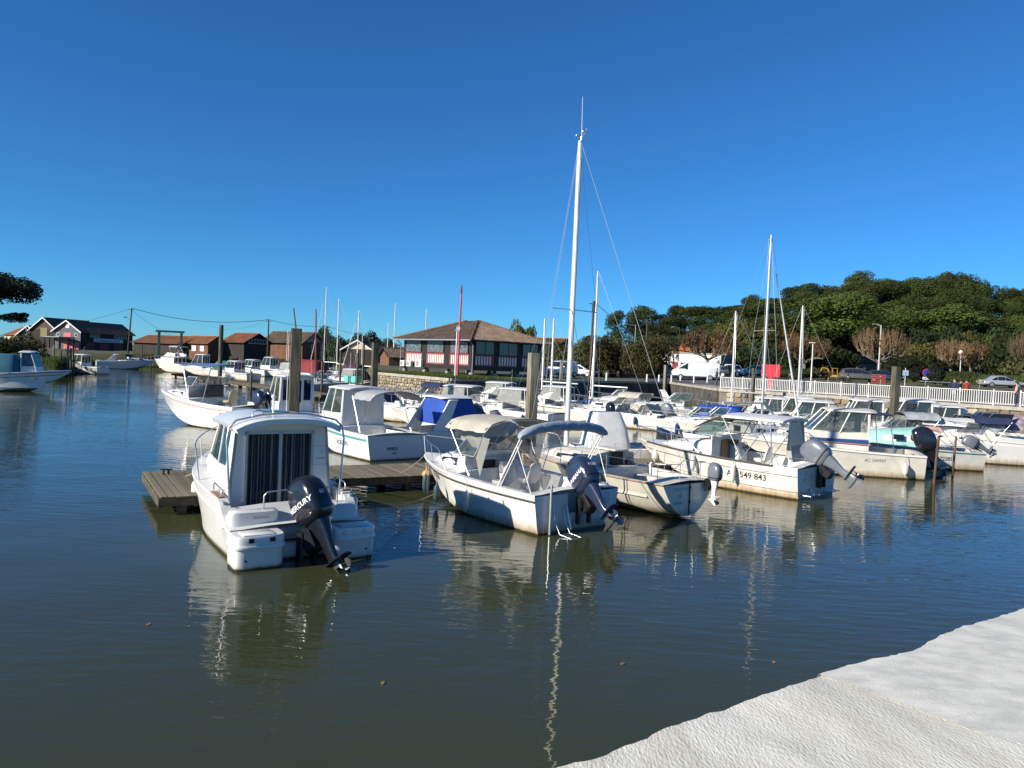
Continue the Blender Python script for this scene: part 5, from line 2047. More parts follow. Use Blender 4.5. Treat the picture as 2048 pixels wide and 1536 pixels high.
# ================================================================ the other boats: one builder, many individuals
def gen_boat(kind, pt, head, L, label, B=None, hull=None, deck=None, cloth=None, eng=None, reg=None, stripe=None, cat='boat', name=None, fs=None, fb=None, g=None, mast=None, rail=True, wide=1.0, seed=0, furl=False, roofh=None, tilt=45, gl=None):
    B = B or L * .40
    fs = fs or .62 + L * .045
    fb = fb or fs + .22
    hull = hull or M_gel
    deck = deck or M_deck
    cloth = cloth or M_canvasgrey
    gl = gl or M_glass
    nm = name or {'pilot': 'wheelhouse_boat', 'cuddy': 'cuddy_boat', 'bimini': 'open_boat', 'hardtop': 'hardtop_boat', 'open': 'open_boat', 'sail': 'sailing_boat', 'cover': 'covered_boat', 'fly': 'flybridge_boat', 'arch': 'motor_cruiser', 'tender': 'tender'}[kind]
    root = place_boat(nm, label, 0, 0, head, cat, GR, pt)
    rr = random.Random(seed + int(L * 100))
    if kind == 'sail':
        h = Hull(L, B * .92, fs, fb, .1, .9, rnd_=True, kst=.05, stern=.72, full=2.0)
        hull_parts(root, h, hull, deck, .08, .36, .45, .14, rubm=M_darkstripe, rubdz=-.02, rubr=.015)
        trunk(root, h, L * .36, L * .74, B * .32, B * .18, lambda x: h.zs(h.T(x, 1.0)), .40, .20, deck, windows=2, crown=.07, name='coachroof')
        MB().box(L * .36 - .03, L * .36 - .005, -.22, .22, fs - .1, fs + .42).build('companionway', M_darkinside, root)
        pulpit(root, h, .84, .55, posts=2)
        b = MB()
        for sg in (1, -1):
            b.tube([(h.X(t, 1), sg * (h.ys(t) - .06), h.zs(t) + .55) for t in (.03, .2, .4, .6, .8)], .006, 5)
            for t in (.03, .2, .4, .6):
                b.tube([(h.X(t, 1), sg * (h.ys(t) - .06), h.zs(t)), (h.X(t, 1), sg * (h.ys(t) - .06), h.zs(t) + .55)], .010, 5)
        b.build('guard_rail', M_steel, root)
        if mast:
            sail_rig(root, L * .58, fb + .2, mast, .075, spread=.7, boom=L * .36, bowx=L * .95, sternx=.1, halfb=B * .4, deckz=fb, furl=furl, rs=.006)
    else:
        h = Hull(L, B, fs, fb, .28, L * .14, stern=.94)
        c1 = {'pilot': .44, 'cuddy': .52, 'bimini': .55, 'hardtop': .5, 'open': .80, 'cover': .5, 'fly': .40, 'arch': .42, 'tender': .86}[kind]
        hull_parts(root, h, hull, deck, .05, c1, .32, .15, rubm=rr.choice([None, M_darkstripe, M_gelclean]), rubdz=-.1, rubr=.022)
        zf = lambda x: h.zs(h.T(x, 1.2))
        if kind in ('cuddy', 'bimini', 'hardtop', 'cover', 'arch'):
            trunk(root, h, L * .50, L * .84, B * .36, B * .17, zf, .42, .12, deck, windows=1 if kind != 'arch' else 2, frontrake=.8)
            b = MB()
            b.poly([(L * .5, -B * .36, .3), (L * .5, B * .36, .3), (L * .5, B * .35, fb + .38), (L * .5, -B * .35, fb + .38)], (.03, 0, 0))
            b.build('cabin_bulkhead', deck, root)
            windscreen(root, L * .63, B * .35, fb + .36, .46, rake=1.1, side=L * .13, gm=gl, top=B * .31)
            console(root, L * .46, -B * .17, .32, .85, .3, .35)
            wheel(root, L * .46 - .3, -B * .17, 1.05, .18, 25, M_black)
            seat(root, L * .34, -B * .18, .72)
        if kind == 'pilot':
            z1 = roofh or 2.35
            trunk(root, h, L * .68, L * .86, B * .3, B * .14, zf, .25, .08, deck, windows=0)
            pilothouse(root, h, L * .42, L * .70, B * .37, .5, fb + .38, z1, .55, deck, over=(.3, .2), gm=gl)
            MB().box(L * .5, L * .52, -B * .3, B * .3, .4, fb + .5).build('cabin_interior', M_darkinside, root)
        if kind == 'bimini':
            canopy(root, L * .24, L * .50, B * .40, (roofh or 2.3), fs + .05, cloth, arch=.2)
            if rr.random() < .6:
                cp = MB()
                q = [Vector((L * .5, B * .38, fb + .4)), Vector((L * .5, -B * .38, fb + .4)), Vector((L * .49, -B * .36, 2.1)), Vector((L * .49, B * .36, 2.1))]
                cp.pane(q, .006)
                cp.build('front_vinyl', M_vinyl, root)
        if kind == 'hardtop':
            roof(root, L * .24, L * .56, B * .38, (roofh or 2.25), .06, .09, deck, name='hardtop')
            b = MB()
            for sg in (1, -1):
                b.tube([(L * .27, sg * B * .36, 2.27), (L * .24, sg * B * .41, fs)], .022, 6)
                b.tube([(L * .53, sg * B * .35, 2.27), (L * .58, sg * B * .34, fb + .4)], .022, 6)
            b.build('hardtop_posts', M_steel, root)
            for sg in (1, -1):
                q = [Vector((L * .30, sg * B * .385, fs + .35)), Vector((L * .56, sg * B * .36, fb + .45)), Vector((L * .53, sg * B * .355, 2.24)), Vector((L * .30, sg * B * .365, 2.24))]
                MB().pane(q if sg > 0 else list(reversed(q)), .006).build('side_curtain', cloth if rr.random() < .5 else M_vinyl, root)
        if kind == 'cover':
            b = MB()
            zc = roofh or 1.75

            def fn(u, v):
                a = (v - .5) * 2
                x = L * (.10 + .52 * u)
                e = min(1, 5 * u, 5 * (1 - u))
                e = e ** .6
                z = fs + .08 + (zc - fs - .08) * e * (1 - abs(a) ** 3) ** .7 + .02 * math.sin(u * 17 + a * 4)
                return Vector((x, a * B * .46 * (1 - .12 * u), z))
            b.grid(fn, 14, 14, .015)
            b.build('canvas_cover', cloth, root, 60)
        if kind == 'open':
            console(root, L * .42, 0, .32, .9, .38, .5)
            wheel(root, L * .42 - .32, 0, 1.1, .18, 25, M_black)
            seat(root, L * .30, 0, .72)
            b = MB()
            b.pane([Vector((L * .45, .3, 1.2)), Vector((L * .45, -.3, 1.2)), Vector((L * .42, -.26, 1.6)), Vector((L * .42, .26, 1.6))])
            b.build('console_screen', M_glass, root)
            b = MB()
            b.bbox(L * .08, L * .2, -B * .34, B * .34, .3, .7, .05)
            b.build('stern_bench', M_seatbeige if rr.random() < .4 else deck, root)
        if kind == 'tender':
            b = MB()
            for k in (.25, .5, .72):
                b.bbox(L * k, L * k + .22, -B * .4, B * .4, fs - .14, fs - .1, .01)
            b.build('thwart', M_teak, root)
        if kind == 'fly':
            z1 = 2.35
            trunk(root, h, L * .66, L * .88, B * .34, B * .16, zf, .30, .10, deck, windows=0)
            pilothouse(root, h, L * .32, L * .68, B * .38, .6, fb + .35, z1, .8, deck, over=(.9, .05), gm=gl, nside=2)
            b = MB()
            b.poly([(L * .30, B * .34, z1 + .14), (L * .60, B * .32, z1 + .10), (L * .52, B * .30, z1 + .66), (L * .30, B * .32, z1 + .55)], (0, -.04, 0))
            b.poly([(L * .30, -B * .34, z1 + .14), (L * .60, -B * .32, z1 + .10), (L * .52, -B * .30, z1 + .66), (L * .30, -B * .32, z1 + .55)], (0, .04, 0))
            b.poly([(L * .60, -B * .32, z1 + .10), (L * .60, B * .32, z1 + .10), (L * .52, B * .30, z1 + .66), (L * .52, -B * .30, z1 + .66)], (-.04, 0, 0))
            b.build('flybridge_coaming', deck, root)
            canopy(root, L * .26, L * .48, B * .33, z1 + 1.75, z1 + .3, cloth, name='flybridge_awning', arch=.12)
            seat(root, L * .38, 0, z1 + .55, M_canvaswhite)
        if kind == 'arch':
            b = MB()
            for sg in (1, -1):
                b.poly([(L * .16, sg * B * .42, fs), (L * .26, sg * B * .42, fs), (L * .34, sg * B * .38, 2.2), (L * .28, sg * B * .38, 2.25)], (0, -sg * .08, 0))
            b.bbox(L * .28, L * .35, -B * .39, B * .39, 2.2, 2.32, .04)
            b.build('radar_arch', deck, root)
    if rail and kind not in ('sail', 'tender'):
        pulpit(root, h, rr.uniform(.52, .66), rr.uniform(.42, .58), posts=3)
    if kind not in ('tender',):
        cleats(root, h, (.07, .82))
    if eng:
        make_outboard(root, -.12, 0, fs - .12, tilt=tilt, turn=rr.uniform(-12, 12), sc_=rr.uniform(.85, 1.05), cowl=eng, leg=eng if rr.random() < .6 else M_engmetal)
    if stripe:
        b = MB()
        h.band(b, lambda t: h.zs(t) - .22, lambda t: h.zs(t) - .12, .02, .97)
        b.build('side_stripe', stripe, root, 0)
    if reg:
        for sd in (1, -1):
            h.text(reg, .2, L * .62 if sd > 0 else L * .40, fs - .36, sd, squash=.85).build('registration_letters', M_letter, root, 0)
    if rr.random() < .5 and kind in ('pilot', 'cuddy', 'hardtop', 'fly'):
        antenna(root, L * .45, B * .2, 2.2 if kind != 'cuddy' else 1.6, rr.uniform(3.2, 4.2), .010, lean=rr.uniform(0, .3))
    return root, h


def by_mast(px, ytop, Y, head, L):
    """stern position of a sailing boat whose masthead shows at (px, ytop), and the height of that mast"""
    q = P(px, ytop, Y)
    a = R(head)
    k = L * .58
    return Vector((q.x + k * math.sin(a), Y - k * math.cos(a), 0)), q.z


def W(px, py):
    return G(px, py, 0)


def V2(x, y):
    return Vector((x, y, 0))


# behind the first jetty
H_, hH = gen_boat('pilot', by_corner(733, 924, 40, 1.3), 40, 6.6, 'white angular wheelhouse boat with closed cabin and grey sunshade, registration 815395', B=2.75, hull=M_gelclean, roofh=2.55, stripe=M_tealstripe, fs=.95, fb=1.2, reg=None)
hH.text('AC815395', .26, 2.5, .42, 1, squash=.85).build('registration_letters', M_letter, H_, 0)
b = MB()
text_plane(b, 'SPEEDY', .15, (-.005, .45, .40), (0, -1, 0), (0, 0, 1), bold=.02)
text_plane(b, 'AC', .13, (-.005, .2, .24), (0, -1, 0), (0, 0, 1), bold=.02)
b.build('transom_lettering', M_letter, H_, 0)
canopy(H_, .1, 1.6, 1.15, 2.62, 1.0, M_canvasgrey, name='grey_sunshade', arch=.22)
b = MB()
b.tube([(.1, 1.1, .97), (.1, 1.1, 1.25), (.1, -1.1, 1.25), (.1, -1.1, .97)], .014, 6)
b.build('stern_rail', M_steel, H_)
# solid side/rear walls make the closed cabin
b = MB()
b.poly([(2.7, -1.0, .5), (2.7, 1.0, .5), (2.7, .92, 2.5), (2.7, -.92, 2.5)], (.03, 0, 0))
b.build('closed_back_wall', M_deck, H_)
b = MB()
q = [Vector((2.69, -.10, 1.5)), Vector((2.69, -.75, 1.5)), Vector((2.69, -.75, 2.15)), Vector((2.69, -.10, 2.15))]
b.pane(q, .01)
b.build('boarded_window', M_gelcream, H_)

PH, hPH = gen_boat('pilot', V2(-8.9, 35.6), 38, 6.2, 'small white wheelhouse boat whose rounded cabin shows two door windows, behind the tall square pile', B=2.5, roofh=2.75, rail=True, fs=.9, fb=1.15)
BC, hBC = gen_boat('arch', V2(-4.6, 31.2), -52, 6.6, 'white and grey motor cruiser with bright blue canvas cover, seen from its side', B=2.6, fs=.95, fb=1.25, hull=M_gelclean, gl=M_glassd, rail=False)
b = MB()
b.se([((2.6, 0, 1.25), (1.05, 0, 0), (0, 1.12, 0), 5), ((2.5, 0, 1.9), (.88, 0, 0), (0, 1.0, 0), 5), ((2.45, 0, 2.32), (.76, 0, 0), (0, .9, 0), 5)], 28)
b.build('blue_cover', M_canvasblue, BC, 40)
roof(BC, 1.6, 3.3, .98, 2.33, .05, .06, M_deck)
J_, hJ = gen_boat('cuddy', W(511, 861), 57, 8.0, 'large white fishing boat with long bow rail, blue sunshade and twin dark engines', B=3.0, fs=1.15, fb=1.65, hull=M_gelclean, eng=M_navy, tilt=30, stripe=None)
b = MB()
hJ.band(b, lambda t: hJ.zs(t) - .20, lambda t: hJ.zs(t) - .17, .02, .97)
b.build('pin_stripe', M_redstripe, J_, 0)
make_outboard(J_, -.12, -.62, 1.0, tilt=30, cowl=M_navy, leg=M_navy, sc_=1.1)
b = MB()
b.grid(lambda u, v: Vector((1.9 + u * 2.6, (v - .5) * 2.7, 3.05 + .12 * math.sin(v * PI) - .02 * math.sin(u * 9))), 8, 8, .02)
cp = b.build('blue_sunshade', mat('pale_blue_canvas', (.10, .18, .34), .8, var=.2, bump=.2), J_, 60)
posts(J_, [[(2.0, sg * 1.2, 3.05), (2.5, sg * 1.3, 1.3)] for sg in (1, -1)] + [[(4.3, sg * 1.2, 3.05), (3.6, sg * 1.3, 1.3)] for sg in (1, -1)], .022, M_steel, 'sunshade_frame')
hJ.text('WHALER', .14, 1.0, .78, 1, squash=1.2).build('side_lettering', M_letterred, J_, 0)
MB().bbox(3.2, 3.7, -.5, .3, 1.5, 2.1, .05).build('covered_console', M_black, J_)
seat(J_, 2.5, -.3, 1.2, M_seatbeige, 1.2)
# white tarpaulin dinghy and the white boat behind the sailing boat
T1, hT1 = gen_boat('tender', V2(2.6, 30.3), -80, 6.2, 'low white open boat with upright white tarpaulin, just behind the tall mast', B=2.3, fs=.75, fb=.95, hull=M_gelclean)
b = MB()
b.se([((1.2, 0, .7), (.95, 0, 0), (0, .75, 0), 6), ((1.2, 0, 1.6), (.75, 0, 0), (0, .6, 0), 6), ((1.15, 0, 2.15), (.55, 0, 0), (0, .5, 0), 6)], 24)
b.build('white_tarpaulin', M_canvaswhite, T1, 40)
# blue tarp sports boat
ST, hST = gen_boat('cover', by_corner(1500, 893, 72, 1.1) + V2(.9, 1.2), 74, 6.4, 'white sports boat with blue side band and bright blue hood over its cockpit', B=2.4, fs=.85, fb=1.02, cloth=M_canvasblue, hull=M_gelclean, roofh=2.0)
b = MB()
hST.band(b, .12, .52, .0, .96)
b.build('blue_side_band', M_bluestripe, ST, 0)
hang(ST, hST, .78, 1, 'blue fender hanging near the bow of the boat with the bright blue hood', M_fenderblue, .6, .11, .05)
hang(ST, hST, .52, 1, 'blue fender hanging amidships on the boat with the bright blue hood', M_fenderblue, .6, .11, .05)

# second row (two, further out)
row2 = [
    ('hardtop', P(1000, 800, 47), 62, 6.6, dict(cloth=M_canvasnavy, hull=M_gel), 'white hardtop boat with tinted canvas sides in front of the dark quay wall corner'),
    ('cuddy', P(948, 830, 41), 60, 5.6, dict(eng=M_navy, rail=False, tilt=20), 'small white boat whose navy engine stands left of the beige canopy'),
    ('hardtop', P(1118, 800, 46), 58, 6.8, dict(cloth=M_vinyl, reg='5776', stripe=None), 'white boat with tall grey enclosure right of the pale rusty pile'),
    ('hardtop', P(1180, 800, 54), 62, 6.2, dict(hull=M_gelcream), 'cream boat with hardtop partly hidden by the tall mast'),
    ('sail', (1196, 542, 56), 62, 7.4, dict(hull=M_gelclean), 'white sailing boat with blue window panels and white boom before the dark wall'),
    ('tender', P(1212, 830, 50), 40, 4.2, dict(eng=M_blackcowl, tilt=5, hull=M_gelcream), 'round cream tender with black engine carrying red marks'),
    ('bimini', P(1330, 830, 49), 52, 6.0, dict(cloth=M_canvasbeige, eng=M_greyeng, tilt=35), 'open boat with two arched sunshade hoops and silver engine'),
    ('cuddy', P(1482, 812, 52), 84, 7.8, dict(hull=M_gelcream, gl=M_glassg, fs=1.15, fb=1.5), 'long yellowish white cuddy boat with green windscreen and row of fenders'),
    ('sail', (1543, 470, 38), -62, 7.2, dict(hull=M_gel, furl=True), 'white sailing boat with furled foresail behind the long hardtop boat'),
    ('arch', P(1600, 830, 44), 66, 7.0, dict(hull=M_gelclean, gl=M_glassd), 'white motor cruiser with curved arch behind the hardtop boat roof'),
    ('pilot', P(1700, 812, 50), 80, 6.2, dict(hull=M_gelcream), 'cream small wheelhouse boat moored close to the stone wall'),
    ('cuddy', P(1640, 845, 41), 74, 6.2, dict(cloth=M_canvasteal, gl=M_glassd), 'white cuddy boat with brown sides left of the striped fishing boat'),
    ('pilot', P(1762, 830, 44), 72, 6.8, dict(hull=M_gelclean), 'white wheelhouse boat with big side windows just left of the dark pile'),
    ('arch', P(1835, 838, 47), -80, 7.2, dict(hull=M_gelclean, gl=glass('blue_pane', (.01, .07, .12), .8)), 'white cruiser with deep blue windscreen right behind the dark pile'),
    ('pilot', P(1868, 850, 42.5), 78, 6.8, dict(hull=M_gelclean, roofh=2.6), 'white wheelhouse boat with rectangular panes in front of pale wall stones'),
    ('pilot', P(1972, 858, 41), 80, 7.2, dict(hull=M_gelclean, roofh=2.75), 'tall white wheelhouse boat with rounded dark side window'),
    ('cuddy', P(2052, 852, 45), 82, 7.0, dict(hull=M_gel, gl=M_glassd), 'white cuddy boat by the railing at the right edge'),
    ('bimini', P(2075, 880, 38), 78, 6.4, dict(cloth=M_canvasnavy, hull=M_gel), 'white boat with grey windscreen and navy hood at the right edge'),
    ('cuddy', P(1765, 862, 37.5), 84, 6.4, dict(hull=M_gelold, gl=M_glass), 'weathered cuddy boat seen between the striped wheelhouse and the dark pile'),
    ('open', P(1560, 815, 58), 80, 5.4, dict(hull=M_gelcream), 'small open boat under the red panel by the wall'),
    ('cover', P(1300, 812, 66), 70, 5.4, dict(cloth=M_canvaswhite), 'small boat with clear blue white hood before the dark wall'),
    ('open', P(905, 800, 56), 75, 5.4, dict(hull=M_gelclean, eng=M_whitepaint, tilt=30), 'small open boat with raised white engines below the stone wall'),
    ('cover', P(800, 812, 50), 60, 5.8, dict(cloth=M_canvasnavy, hull=M_gelclean), 'small white boat with navy hood at the foot of the sunlit stone wall'),
    ('open', P(868, 815, 47), 70, 5.6, dict(cloth=M_canvasnavy, hull=M_gel, eng=M_greyeng), 'open white boat behind the grey sunshade'),
    ('bimini', P(925, 805, 52), 66, 5.6, dict(cloth=M_canvasnavy, hull=M_gelclean), 'white boat with dark purple hood below the wall corner'),
    ('sail', (1472, 622, 57), 74, 6.6, dict(hull=M_gelcream), 'cream sailing boat with yellowish mast in front of the stone wall'),
    ('sail', (1606, 611, 55), 74, 6.6, dict(hull=M_gelcream), 'cream sailing boat with plain white mast by the pale lamp post'),
    ('sail', (1090, 637, 64), 70, 6.2, dict(hull=M_gel), 'small sailing boat before the dark wall, left one of two with thin masts'),
    ('sail', (1108, 637, 62), 70, 6.2, dict(hull=M_gel), 'small sailing boat before the dark wall, right one of two with thin masts'),
    ('pilot', P(1655, 822, 47), 76, 6.4, dict(hull=M_gelclean, fs=1.0), 'white boat with half open cockpit between the cruiser arch and the stone wall'),
    ('hardtop', P(1725, 838, 45), 76, 6.4, dict(hull=M_gel, cloth=M_canvasnavy), 'white hardtop boat with navy side cloth left of the dark pile'),
    ('cuddy', P(1905, 838, 48), 80, 6.4, dict(hull=M_gelclean, gl=M_glassd), 'white cuddy boat between two tall wheelhouses under the railing'),
    ('pilot', P(2010, 846, 46), 80, 6.8, dict(hull=M_gelclean), 'white wheelhouse boat close under the railing near the right edge'),
    ('bimini', P(1930, 870, 38.6), 80, 6.2, dict(hull=M_gel, cloth=M_canvasgrey), 'open boat with a grey hood behind the white sun cover'),
    ('cuddy', P(1560, 842, 42), 70, 6.2, dict(hull=M_gelold, gl=M_glass), 'weathered cuddy boat behind the roof of the long hardtop boat'),
    ('arch', P(1380, 815, 58), 80, 6.6, dict(hull=M_gelcream), 'cream cruiser with arch in front of the slipway end'),
    ('hardtop', P(1060, 790, 58), 64, 6.2, dict(hull=M_gel, cloth=M_canvasgrey), 'hardtop boat with dark side cloths close to the dark wall'),
]
for i, (k, p, hd, L, kw, lb) in enumerate(row2):
    if isinstance(p, tuple):
        p, kw['mast'] = by_mast(*p, hd, L)
    rb_, rh_ = gen_boat(k, Vector((p.x, p.y, 0)), hd, L, lb, seed=i * 7, **kw)
    if k != 'tender' and hd > 0 and i % 2 == 0:
        for t_, w_ in ((.62, 'forward'), (.28, 'aft')):
            hang(rb_, rh_, t_, 1, f'{["white", "dark blue"][i % 4 // 2]} {w_} fender on the {" ".join(lb.split()[:9])}', M_fenderw if i % 4 == 0 else M_fenderblue, .45, .10, .08)

# left-hand channel and cluster
left = [
    ('tender', G(-108, 778), -76, 8.6, dict(name='cabin_boat', cloth=M_canvasteal, hull=M_gel, B=3.0, fs=1.2, fb=1.75, roofh=3.1), 'white boat with teal canvas cockpit cover at the left edge'),
    ('pilot', G(206, 749), 78, 6.0, dict(reg='AC 8219', cloth=M_canvasgrey, B=2.4), 'small white cabin boat beside the poles of the left bank'),
    ('arch', V2(-66, 122), -58, 9.0, dict(hull=M_gelclean, B=3.2, fs=1.2, fb=1.6, gl=M_glassd), 'sleek white motor cruiser with arch on the far left in front of the pink doors'),
    ('fly', G(384, 747), 60, 9.0, dict(hull=M_gelold, B=3.1, fs=1.3, fb=1.9, gl=M_glassd), 'white flybridge fishing boat with dark round fenders in the left channel'),
    ('pilot', G(446, 753), 76, 6.8, dict(hull=M_gelold, B=2.4, fs=.9, fb=1.2, roofh=2.9), 'small cream boat with narrow upright wheelhouse left of the round pile'),
    ('cover', P(478, 740, 104), 70, 6.4, dict(cloth=M_canvasgreen, roofh=2.3), 'boat under a bright green cover left of the sheds jetty'),
    ('pilot', P(508, 745, 98), 60, 6.4, dict(hull=M_gelold), 'white cabin boat with teal screens behind a thin dark pile'),
    ('pilot', G(577, 752), 66, 7.2, dict(hull=M_gelold, roofh=2.8), 'white boat with mint coloured windows left of the tall square pile'),
    ('cuddy', P(560, 778, 74), -70, 6.6, dict(name='sailing_boat', rail=False, hull=mat('pale_grey_hull', (.34, .35, .35), .5, var=.2)), 'low grey boat carrying two leaning brown masts'),
    ('sail', (653, 574, 128), 66, 8.0, dict(hull=M_gelold, furl=True), 'white sailing boat under the tallest mast of the left cluster'),
    ('sail', (678, 597, 112), 66, 7.4, dict(hull=M_gelold), 'sailing boat with the second mast of the left cluster'),
    ('sail', (718, 621, 104), 66, 7.0, dict(hull=M_gelold, furl=True), 'sailing boat with the third mast of the left cluster by the teal boxes'),
    ('cuddy', P(690, 755, 88), 66, 6.0, dict(hull=M_gelclean), 'white cuddy boat in front of the maroon covers'),
    ('cover', P(660, 738, 100), 62, 9.0, dict(cloth=M_canvasmaroon, roofh=3.0, fs=1.2), 'boat under a long dull red cover behind the left cluster'),
    ('cover', P(742, 752, 90), 66, 7.0, dict(cloth=mat('dark_maroon_canvas', (.05, .018, .04), .85, var=.2), roofh=2.8), 'boat with dark maroon hood right of the grey pile'),
    ('open', P(725, 768, 80), 50, 5.2, dict(hull=M_gelcream), 'cream tender with upright teal boxes beside it'),
    ('hardtop', P(745, 765, 84), 60, 6.6, dict(hull=mat('dark_green_hull', (.03, .06, .05), .4, var=.2)), 'dark green hulled boat at the foot of the stone wall slope'),
    ('hardtop', P(610, 748, 106), 66, 6.6, dict(hull=M_gel), 'white hardtop boat half hidden by the tall square pile'),
    ('pilot', P(540, 738, 118), 66, 6.6, dict(hull=M_gel), 'white cabin boat in front of the brown gabled shed'),
    ('open', P(420, 738, 118), 70, 5.6, dict(hull=M_gelold), 'small open boat between the flybridge boat and the green cover'),
    ('cuddy', P(765, 742, 96), 70, 6.0, dict(hull=M_gelclean), 'white cuddy boat left of the restaurant air conditioners'),
    ('sail', (791, 606, 140), 70, 8.0, dict(hull=M_gel), 'sailing boat whose mast rises just left of the restaurant roof'),
    ('sail', (777, 645, 134), 70, 7.0, dict(hull=M_gel), 'sailing boat with the short mast left of the restaurant roof'),
    ('sail', (853, 618, 132), 70, 7.4, dict(hull=M_gel), 'sailing boat whose mast tip rises above the left roof slope of the restaurant'),
]
for i, (k, p, hd, L, kw, lb) in enumerate(left):
    if isinstance(p, tuple):
        p, kw['mast'] = by_mast(*p, hd, L)
    r, h = gen_boat(k, Vector((p.x, p.y, 0)), hd, L, lb, seed=100 + i * 5, **kw)
    if i == 0:
        pilothouse(r, h, 5.3, 6.3, .95, 1.3, 1.95, 3.0, .35, M_deck, over=(.2, .15), gm=M_glassd, nside=1)
        b = MB()
        b.se([((3.5, 0, 1.35), (1.8, 0, 0), (0, 1.42, 0), 6), ((3.5, 0, 2.5), (1.7, 0, 0), (0, 1.35, 0), 6), ((3.5, 0, 2.85), (1.6, 0, 0), (0, 1.1, 0), 5)], 28)
        b.build('teal_cockpit_cover', M_canvasteal, r, 40)
        b = MB()
        h.band(b, lambda t: h.zs(t) - .35, lambda t: h.zs(t) - .31, .4, .97)
        b.build('pin_stripe', M_darkstripe, r, 0)
    if i == 8:
        for (xa, xb, dx) in ((1.9, 10.4, .9), (3.3, 10.2, .2)):
            MB().tube([(xa, 0, .9), (xa - dx * .5, 0, 5), (xa - dx, 0, 8.2)], .10, 8, .06).build('brown_mast', mat('varnished_brown_wood', (.20, .07, .03), .5, var=.3), r)
    if i == 15:
        for y in (-.5, .7):
            MB().bbox(1.2 + y, 2.0 + y, -.4, .4, 1.0, 1.7, .04).build('teal_box', mat('turquoise_plastic', (.12, .45, .42), .5), r)
# ================================================================ buildings
def boards_mat(name, c, c2, freq=7.0, vert=True):
    m = mat(name, c, .85, var=.3, c2=c2, vscale=1.2, stretch=(3, 3, .4) if vert else (1, 1, 6), bump=.3, bscale=6)
    nt = m.node_tree
    wv = _node(nt, 'ShaderNodeTexWave')
    wv.bands_direction = 'X' if vert else 'Z'
    wv.inputs['Scale'].default_value = freq
    tc = _node(nt, 'ShaderNodeTexCoord')
    sx = _node(nt, 'ShaderNodeSeparateXYZ')
    cb = _node(nt, 'ShaderNodeCombineXYZ')
    ad = _node(nt, 'ShaderNodeMath', operation='ADD')
    nt.links.new(tc.outputs['Object'], sx.inputs[0])
    nt.links.new(sx.outputs['X'], ad.inputs[0])
    nt.links.new(sx.outputs['Y'], ad.inputs[1])
    nt.links.new(ad.outputs[0], cb.inputs[0])
    nt.links.new(sx.outputs['Z'], cb.inputs[2])
    nt.links.new(cb.outputs[0], wv.inputs['Vector'])
    bp = _node(nt, 'ShaderNodeBump')
    bp.inputs['Strength'].default_value = .6
    bp.inputs['Distance'].default_value = .03
    nt.links.new(wv.outputs['Fac'], bp.inputs['Height'])
    nt.links.new(bp.outputs[0], nt.nodes['Principled BSDF'].inputs['Normal'])
    return m


M_tile = mat('weathered_clay_tile', (0.20, 0.135, 0.095), rough=.9, c2=(0.085, 0.066, 0.052), vscale=1.3, var=.3, bump=.3, bscale=6, detail=8)
M_tileo = mat('orange_clay_tile', (0.34, 0.135, 0.06), rough=.9, c2=(0.20, 0.09, 0.045), vscale=1.0, bump=.3, bscale=6, detail=8)
M_tilebright = mat('bright_orange_tile', (0.55, 0.16, 0.05), rough=.85, c2=(0.42, 0.14, 0.05), vscale=1.5, bump=.3, bscale=6)
M_tiled = mat('dark_brown_tile', (0.22, 0.125, 0.08), rough=.9, c2=(0.12, 0.075, 0.055), vscale=1.2, bump=.3, bscale=6, detail=8)
M_board = boards_mat('dark_board', (0.045, 0.035, 0.03), (0.025, 0.02, 0.018))  # near-black boards with slight tone variation
M_boardg = boards_mat('grey_board', (0.16, 0.16, 0.17), (0.11, 0.11, 0.12))
M_boardb = boards_mat('brown_board', (0.22, 0.10, 0.05), (0.13, 0.06, 0.035))
M_darkpaint = mat('dark_brown_paint', (0.016, 0.012, 0.011), rough=.6, var=.3)
M_trim = mat('white_trim', (0.72, 0.71, 0.68), rough=.6, var=.08)
M_render = mat('white_render', (0.74, 0.73, 0.70), rough=.9, var=.08, bump=.1)
M_rendercream = mat('cream_render', (0.62, 0.52, 0.34), rough=.9, var=.1)
M_greyr = mat('grey_render', (0.30, 0.30, 0.30), rough=.9, var=.12)
M_pink = mat('pink_paint', (0.62, 0.13, 0.15), rough=.7, var=.12)
M_darkred = mat('dark_red_door_paint', (0.22, 0.03, 0.035), rough=.7, var=.12)
M_mintwin = mat('mint_window_frame', (0.20, 0.52, 0.44), rough=.6)
M_winw = mat('white_window_frame', (0.70, 0.70, 0.68), rough=.5)
M_pane = glass('window_pane', (.02, .03, .04), .95, .05)
M_plastic = mat('crumpled_clear_sheet', (0.05, 0.07, 0.08), rough=.16, c2=(.16, .19, .20), vscale=3, var=.4, bump=1.0, bscale=3.5)


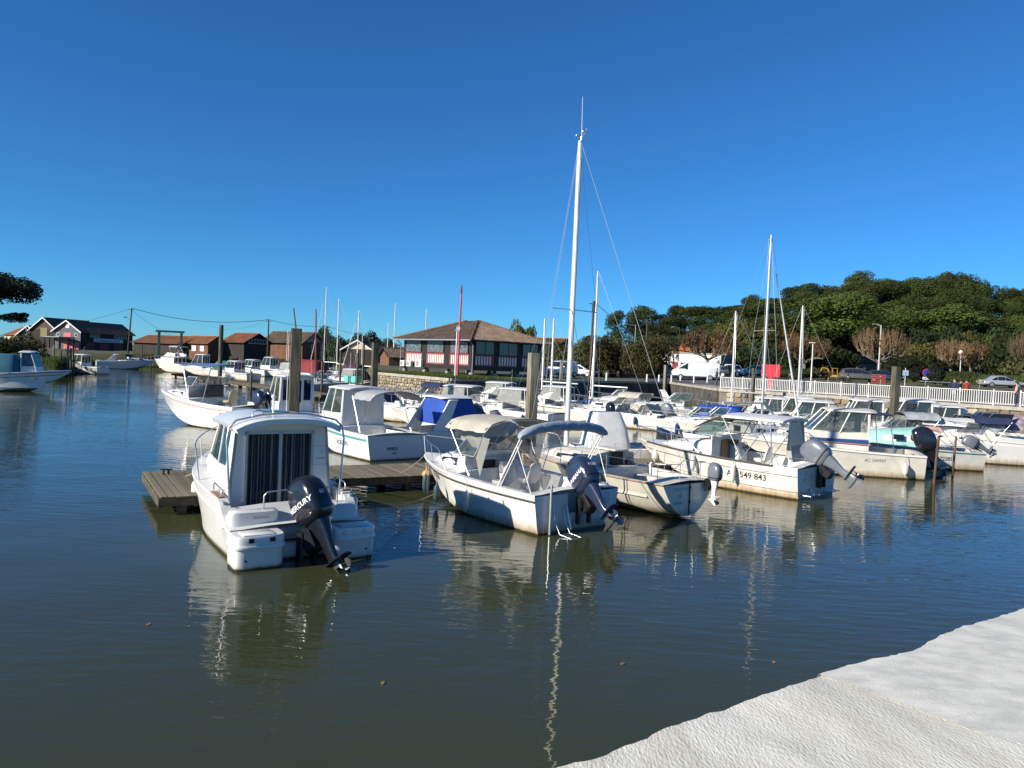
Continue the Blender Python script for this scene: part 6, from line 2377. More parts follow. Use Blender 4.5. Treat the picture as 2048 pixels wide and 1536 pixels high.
def tile_face(mb, p0, p1, p2, p3, pitch=.24, row=.36, amp=.045, step=.03):
    """corrugated tile slope: p0,p1 along the eave, p2,p3 the ridge ends (p2 above p1)"""
    p0, p1, p2, p3 = [Vector(p) for p in (p0, p1, p2, p3)]
    e = p1 - p0
    Le = e.length
    e.normalize()
    up = (p2 + p3) / 2 - (p0 + p1) / 2
    up = up - e * up.dot(e)
    Lu = up.length
    up.normalize()
    n = e.cross(up).normalized()
    if n.z < 0:
        n = -n
    s3 = (p3 - p0).dot(e)
    s2 = (p2 - p0).dot(e)
    nt_ = max(1, int(Lu / row))
    k = 4
    ns = int(Le / pitch) * k
    V = {}
    vs, fs = [], []

    def vert(i, j, lo):
        key = (i, j, lo)
        if key not in V:
            s_, t = Le * i / ns, Lu * j / nt_
            a, b_ = s3 * t / Lu, Le + (s2 - Le) * t / Lu
            s_ = min(max(s_, a), b_)
            V[key] = len(vs)
            h = amp * math.cos(2 * PI * i / k) + (step if lo else 0)
            vs.append(p0 + e * s_ + up * (t - (.05 if lo else 0)) + n * h)
        return V[key]
    for j in range(nt_):
        a = s3 * (j + .5) / nt_
        b_ = Le + (s2 - Le) * (j + .5) / nt_
        for i in range(ns):
            sm = Le * (i + .5) / ns
            if a <= sm <= b_:
                fs.append((vert(i, j, 1), vert(i + 1, j, 1), vert(i + 1, j + 1, 0), vert(i, j + 1, 0)))
    mb.add(vs, fs)


def window(parent, q, frame, pane, bars=1, name='window', th=.06):
    """q: 4 corners (bl, br, tr, tl) on the wall; frame proud, pane recessed in it"""
    q = [Vector(p) for p in q]
    n = (q[1] - q[0]).cross(q[3] - q[0]).normalized()
    ex, ez = (q[1] - q[0]), (q[3] - q[0])
    fw = .07
    a, c = fw / ex.length, fw / ez.length
    b = MB()

    def pt(u, v):
        return q[0] + ex * u + ez * v
    for (u0, u1, v0, v1) in [(0, 1, 0, c), (0, 1, 1 - c, 1), (0, a, c, 1 - c), (1 - a, 1, c, 1 - c)] + [((k + 1) / (bars + 1) - a / 2, (k + 1) / (bars + 1) + a / 2, c, 1 - c) for k in range(bars)]:
        b.poly([pt(u0, v0), pt(u1, v0), pt(u1, v1), pt(u0, v1)], n * th)
    f = b.build(name, frame, parent, 0)
    b = MB()
    b.poly([pt(a, c) + n * .015, pt(1 - a, c) + n * .015, pt(1 - a, 1 - c) + n * .015, pt(a, 1 - c) + n * .015], n * .01)
    b.build('pane', pane, f, 0)
    return f


def house(name, label, N, ang, L, Wd, zg, zeave, zridge, wallm, roofm, side=-1, over=.45, trim=None, wins=(), gablem=None, hip=0, tiles=True, pitch=.3, cat='house', group=None, doors=()):
    """N: near corner; ang: direction of the ridge (world, degrees from +X); side: which long side holds the corner (local y = side*Wd/2)"""
    a = R(ang)
    r = Vector((math.cos(a), math.sin(a), 0))
    l = Vector((-math.sin(a), math.cos(a), 0))
    o = Vector((N[0], N[1], 0)) - l * (side * Wd / 2)
    root = thing(name, label, cat, (o.x, o.y, zg), a, group)
    h1, h2 = zeave - zg, zridge - zg
    w = Wd / 2
    b = MB()
    b.box(0, L, -w, w, -.6, h1)
    b.build('wall', wallm, root, 0)
    if not hip:
        for x0 in (0, L - .12):
            g = MB()
            g.poly([(x0, -w, h1), (x0, w, h1), (x0, 0, h2 - .05)], (.12, 0, 0))
            g.build('gable', gablem or wallm, root, 0)
    rb = MB()
    dz = (h2 - h1) / w * over
    hp = hip * L if hip else 0
    ov = over
    for sg in (-1, 1):
        p = [(-ov, sg * (w + over), h1 - dz), (L + ov, sg * (w + over), h1 - dz), (L + (ov if not hip else -hp), 0, h2), (-ov if not hip else hp, 0, h2)]
        if tiles:
            tile_face(rb, *p, pitch=pitch, row=.4)
            b = MB().pane([Vector(q) - Vector((0, 0, .06)) for q in p], .05)
        else:
            rb.pane(p, .08)
    if hip:
        for x0, x1 in ((-ov, hp), (L + ov, L - hp)):
            p = [(x0, w + over, h1 - dz), (x0, -w - over, h1 - dz), (x1, 0, h2), (x1, 0, h2)]
            tile_face(rb, *p, pitch=pitch, row=.4)
    ro = rb.build('roof', roofm, root, 0, fix=False)
    u = MB()
    for sg in (-1, 1):
        p = [Vector((-ov + .03, sg * (w + over - .03), h1 - dz - .06)), Vector((L + ov - .03, sg * (w + over - .03), h1 - dz - .06)), Vector((L + (ov if not hip else -hp) - .03, 0, h2 - .08)), Vector(((-ov if not hip else hp) + .03, 0, h2 - .08))]
        if sg < 0:
            p = p[::-1]
        u.poly(p)
    u.build('roof_underside', M_darkpaint, ro, 0)
    rc = MB()
    rc.tube([(-ov if not hip else hp, 0, h2 + .03), (L + (ov if not hip else -hp), 0, h2 + .03)], .09, 6)
    rc.build('ridge', roofm, ro, 30)
    if trim and not hip:
        for x0 in (-ov - .03,):
            for sg in (-1, 1):
                t = MB()
                t.poly([(x0, sg * (w + over), h1 - dz - .12), (x0, sg * (w + over), h1 - dz + .12), (x0, 0, h2 + .16), (x0, 0, h2 - .12)], (.1, 0, 0))
                t.build('barge_board', trim, root, 0)
    for (face, u0, z0, ww, hh, fm, pm, bars) in wins:
        if face == 'f':
            q = [(-.02, u0 + ww, z0), (-.02, u0, z0), (-.02, u0, z0 + hh), (-.02, u0 + ww, z0 + hh)]
        elif face == '-':
            q = [(u0, -w - .02, z0), (u0 + ww, -w - .02, z0), (u0 + ww, -w - .02, z0 + hh), (u0, -w - .02, z0 + hh)]
        else:
            q = [(u0 + ww, w + .02, z0), (u0, w + .02, z0), (u0, w + .02, z0 + hh), (u0 + ww, w + .02, z0 + hh)]
        window(root, q, fm, pm, bars)
    for (face, u0, z0, ww, hh, dm, nm) in doors:
        b = MB()
        if face == 'f':
            b.box(-.07, -.01, u0, u0 + ww, z0, z0 + hh)
        elif face == '-':
            b.box(u0, u0 + ww, -w - .07, -w - .01, z0, z0 + hh)
        else:
            b.box(u0, u0 + ww, w + .01, w + .07, z0, z0 + hh)
        b.build(nm, dm, root, 0)
    return root


# ---- restaurant on stilts with pyramid roof
def restaurant():
    C0 = Vector((-3.9, 73.0, 0))
    dl = Vector((-8, 10, 0)).normalized()
    dr = Vector((10, 8, 0)).normalized()
    zg = 2.4
    root = thing('restaurant', 'dark timber restaurant on stilts with brown tiled pyramid roof and striped lower panels', 'restaurant', (C0.x, C0.y, zg), math.atan2(dr.y, dr.x))
    # local: x along the shaded right wall (0..8.6), y along the sunlit left wall (0..12.6)
    LX, LY = 8.6, 12.6
    fl, sl, wt_, ev = .80, 1.95, 3.40, 3.55
    b = MB()
    b.box(0, LX, 0, LY, fl - .25, fl)
    b.build('floor_beam', M_darkpaint, root, 0)
    # stilts
    for x in (.15, LX / 3, LX * 2 / 3, LX - .15):
        for y in (.15, 4.2, 8.4, LY - .15):
            if .2 < x < LX - .2 and .2 < y < LY - .2:
                continue
            MB().bbox(x - .14, x + .14, y - .14, y + .14, -.3, ev, .02).build('post', M_darkpaint, root)
            MB().bbox(x - .22, x + .22, y - .22, y + .22, -.3, .32, .03).build('pier', M_greyr, root)
    bays_l = [(.55, 3.75), (4.75, 8.0), (8.95, 12.2)]
    bays_r = [(.35, 2.6), (3.15, 5.5), (6.1, 8.2)]

    def wallbox(b, x0, x1, z0, z1, face, d0=0.0, d1=.12):
        if face == 'l':
            b.box(-d0 if d0 else 0, d1, x0, x1, z0, z1)
        else:
            b.box(x0, x1, -d0 if d0 else 0, d1, z0, z1)
    for face, bays, Ln in (('l', bays_l, LY), ('r', bays_r, LX)):
        b = MB()
        prev = 0
        for (u0, u1) in bays + [(Ln, Ln)]:
            wallbox(b, prev, u0, fl, ev, face)
            prev = u1
        for (u0, u1) in bays:
            wallbox(b, u0, u1, wt_, ev, face)
            wallbox(b, u0, u1, fl, fl + .18, face)
        b.build('timber_frame', M_darkpaint, root, 0)
        for (u0, u1) in bays:
            # sheet window
            if face == 'l':
                q = [(-.02, u1 - .1, sl + .15), (-.02, u0 + .1, sl + .15), (-.02, u0 + .1, wt_), (-.02, u1 - .1, wt_)]
            else:
                q = [(u0, -.02, sl + .1), (u1, -.02, sl + .1), (u1, -.02, wt_), (u0, -.02, wt_)]
            window(root, q, mat('dull_red_frame', (.14, .035, .035), .6) if face == 'l' else M_darkpaint, M_plastic if face == 'l' else glass('shaded_wall_sheet', (.035, .04, .045), .93, .08), 0 if face == 'l' else 1, th=.04)  # right wall: its shade is put into darker sheet and frame colours
            b = MB()
            wallbox(b, u0, u1, fl + .18, sl + .1, face, 0, .08)
            b.build('lower_panel', mat('dull_pink_panel', (.30, .085, .085), .7, var=.15), root, 0)
            n = int((u1 - u0) / .33)
            for k in range(n):
                x = u0 + .08 + k * .33
                sb = MB()
                if face == 'l':
                    sb.box(-.035, -.003, x, x + .17, fl + .3, sl - .05)
                else:
                    sb.box(x, x + .17, -.035, -.003, fl + .3, sl - .05)
                sb.build('white_slat', M_trim, root, 0)
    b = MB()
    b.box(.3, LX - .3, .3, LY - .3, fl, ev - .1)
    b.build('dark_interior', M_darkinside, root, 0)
    # lower skirt
    ov = .85
    x0, x1, y0, y1 = -ov, LX + ov, -ov, LY + ov
    zE, zA = ev - .12, 5.55
    cx, cy = LX / 2, LY / 2
    apex = (cx, cy, zA)
    rl = 1.0   # half length of the ridge
    a1, a2 = (cx, cy - rl, zA), (cx, cy + rl, zA)
    tiles = MB()
    tile_face(tiles, (x0, y1, zE), (x0, y0, zE), a1, a2, .32, .36, .085)
    tile_face(tiles, (x0, y0, zE), (x1, y0, zE), a1, a1, .32, .36, .085)
    tile_face(tiles, (x1, y0, zE), (x1, y1, zE), a2, a1, .5, .6, .05)
    tile_face(tiles, (x1, y1, zE), (x0, y1, zE), a2, a2, .5, .6, .05)
    ro = tiles.build('roof_tiles', M_tile, root, 0, fix=False)
    tag(ro, kind='stuff')
    u = MB()
    for p in (((x0, y1), (x0, y0), a1, a2), ((x0, y0), (x1, y0), a1, a1), ((x1, y0), (x1, y1), a2, a1), ((x1, y1), (x0, y1), a2, a2)):
        q = [Vector((p[0][0], p[0][1], zE - .08)), Vector((p[1][0], p[1][1], zE - .08)), Vector(p[2]) - Vector((0, 0, .1)), Vector(p[3]) - Vector((0, 0, .1))]
        u.poly(q if p[2] != p[3] else q[:3])
    u.build('roof_underside', M_darkpaint, root, 0)
    hp = MB()
    for c, a in (((x0, y0, zE), a1), ((x1, y0, zE), a1), ((x0, y1, zE), a2), ((x1, y1, zE), a2)):
        c, a = Vector(c), Vector(a)
        n = int((a - c).length / .38)
        for k in range(n):
            p, q = c.lerp(a, k / n), c.lerp(a, (k + 1.12) / n)
            hp.tube([p + Vector((0, 0, .09)), q + Vector((0, 0, .04))], .13, 7, .10)
    tag(hp.build('hip_tiles', M_tiled, root, 30), kind='stuff')
    for face in 'lr':
        g = MB()
        if face == 'l':
            g.bbox(x0 - .1, x0 + .02, y0, y1, zE - .12, zE + .02, .02)
        else:
            g.bbox(x0, x1, y0 - .1, y0 + .02, zE - .12, zE + .02, .02)
        g.build('gutter', M_alu if face == 'l' else M_darkpaint, root)  # dark gutter on the right side stands in for the shade there
    for (x, y) in ((x0 + .25, y0 + .6), (x0 + .25, y1 - .4)):
        MB().tube([(x, y, zE - .1), (x + .5, y, zE - .5), (x + .5, y, 0)], .05, 8).build('drain_pipe', M_greyr, root)
    # aerial and flue
    MB().tube([(cx - .4, cy + 1, zA - .2), (cx - .4, cy + 1, zA + .35)], .04, 6).build('flue', M_greyr, root)
    return root, C0, dl, dr


REST, RC0, Rdl, Rdr = restaurant()


def aircon(along, label, w=.85, hh=.62):
    p = RC0 + Rdl * along - Rdr * .42
    t = thing('air_conditioner', label, 'air conditioner', (p.x, p.y, 2.4), math.atan2(Rdr.y, Rdr.x), 'air conditioning units on the restaurant wall')
    b = MB()
    b.bbox(0, .34, -w / 2, w / 2, .55, .55 + hh, .03)
    c = b.build('casing', M_trim, t)
    T = Matrix.Translation((-.005, .08, .55 + hh / 2)) @ Matrix.Rotation(R(-90), 4, 'Y')
    b = MB()
    b.lathe([(hh * .40, 0), (hh * .40, .012), (hh * .34, .012), (hh * .34, .002), (.05, .002), (.05, .015), (.01, .015)], 20, T)
    b.build('fan_grille', M_greyr, c)
    b = MB()
    b.tube([(.05, -w / 3, .55), (.3, -w / 3, 0)], .02, 6)
    b.tube([(.05, w / 3, .55), (.3, w / 3, 0)], .02, 6)
    b.build('bracket', M_alu, t)


aircon(12.2, 'leftmost of the three white air conditioners on the restaurant wall')
aircon(10.9, 'middle one of the three white air conditioners on the restaurant wall')
aircon(9.0, 'largest and rightmost of the three white air conditioners on the restaurant wall', 1.15, .8)


def NP(px, Y):
    q = P(px, 720, Y)
    return (q.x, q.y)


WD = M_winw
# far left
hs_ = house('boat_shed', 'black boarded shed with grey gable front and pink doors', NP(160, 155), 76, 14.5, 6.4, 2.0, 6.2, 8.2, M_board, M_tiled, -1, .5, M_trim, gablem=M_boardg,
            wins=[('f', -.45, 4.75, .9, .9, WD, M_trim, 1), ('f', -2.5, 3.0, .7, .7, WD, M_pane, 0), ('f', 1.9, 3.0, .7, .7, WD, M_pane, 0),
                  ('-', 2.4, 3.1, 2.6, .7, WD, M_pane, 3), ('-', 9.0, 3.1, 3.6, .7, WD, M_pane, 4)],
            doors=[('f', -.85, 2.4, 1.7, 1.4, M_pink, 'hatch'), ('f', -2.9, -.1, 2.0, 1.9, M_pink, 'door'), ('f', -.8, -.1, 1.6, 2.2, M_pink, 'door'), ('-', 3.4, 2.15, 8.2, .75, M_trim, 'sign_board'),
                   ('-', 1.2, 0, 2.4, 2.0, M_darkred, 'door'), ('-', 5.0, 0, 2.6, 2.0, M_darkred, 'door'), ('-', 9.0, 0, 2.6, 2.0, M_darkred, 'door')])
b = MB()
b.box(-.012, 0, -3.2, 3.2, 0, 4.15)
b.build('grey_front_boards', M_boardg, hs_, 0)
b = MB()
text_plane(b, 'LES BATELIERS ARCACHONNAIS', .52, (3.6, -3.28, 2.3), (1, 0, 0), (0, 0, 1), squash=.92, off=.01)
b.build('sign_lettering', M_letterblue, hs_, 0)
house('boat_shed', 'brown boarded shed with white edged gable left of the grey pink doored one', NP(113, 168), 76, 12, 7.0, 2.0, 6.4, 9.0, M_board, M_tiled, -1, .5, M_trim, gablem=boards_mat('olive_brown_board', (.12, .09, .055), (.08, .06, .04)),
      doors=[('f', -.9, 2.8, 1.8, 2.0, mat('olive_shutter', (.20, .17, .08), .8), 'shutter')])
house('boat_shed', 'small brown gabled shed at the left end of the far left group', NP(78, 176), 76, 10, 6.0, 2.0, 5.2, 7.2, M_board, M_tiled, -1, .5, M_trim)
house('low_house', 'low house with faded brown tile roof behind the bush at the left edge', NP(40, 185), 135, 16, 8, 2.0, 5.2, 7.2, M_rendercream, M_tileo, 1, .5)
t = thing('porch_roof', 'flat open porch roof in front of the far left sheds', 'porch', (*NP(116, 150), 2.0), R(135))
MB().bbox(0, 11, -3, 0, 2.75, 2.92, .03).build('roof_sheet', M_greyr, t)
for k in range(4):
    for y in (-2.8, -.2):
        MB().bbox(.2 + k * 3.4, .4 + k * 3.4, y - .1, y + .1, -.3, 2.75, .02).build('post', M_board, t)
house('oyster_shed', 'long low shed with orange brown roof just right of the tall power pole', NP(364, 142), 150, 14.5, 7, 2.2, 4.6, 6.0, M_board, M_tileo, 1, .5)
house('oyster_shed', 'brown boarded shed with orange roof behind the flybridge boat', NP(415, 140), 150, 6.6, 3.8, 2.2, 4.9, 6.1, M_boardb, M_tileo, 1, .4, wins=[('+', 1.0, 1.1, 1.1, 1.0, WD, M_trim, 0), ('+', 3.2, 1.1, 1.2, 1.0, WD, M_trim, 0)])
house('oyster_shed', 'shed with black gable and a row of white windows above the green covered boat', NP(487, 140), 150, 5.6, 6.2, 2.2, 5.4, 7.0, M_board, M_tileo, 1, .5, wins=[('f', -2.1, 2.9, 4.2, .8, WD, M_pane, 5)], gablem=M_board)
house('house', 'big brown roofed house behind the tall square pile', NP(604, 150), 150, 10.5, 5.4, 2.3, 6.0, 7.9, M_boardb, M_tile, 1, .6, wins=[('f', -1, 1.8, 1.4, 1.4, WD, M_pane, 1)], gablem=M_greyr)
house('house', 'low grey house with cream gable behind the left cluster of masts', NP(744, 150), 80, 12, 6, 2.4, 5.0, 6.7, M_board, M_tiled, -1, .5, M_trim, gablem=M_rendercream)
house('hut', 'small brown hut with tiled roof left of the restaurant', NP(778, 122), 30, 5, 4, 2.4, 4.0, 5.2, M_boardb, M_tile, -1, .4)
house('house', 'long low brown tiled roof seen right of the restaurant', NP(1105, 128), 150, 17, 8, 2.6, 6.6, 8.2, M_boardb, M_tileo, 1, .6)
house('wooden_cabin', 'brown board cabin with mint green window frames under the tamarisk trees', NP(1246, 103), 155, 6.6, 6, 2.6, 4.7, 6.7, M_boardb, M_tile, 1, .5, wins=[('+', .9, .95, 1.5, .85, M_mintwin, M_pane, 3), ('+', 3.7, .95, 1.5, .85, M_mintwin, M_pane, 3)])
house('wooden_cabin', 'dark boarded cabin in the shade right of the mint windowed one', NP(1300, 108), 170, 5.5, 5, 2.7, 4.6, 6.0, M_board, M_tileo, 1, .4)
# white building
wb = thing('white_building', 'white flat roofed building with grey end wall behind the vans', 'building', (*NP(1466, 112), 2.8), R(145))
MB().box(0, 11, 0, 5, -.5, 3.3).build('wall', M_render, wb, 0)
MB().box(-.02, 11.1, -.1, 5.1, 3.3, 3.5).build('flat_roof', M_greyr, wb, 0)
MB().box(-.03, 0, .0, 5, -.5, 3.28).build('end_wall', M_greyr, wb, 0)
for (u0, w_) in ((1.2, 1.2), (4.6, 1.4), (8.0, 1.0)):
    window(wb, [(u0 + w_, 5.02, 1.0), (u0, 5.02, 1.0), (u0, 5.02, 2.1), (u0 + w_, 5.02, 2.1)], M_winw, M_pane, 1)
MB().box(6.4, 7.2, 5.01, 5.06, 0, 2.1).build('red_door', M_darkred, wb, 0)
house('white_house', 'white house with steep orange hipped roof behind the big van', NP(1384, 118), 145, 4.6, 4.4, 2.8, 6.0, 7.7, M_render, M_tilebright, 1, .35, hip=.45, pitch=.25)
house('house', 'long low house with bright orange roof behind the hedge on the right', NP(1990, 128), 172, 15, 7, 3.0, 5.9, 7.7, M_rendercream, M_tilebright, 1, .6)
house('hut', 'small ochre hut roof above the hedge behind the silver car', NP(2000, 112), 150, 4.5, 4.5, 3.2, 5.0, 5.8, M_rendercream, M_tile, 1, .4)
house('grey_house', 'blue grey house wall half hidden behind the bare plane tree', NP(1755, 128), 160, 7, 6, 3.0, 6.3, 7.6, mat('blue_grey_render', (.17, .20, .23), .9, var=.2), M_tiled, 1, .3)
# ================================================================ vegetation
def foliage_mat(name, c, c2, c3=None, trans=.25):
    m = bpy.data.materials.new(name)
    m.use_nodes = True
    nt = m.node_tree
    b = nt.nodes['Principled BSDF']
    b.inputs['Roughness'].default_value = .75
    b.inputs['Specular IOR Level'].default_value = .25
    tc = _node(nt, 'ShaderNodeTexCoord')
    n = _node(nt, 'ShaderNodeTexNoise')
    n.inputs['Scale'].default_value = .55
    n.inputs['Detail'].default_value = 5
    n.inputs['Roughness'].default_value = .7
    nt.links.new(tc.outputs['Object'], n.inputs['Vector'])
    cr = _node(nt, 'ShaderNodeValToRGB')
    cr.color_ramp.elements[0].position = .34
    cr.color_ramp.elements[1].position = .66
    cr.color_ramp.elements[0].color = tuple(c2) + (1,)
    cr.color_ramp.elements[1].color = tuple(c) + (1,)
    if c3:
        e = cr.color_ramp.elements.new(.8)
        e.color = tuple(c3) + (1,)
    nt.links.new(n.outputs['Fac'], cr.inputs[0])
    oi = _node(nt, 'ShaderNodeObjectInfo')
    hsv = _node(nt, 'ShaderNodeHueSaturation')
    mr = _node(nt, 'ShaderNodeMapRange')
    mr.inputs['To Min'].default_value = .55
    mr.inputs['To Max'].default_value = 1.4
    nt.links.new(oi.outputs['Random'], mr.inputs['Value'])
    nt.links.new(mr.outputs[0], hsv.inputs['Value'])
    mr2 = _node(nt, 'ShaderNodeMapRange')
    mr2.inputs['To Min'].default_value = .485
    mr2.inputs['To Max'].default_value = .515
    nt.links.new(oi.outputs['Random'], mr2.inputs['Value'])
    nt.links.new(mr2.outputs[0], hsv.inputs['Hue'])
    nt.links.new(cr.outputs[0], hsv.inputs['Color'])
    nt.links.new(hsv.outputs[0], b.inputs['Base Color'])
    tr = _node(nt, 'ShaderNodeBsdfTranslucent')
    nt.links.new(hsv.outputs[0], tr.inputs['Color'])
    mx = _node(nt, 'ShaderNodeMixShader')
    mx.inputs[0].default_value = trans
    nt.links.new(b.outputs[0], mx.inputs[1])
    nt.links.new(tr.outputs[0], mx.inputs[2])
    nt.links.new(mx.outputs[0], nt.nodes['Material Output'].inputs[0])
    return m


F_pine = foliage_mat('pine_needles', (.080, .098, .020), (.024, .038, .011), (.13, .14, .03))
F_pinel = foliage_mat('light_pine_needles', (.11, .135, .025), (.045, .068, .015), (.15, .17, .032))
F_dark = foliage_mat('dark_broad_leaves', (.040, .060, .018), (.016, .030, .010), (.10, .09, .02))
F_yel = foliage_mat('yellowing_leaves', (.14, .115, .022), (.045, .055, .016), (.22, .15, .03))
F_brown = foliage_mat('brown_autumn_leaves', (.20, .10, .035), (.10, .055, .025), (.30, .14, .04), .35)
F_tam = foliage_mat('feathery_olive_brown_twigs', (.115, .095, .028), (.05, .05, .018), (.16, .10, .03), .35)
F_hedge = foliage_mat('clipped_hedge_leaves', (.075, .105, .025), (.045, .07, .02), (.10, .12, .03))
F_bush = foliage_mat('rough_shrub_leaves', (.10, .095, .030), (.045, .05, .02), (.19, .12, .05))
M_bark = mat('pine_bark', (.10, .065, .045), .95, var=.4, c2=(.05, .035, .028), vscale=3, stretch=(3, 3, .8), bump=.8, bscale=6)
M_barkpale = mat('pale_plane_bark', (.24, .20, .14), .9, var=.35, c2=(.12, .10, .07), vscale=4, bump=.5)
M_twig = mat('reddish_twig', (.23, .15, .085), .9, var=.4, objrand=.2)


def tuft_cloud(blobs, n, size, seed, up=.35, shell=.72, elong=1.7, jit=.6):
    """leaf tufts spread through the outer part of the given ellipsoids"""
    r = random.Random(seed)
    vs, fs = [], []
    wt = [b[3] * b[4] for b in blobs]
    tot = sum(wt)
    for b, wq in zip(blobs, wt):
        k = int(n * wq / tot)
        cx, cy, cz, rx, rz = b
        for _ in range(k):
            u = r.uniform(-1, 1)
            a = r.uniform(0, 2 * PI)
            s_ = math.sqrt(1 - u * u)
            d = Vector((s_ * math.cos(a), s_ * math.sin(a), u))
            if d.z < -.35 and r.random() < .6:
                continue
            q = shell + (1.08 - shell) * r.random() ** .7
            f = 1 + .22 * noise.noise(d * 2.2 + Vector((cx, cy, seed)))
            p = Vector((cx, cy, cz)) + Vector((d.x * rx, d.y * rx, d.z * rz)) * q * f
            nr = (d + Vector((r.gauss(0, jit), r.gauss(0, jit), r.gauss(0, jit) + up))).normalized()
            t = nr.orthogonal().normalized()
            t = Matrix.Rotation(r.uniform(0, 6.28), 3, nr) @ t
            w = nr.cross(t)
            sz = size * r.uniform(.6, 1.35)
            o = len(vs)
            vs += [p - t * sz * elong * .5, p + w * sz * .42, p + t * sz * elong * .5 + nr * sz * .25, p - w * sz * .42]
            fs.append((o, o + 1, o + 2, o + 3))
    return vs, fs


def pine_tufts(blobs, n, seed):
    """unit-tall tree, so tufts are built with the vertical squeezed to keep them round when the tree is scaled up"""
    K = 4.2
    vs, fs = tuft_cloud([(a, b, c * K, d, e * K) for a, b, c, d, e in blobs], n, .062, seed, up=.05, shell=.72, elong=1.5, jit=.62)
    return [Vector((v.x, v.y, v.z / K)) for v in vs], fs


def pine_variant(k):
    r = random.Random(50 + k)
    blobs = []
    n = 19
    for i in range(n):
        a = r.uniform(0, 2 * PI)
        d = math.sqrt(r.random()) * .80
        z = .86 - .22 * d ** 2 + r.uniform(-.05, .04) - (r.uniform(.08, .36) if r.random() < .42 else 0)
        s_ = r.uniform(.24, .42)
        blobs.append((d * math.cos(a), d * math.sin(a), z, s_, s_ * r.uniform(.24, .34)))
    vs, fs = pine_tufts(blobs, 7600, k)
    mb = MB()
    mb.add(vs, fs)
    cr = mb
    tb = MB()
    cx, cy = r.uniform(-.1, .1), r.uniform(-.1, .1)
    tb.tube([(0, 0, -.6), (cx * .3, cy * .3, 0), (cx, cy, .35), (cx * .8, cy * .9, .72)], .045, 7, .018)
    for b in blobs[:9]:
        z0 = r.uniform(.25, .55)
        tb.tube([(cx * z0, cy * z0, z0), ((cx + b[0]) / 2, (cy + b[1]) / 2, (z0 + b[2]) / 2 - .02), (b[0], b[1], b[2])], .014, 5, .005)
    return cr, tb


pine_vars = []
for k in range(5):
    cr, tb = pine_variant(k)
    pine_vars.append((cr.mesh('crown', F_pine, 0), cr.mesh('crown', F_pinel, 0), tb.mesh('trunk', M_bark, 40)))


def leafy_variant(k, fm, n=4200, size=.055, kind='round'):
    r = random.Random(80 + k)
    blobs = []
    for i in range(14):
        a = r.uniform(0, 2 * PI)
        d = math.sqrt(r.random()) * .62
        z = r.uniform(.25, .95)
        d *= math.sin(PI * min(1, max(.1, z))) ** .4 + .25
        s_ = r.uniform(.22, .38)
        blobs.append((d * math.cos(a), d * math.sin(a), z * .8, s_, s_ * .8))
    vs, fs = tuft_cloud(blobs, n, size, 200 + k)
    mb = MB()
    mb.add(vs, fs)
    tb = MB()
    tb.tube([(0, 0, -.3), (.02, 0, .3), (0, .02, .7)], .035, 6, .012)
    for b in blobs[:6]:
        tb.tube([(0, 0, .25), (b[0] * .6, b[1] * .6, b[2] * .8), (b[0], b[1], b[2])], .012, 5, .004)
    return mb.mesh('crown', fm, 0), tb.mesh('trunk', M_bark, 40)


leaf_vars = {nm: [leafy_variant(k + 10 * j, fm, n_, sz) for k in range(3)] for j, (nm, fm, n_, sz) in enumerate([('dark', F_dark, 4200, .06), ('yel', F_yel, 3800, .06), ('tam', F_tam, 7000, .042), ('brown', F_brown, 2600, .05), ('bush', F_bush, 3000, .07), ('pinedark', F_pine, 4600, .055)])}


def plant_tree(name, label, x, y, H_, Rr, crown, trunk_, cat='tree', grp=None, zb=None, rz=None):
    """H_: overall height, Rr: crown radius; the meshes are unit sized"""
    zg = ground_z(x, y) if zb is None else zb
    t = thing(name, label, cat, (x, y, zg), rnd.uniform(0, 6.28) if rz is None else rz, grp)
    link_copy('crown', crown, t, scale=(Rr, Rr, H_))
    if trunk_:
        link_copy('trunk', trunk_, t, scale=(Rr * .9, Rr * .9, H_ * .97))
    return t


# silhouette of the pine wood
SIL = [(1290, 648), (1312, 626), (1345, 618), (1400, 612), (1450, 606), (1500, 600), (1550, 588), (1600, 576), (1640, 564), (1685, 568), (1720, 552), (1770, 562), (1830, 552), (1880, 550), (1925, 545), (1962, 556), (1985, 586), (2012, 573), (2048, 578), (2120, 590), (2250, 600)]


def sil(px):
    for (a, b), (c, d) in zip(SIL[:-1], SIL[1:]):
        if a <= px <= c:
            return b + (d - b) * (px - a) / (c - a)
    return SIL[0][1] if px < SIL[0][0] else SIL[-1][1]


adj = ['tall dark pine', 'broad dark green pine', 'pale green pine', 'spreading pine', 'narrow topped pine']
row_words = {0: 'on the skyline of the wooded hill', 1: 'in the middle of the wooded hill', 2: 'low on the front slope of the wooded hill'}


ORD = ['first', 'second', 'third', 'fourth', 'fifth', 'sixth', 'seventh', 'eighth']
_seen = {}


def uniq(lb):
    """things of one kind in one place are told apart by their order from the left"""
    k = _seen.get(lb, 0)
    _seen[lb] = k + 1
    return lb if k == 0 else f'{lb}, {ORD[min(k, 7)]} from left'


def where(px):
    for lim, wd in ((1340, 'at the left foot of the wood'), (1420, 'above the bushy brown trees'), (1500, 'left of the leaning white mast'), (1570, 'right behind the white mast with a stay'), (1640, 'above the white lamp post'), (1700, 'left of the bare plane tree'), (1770, 'above the bare plane tree'), (1830, 'above the dark pile'), (1890, 'above the round no stopping sign'), (1950, 'above the orange roof'), (2010, 'above the silver car'), (2300, 'at the right edge')):
        if px < lim:
            return wd


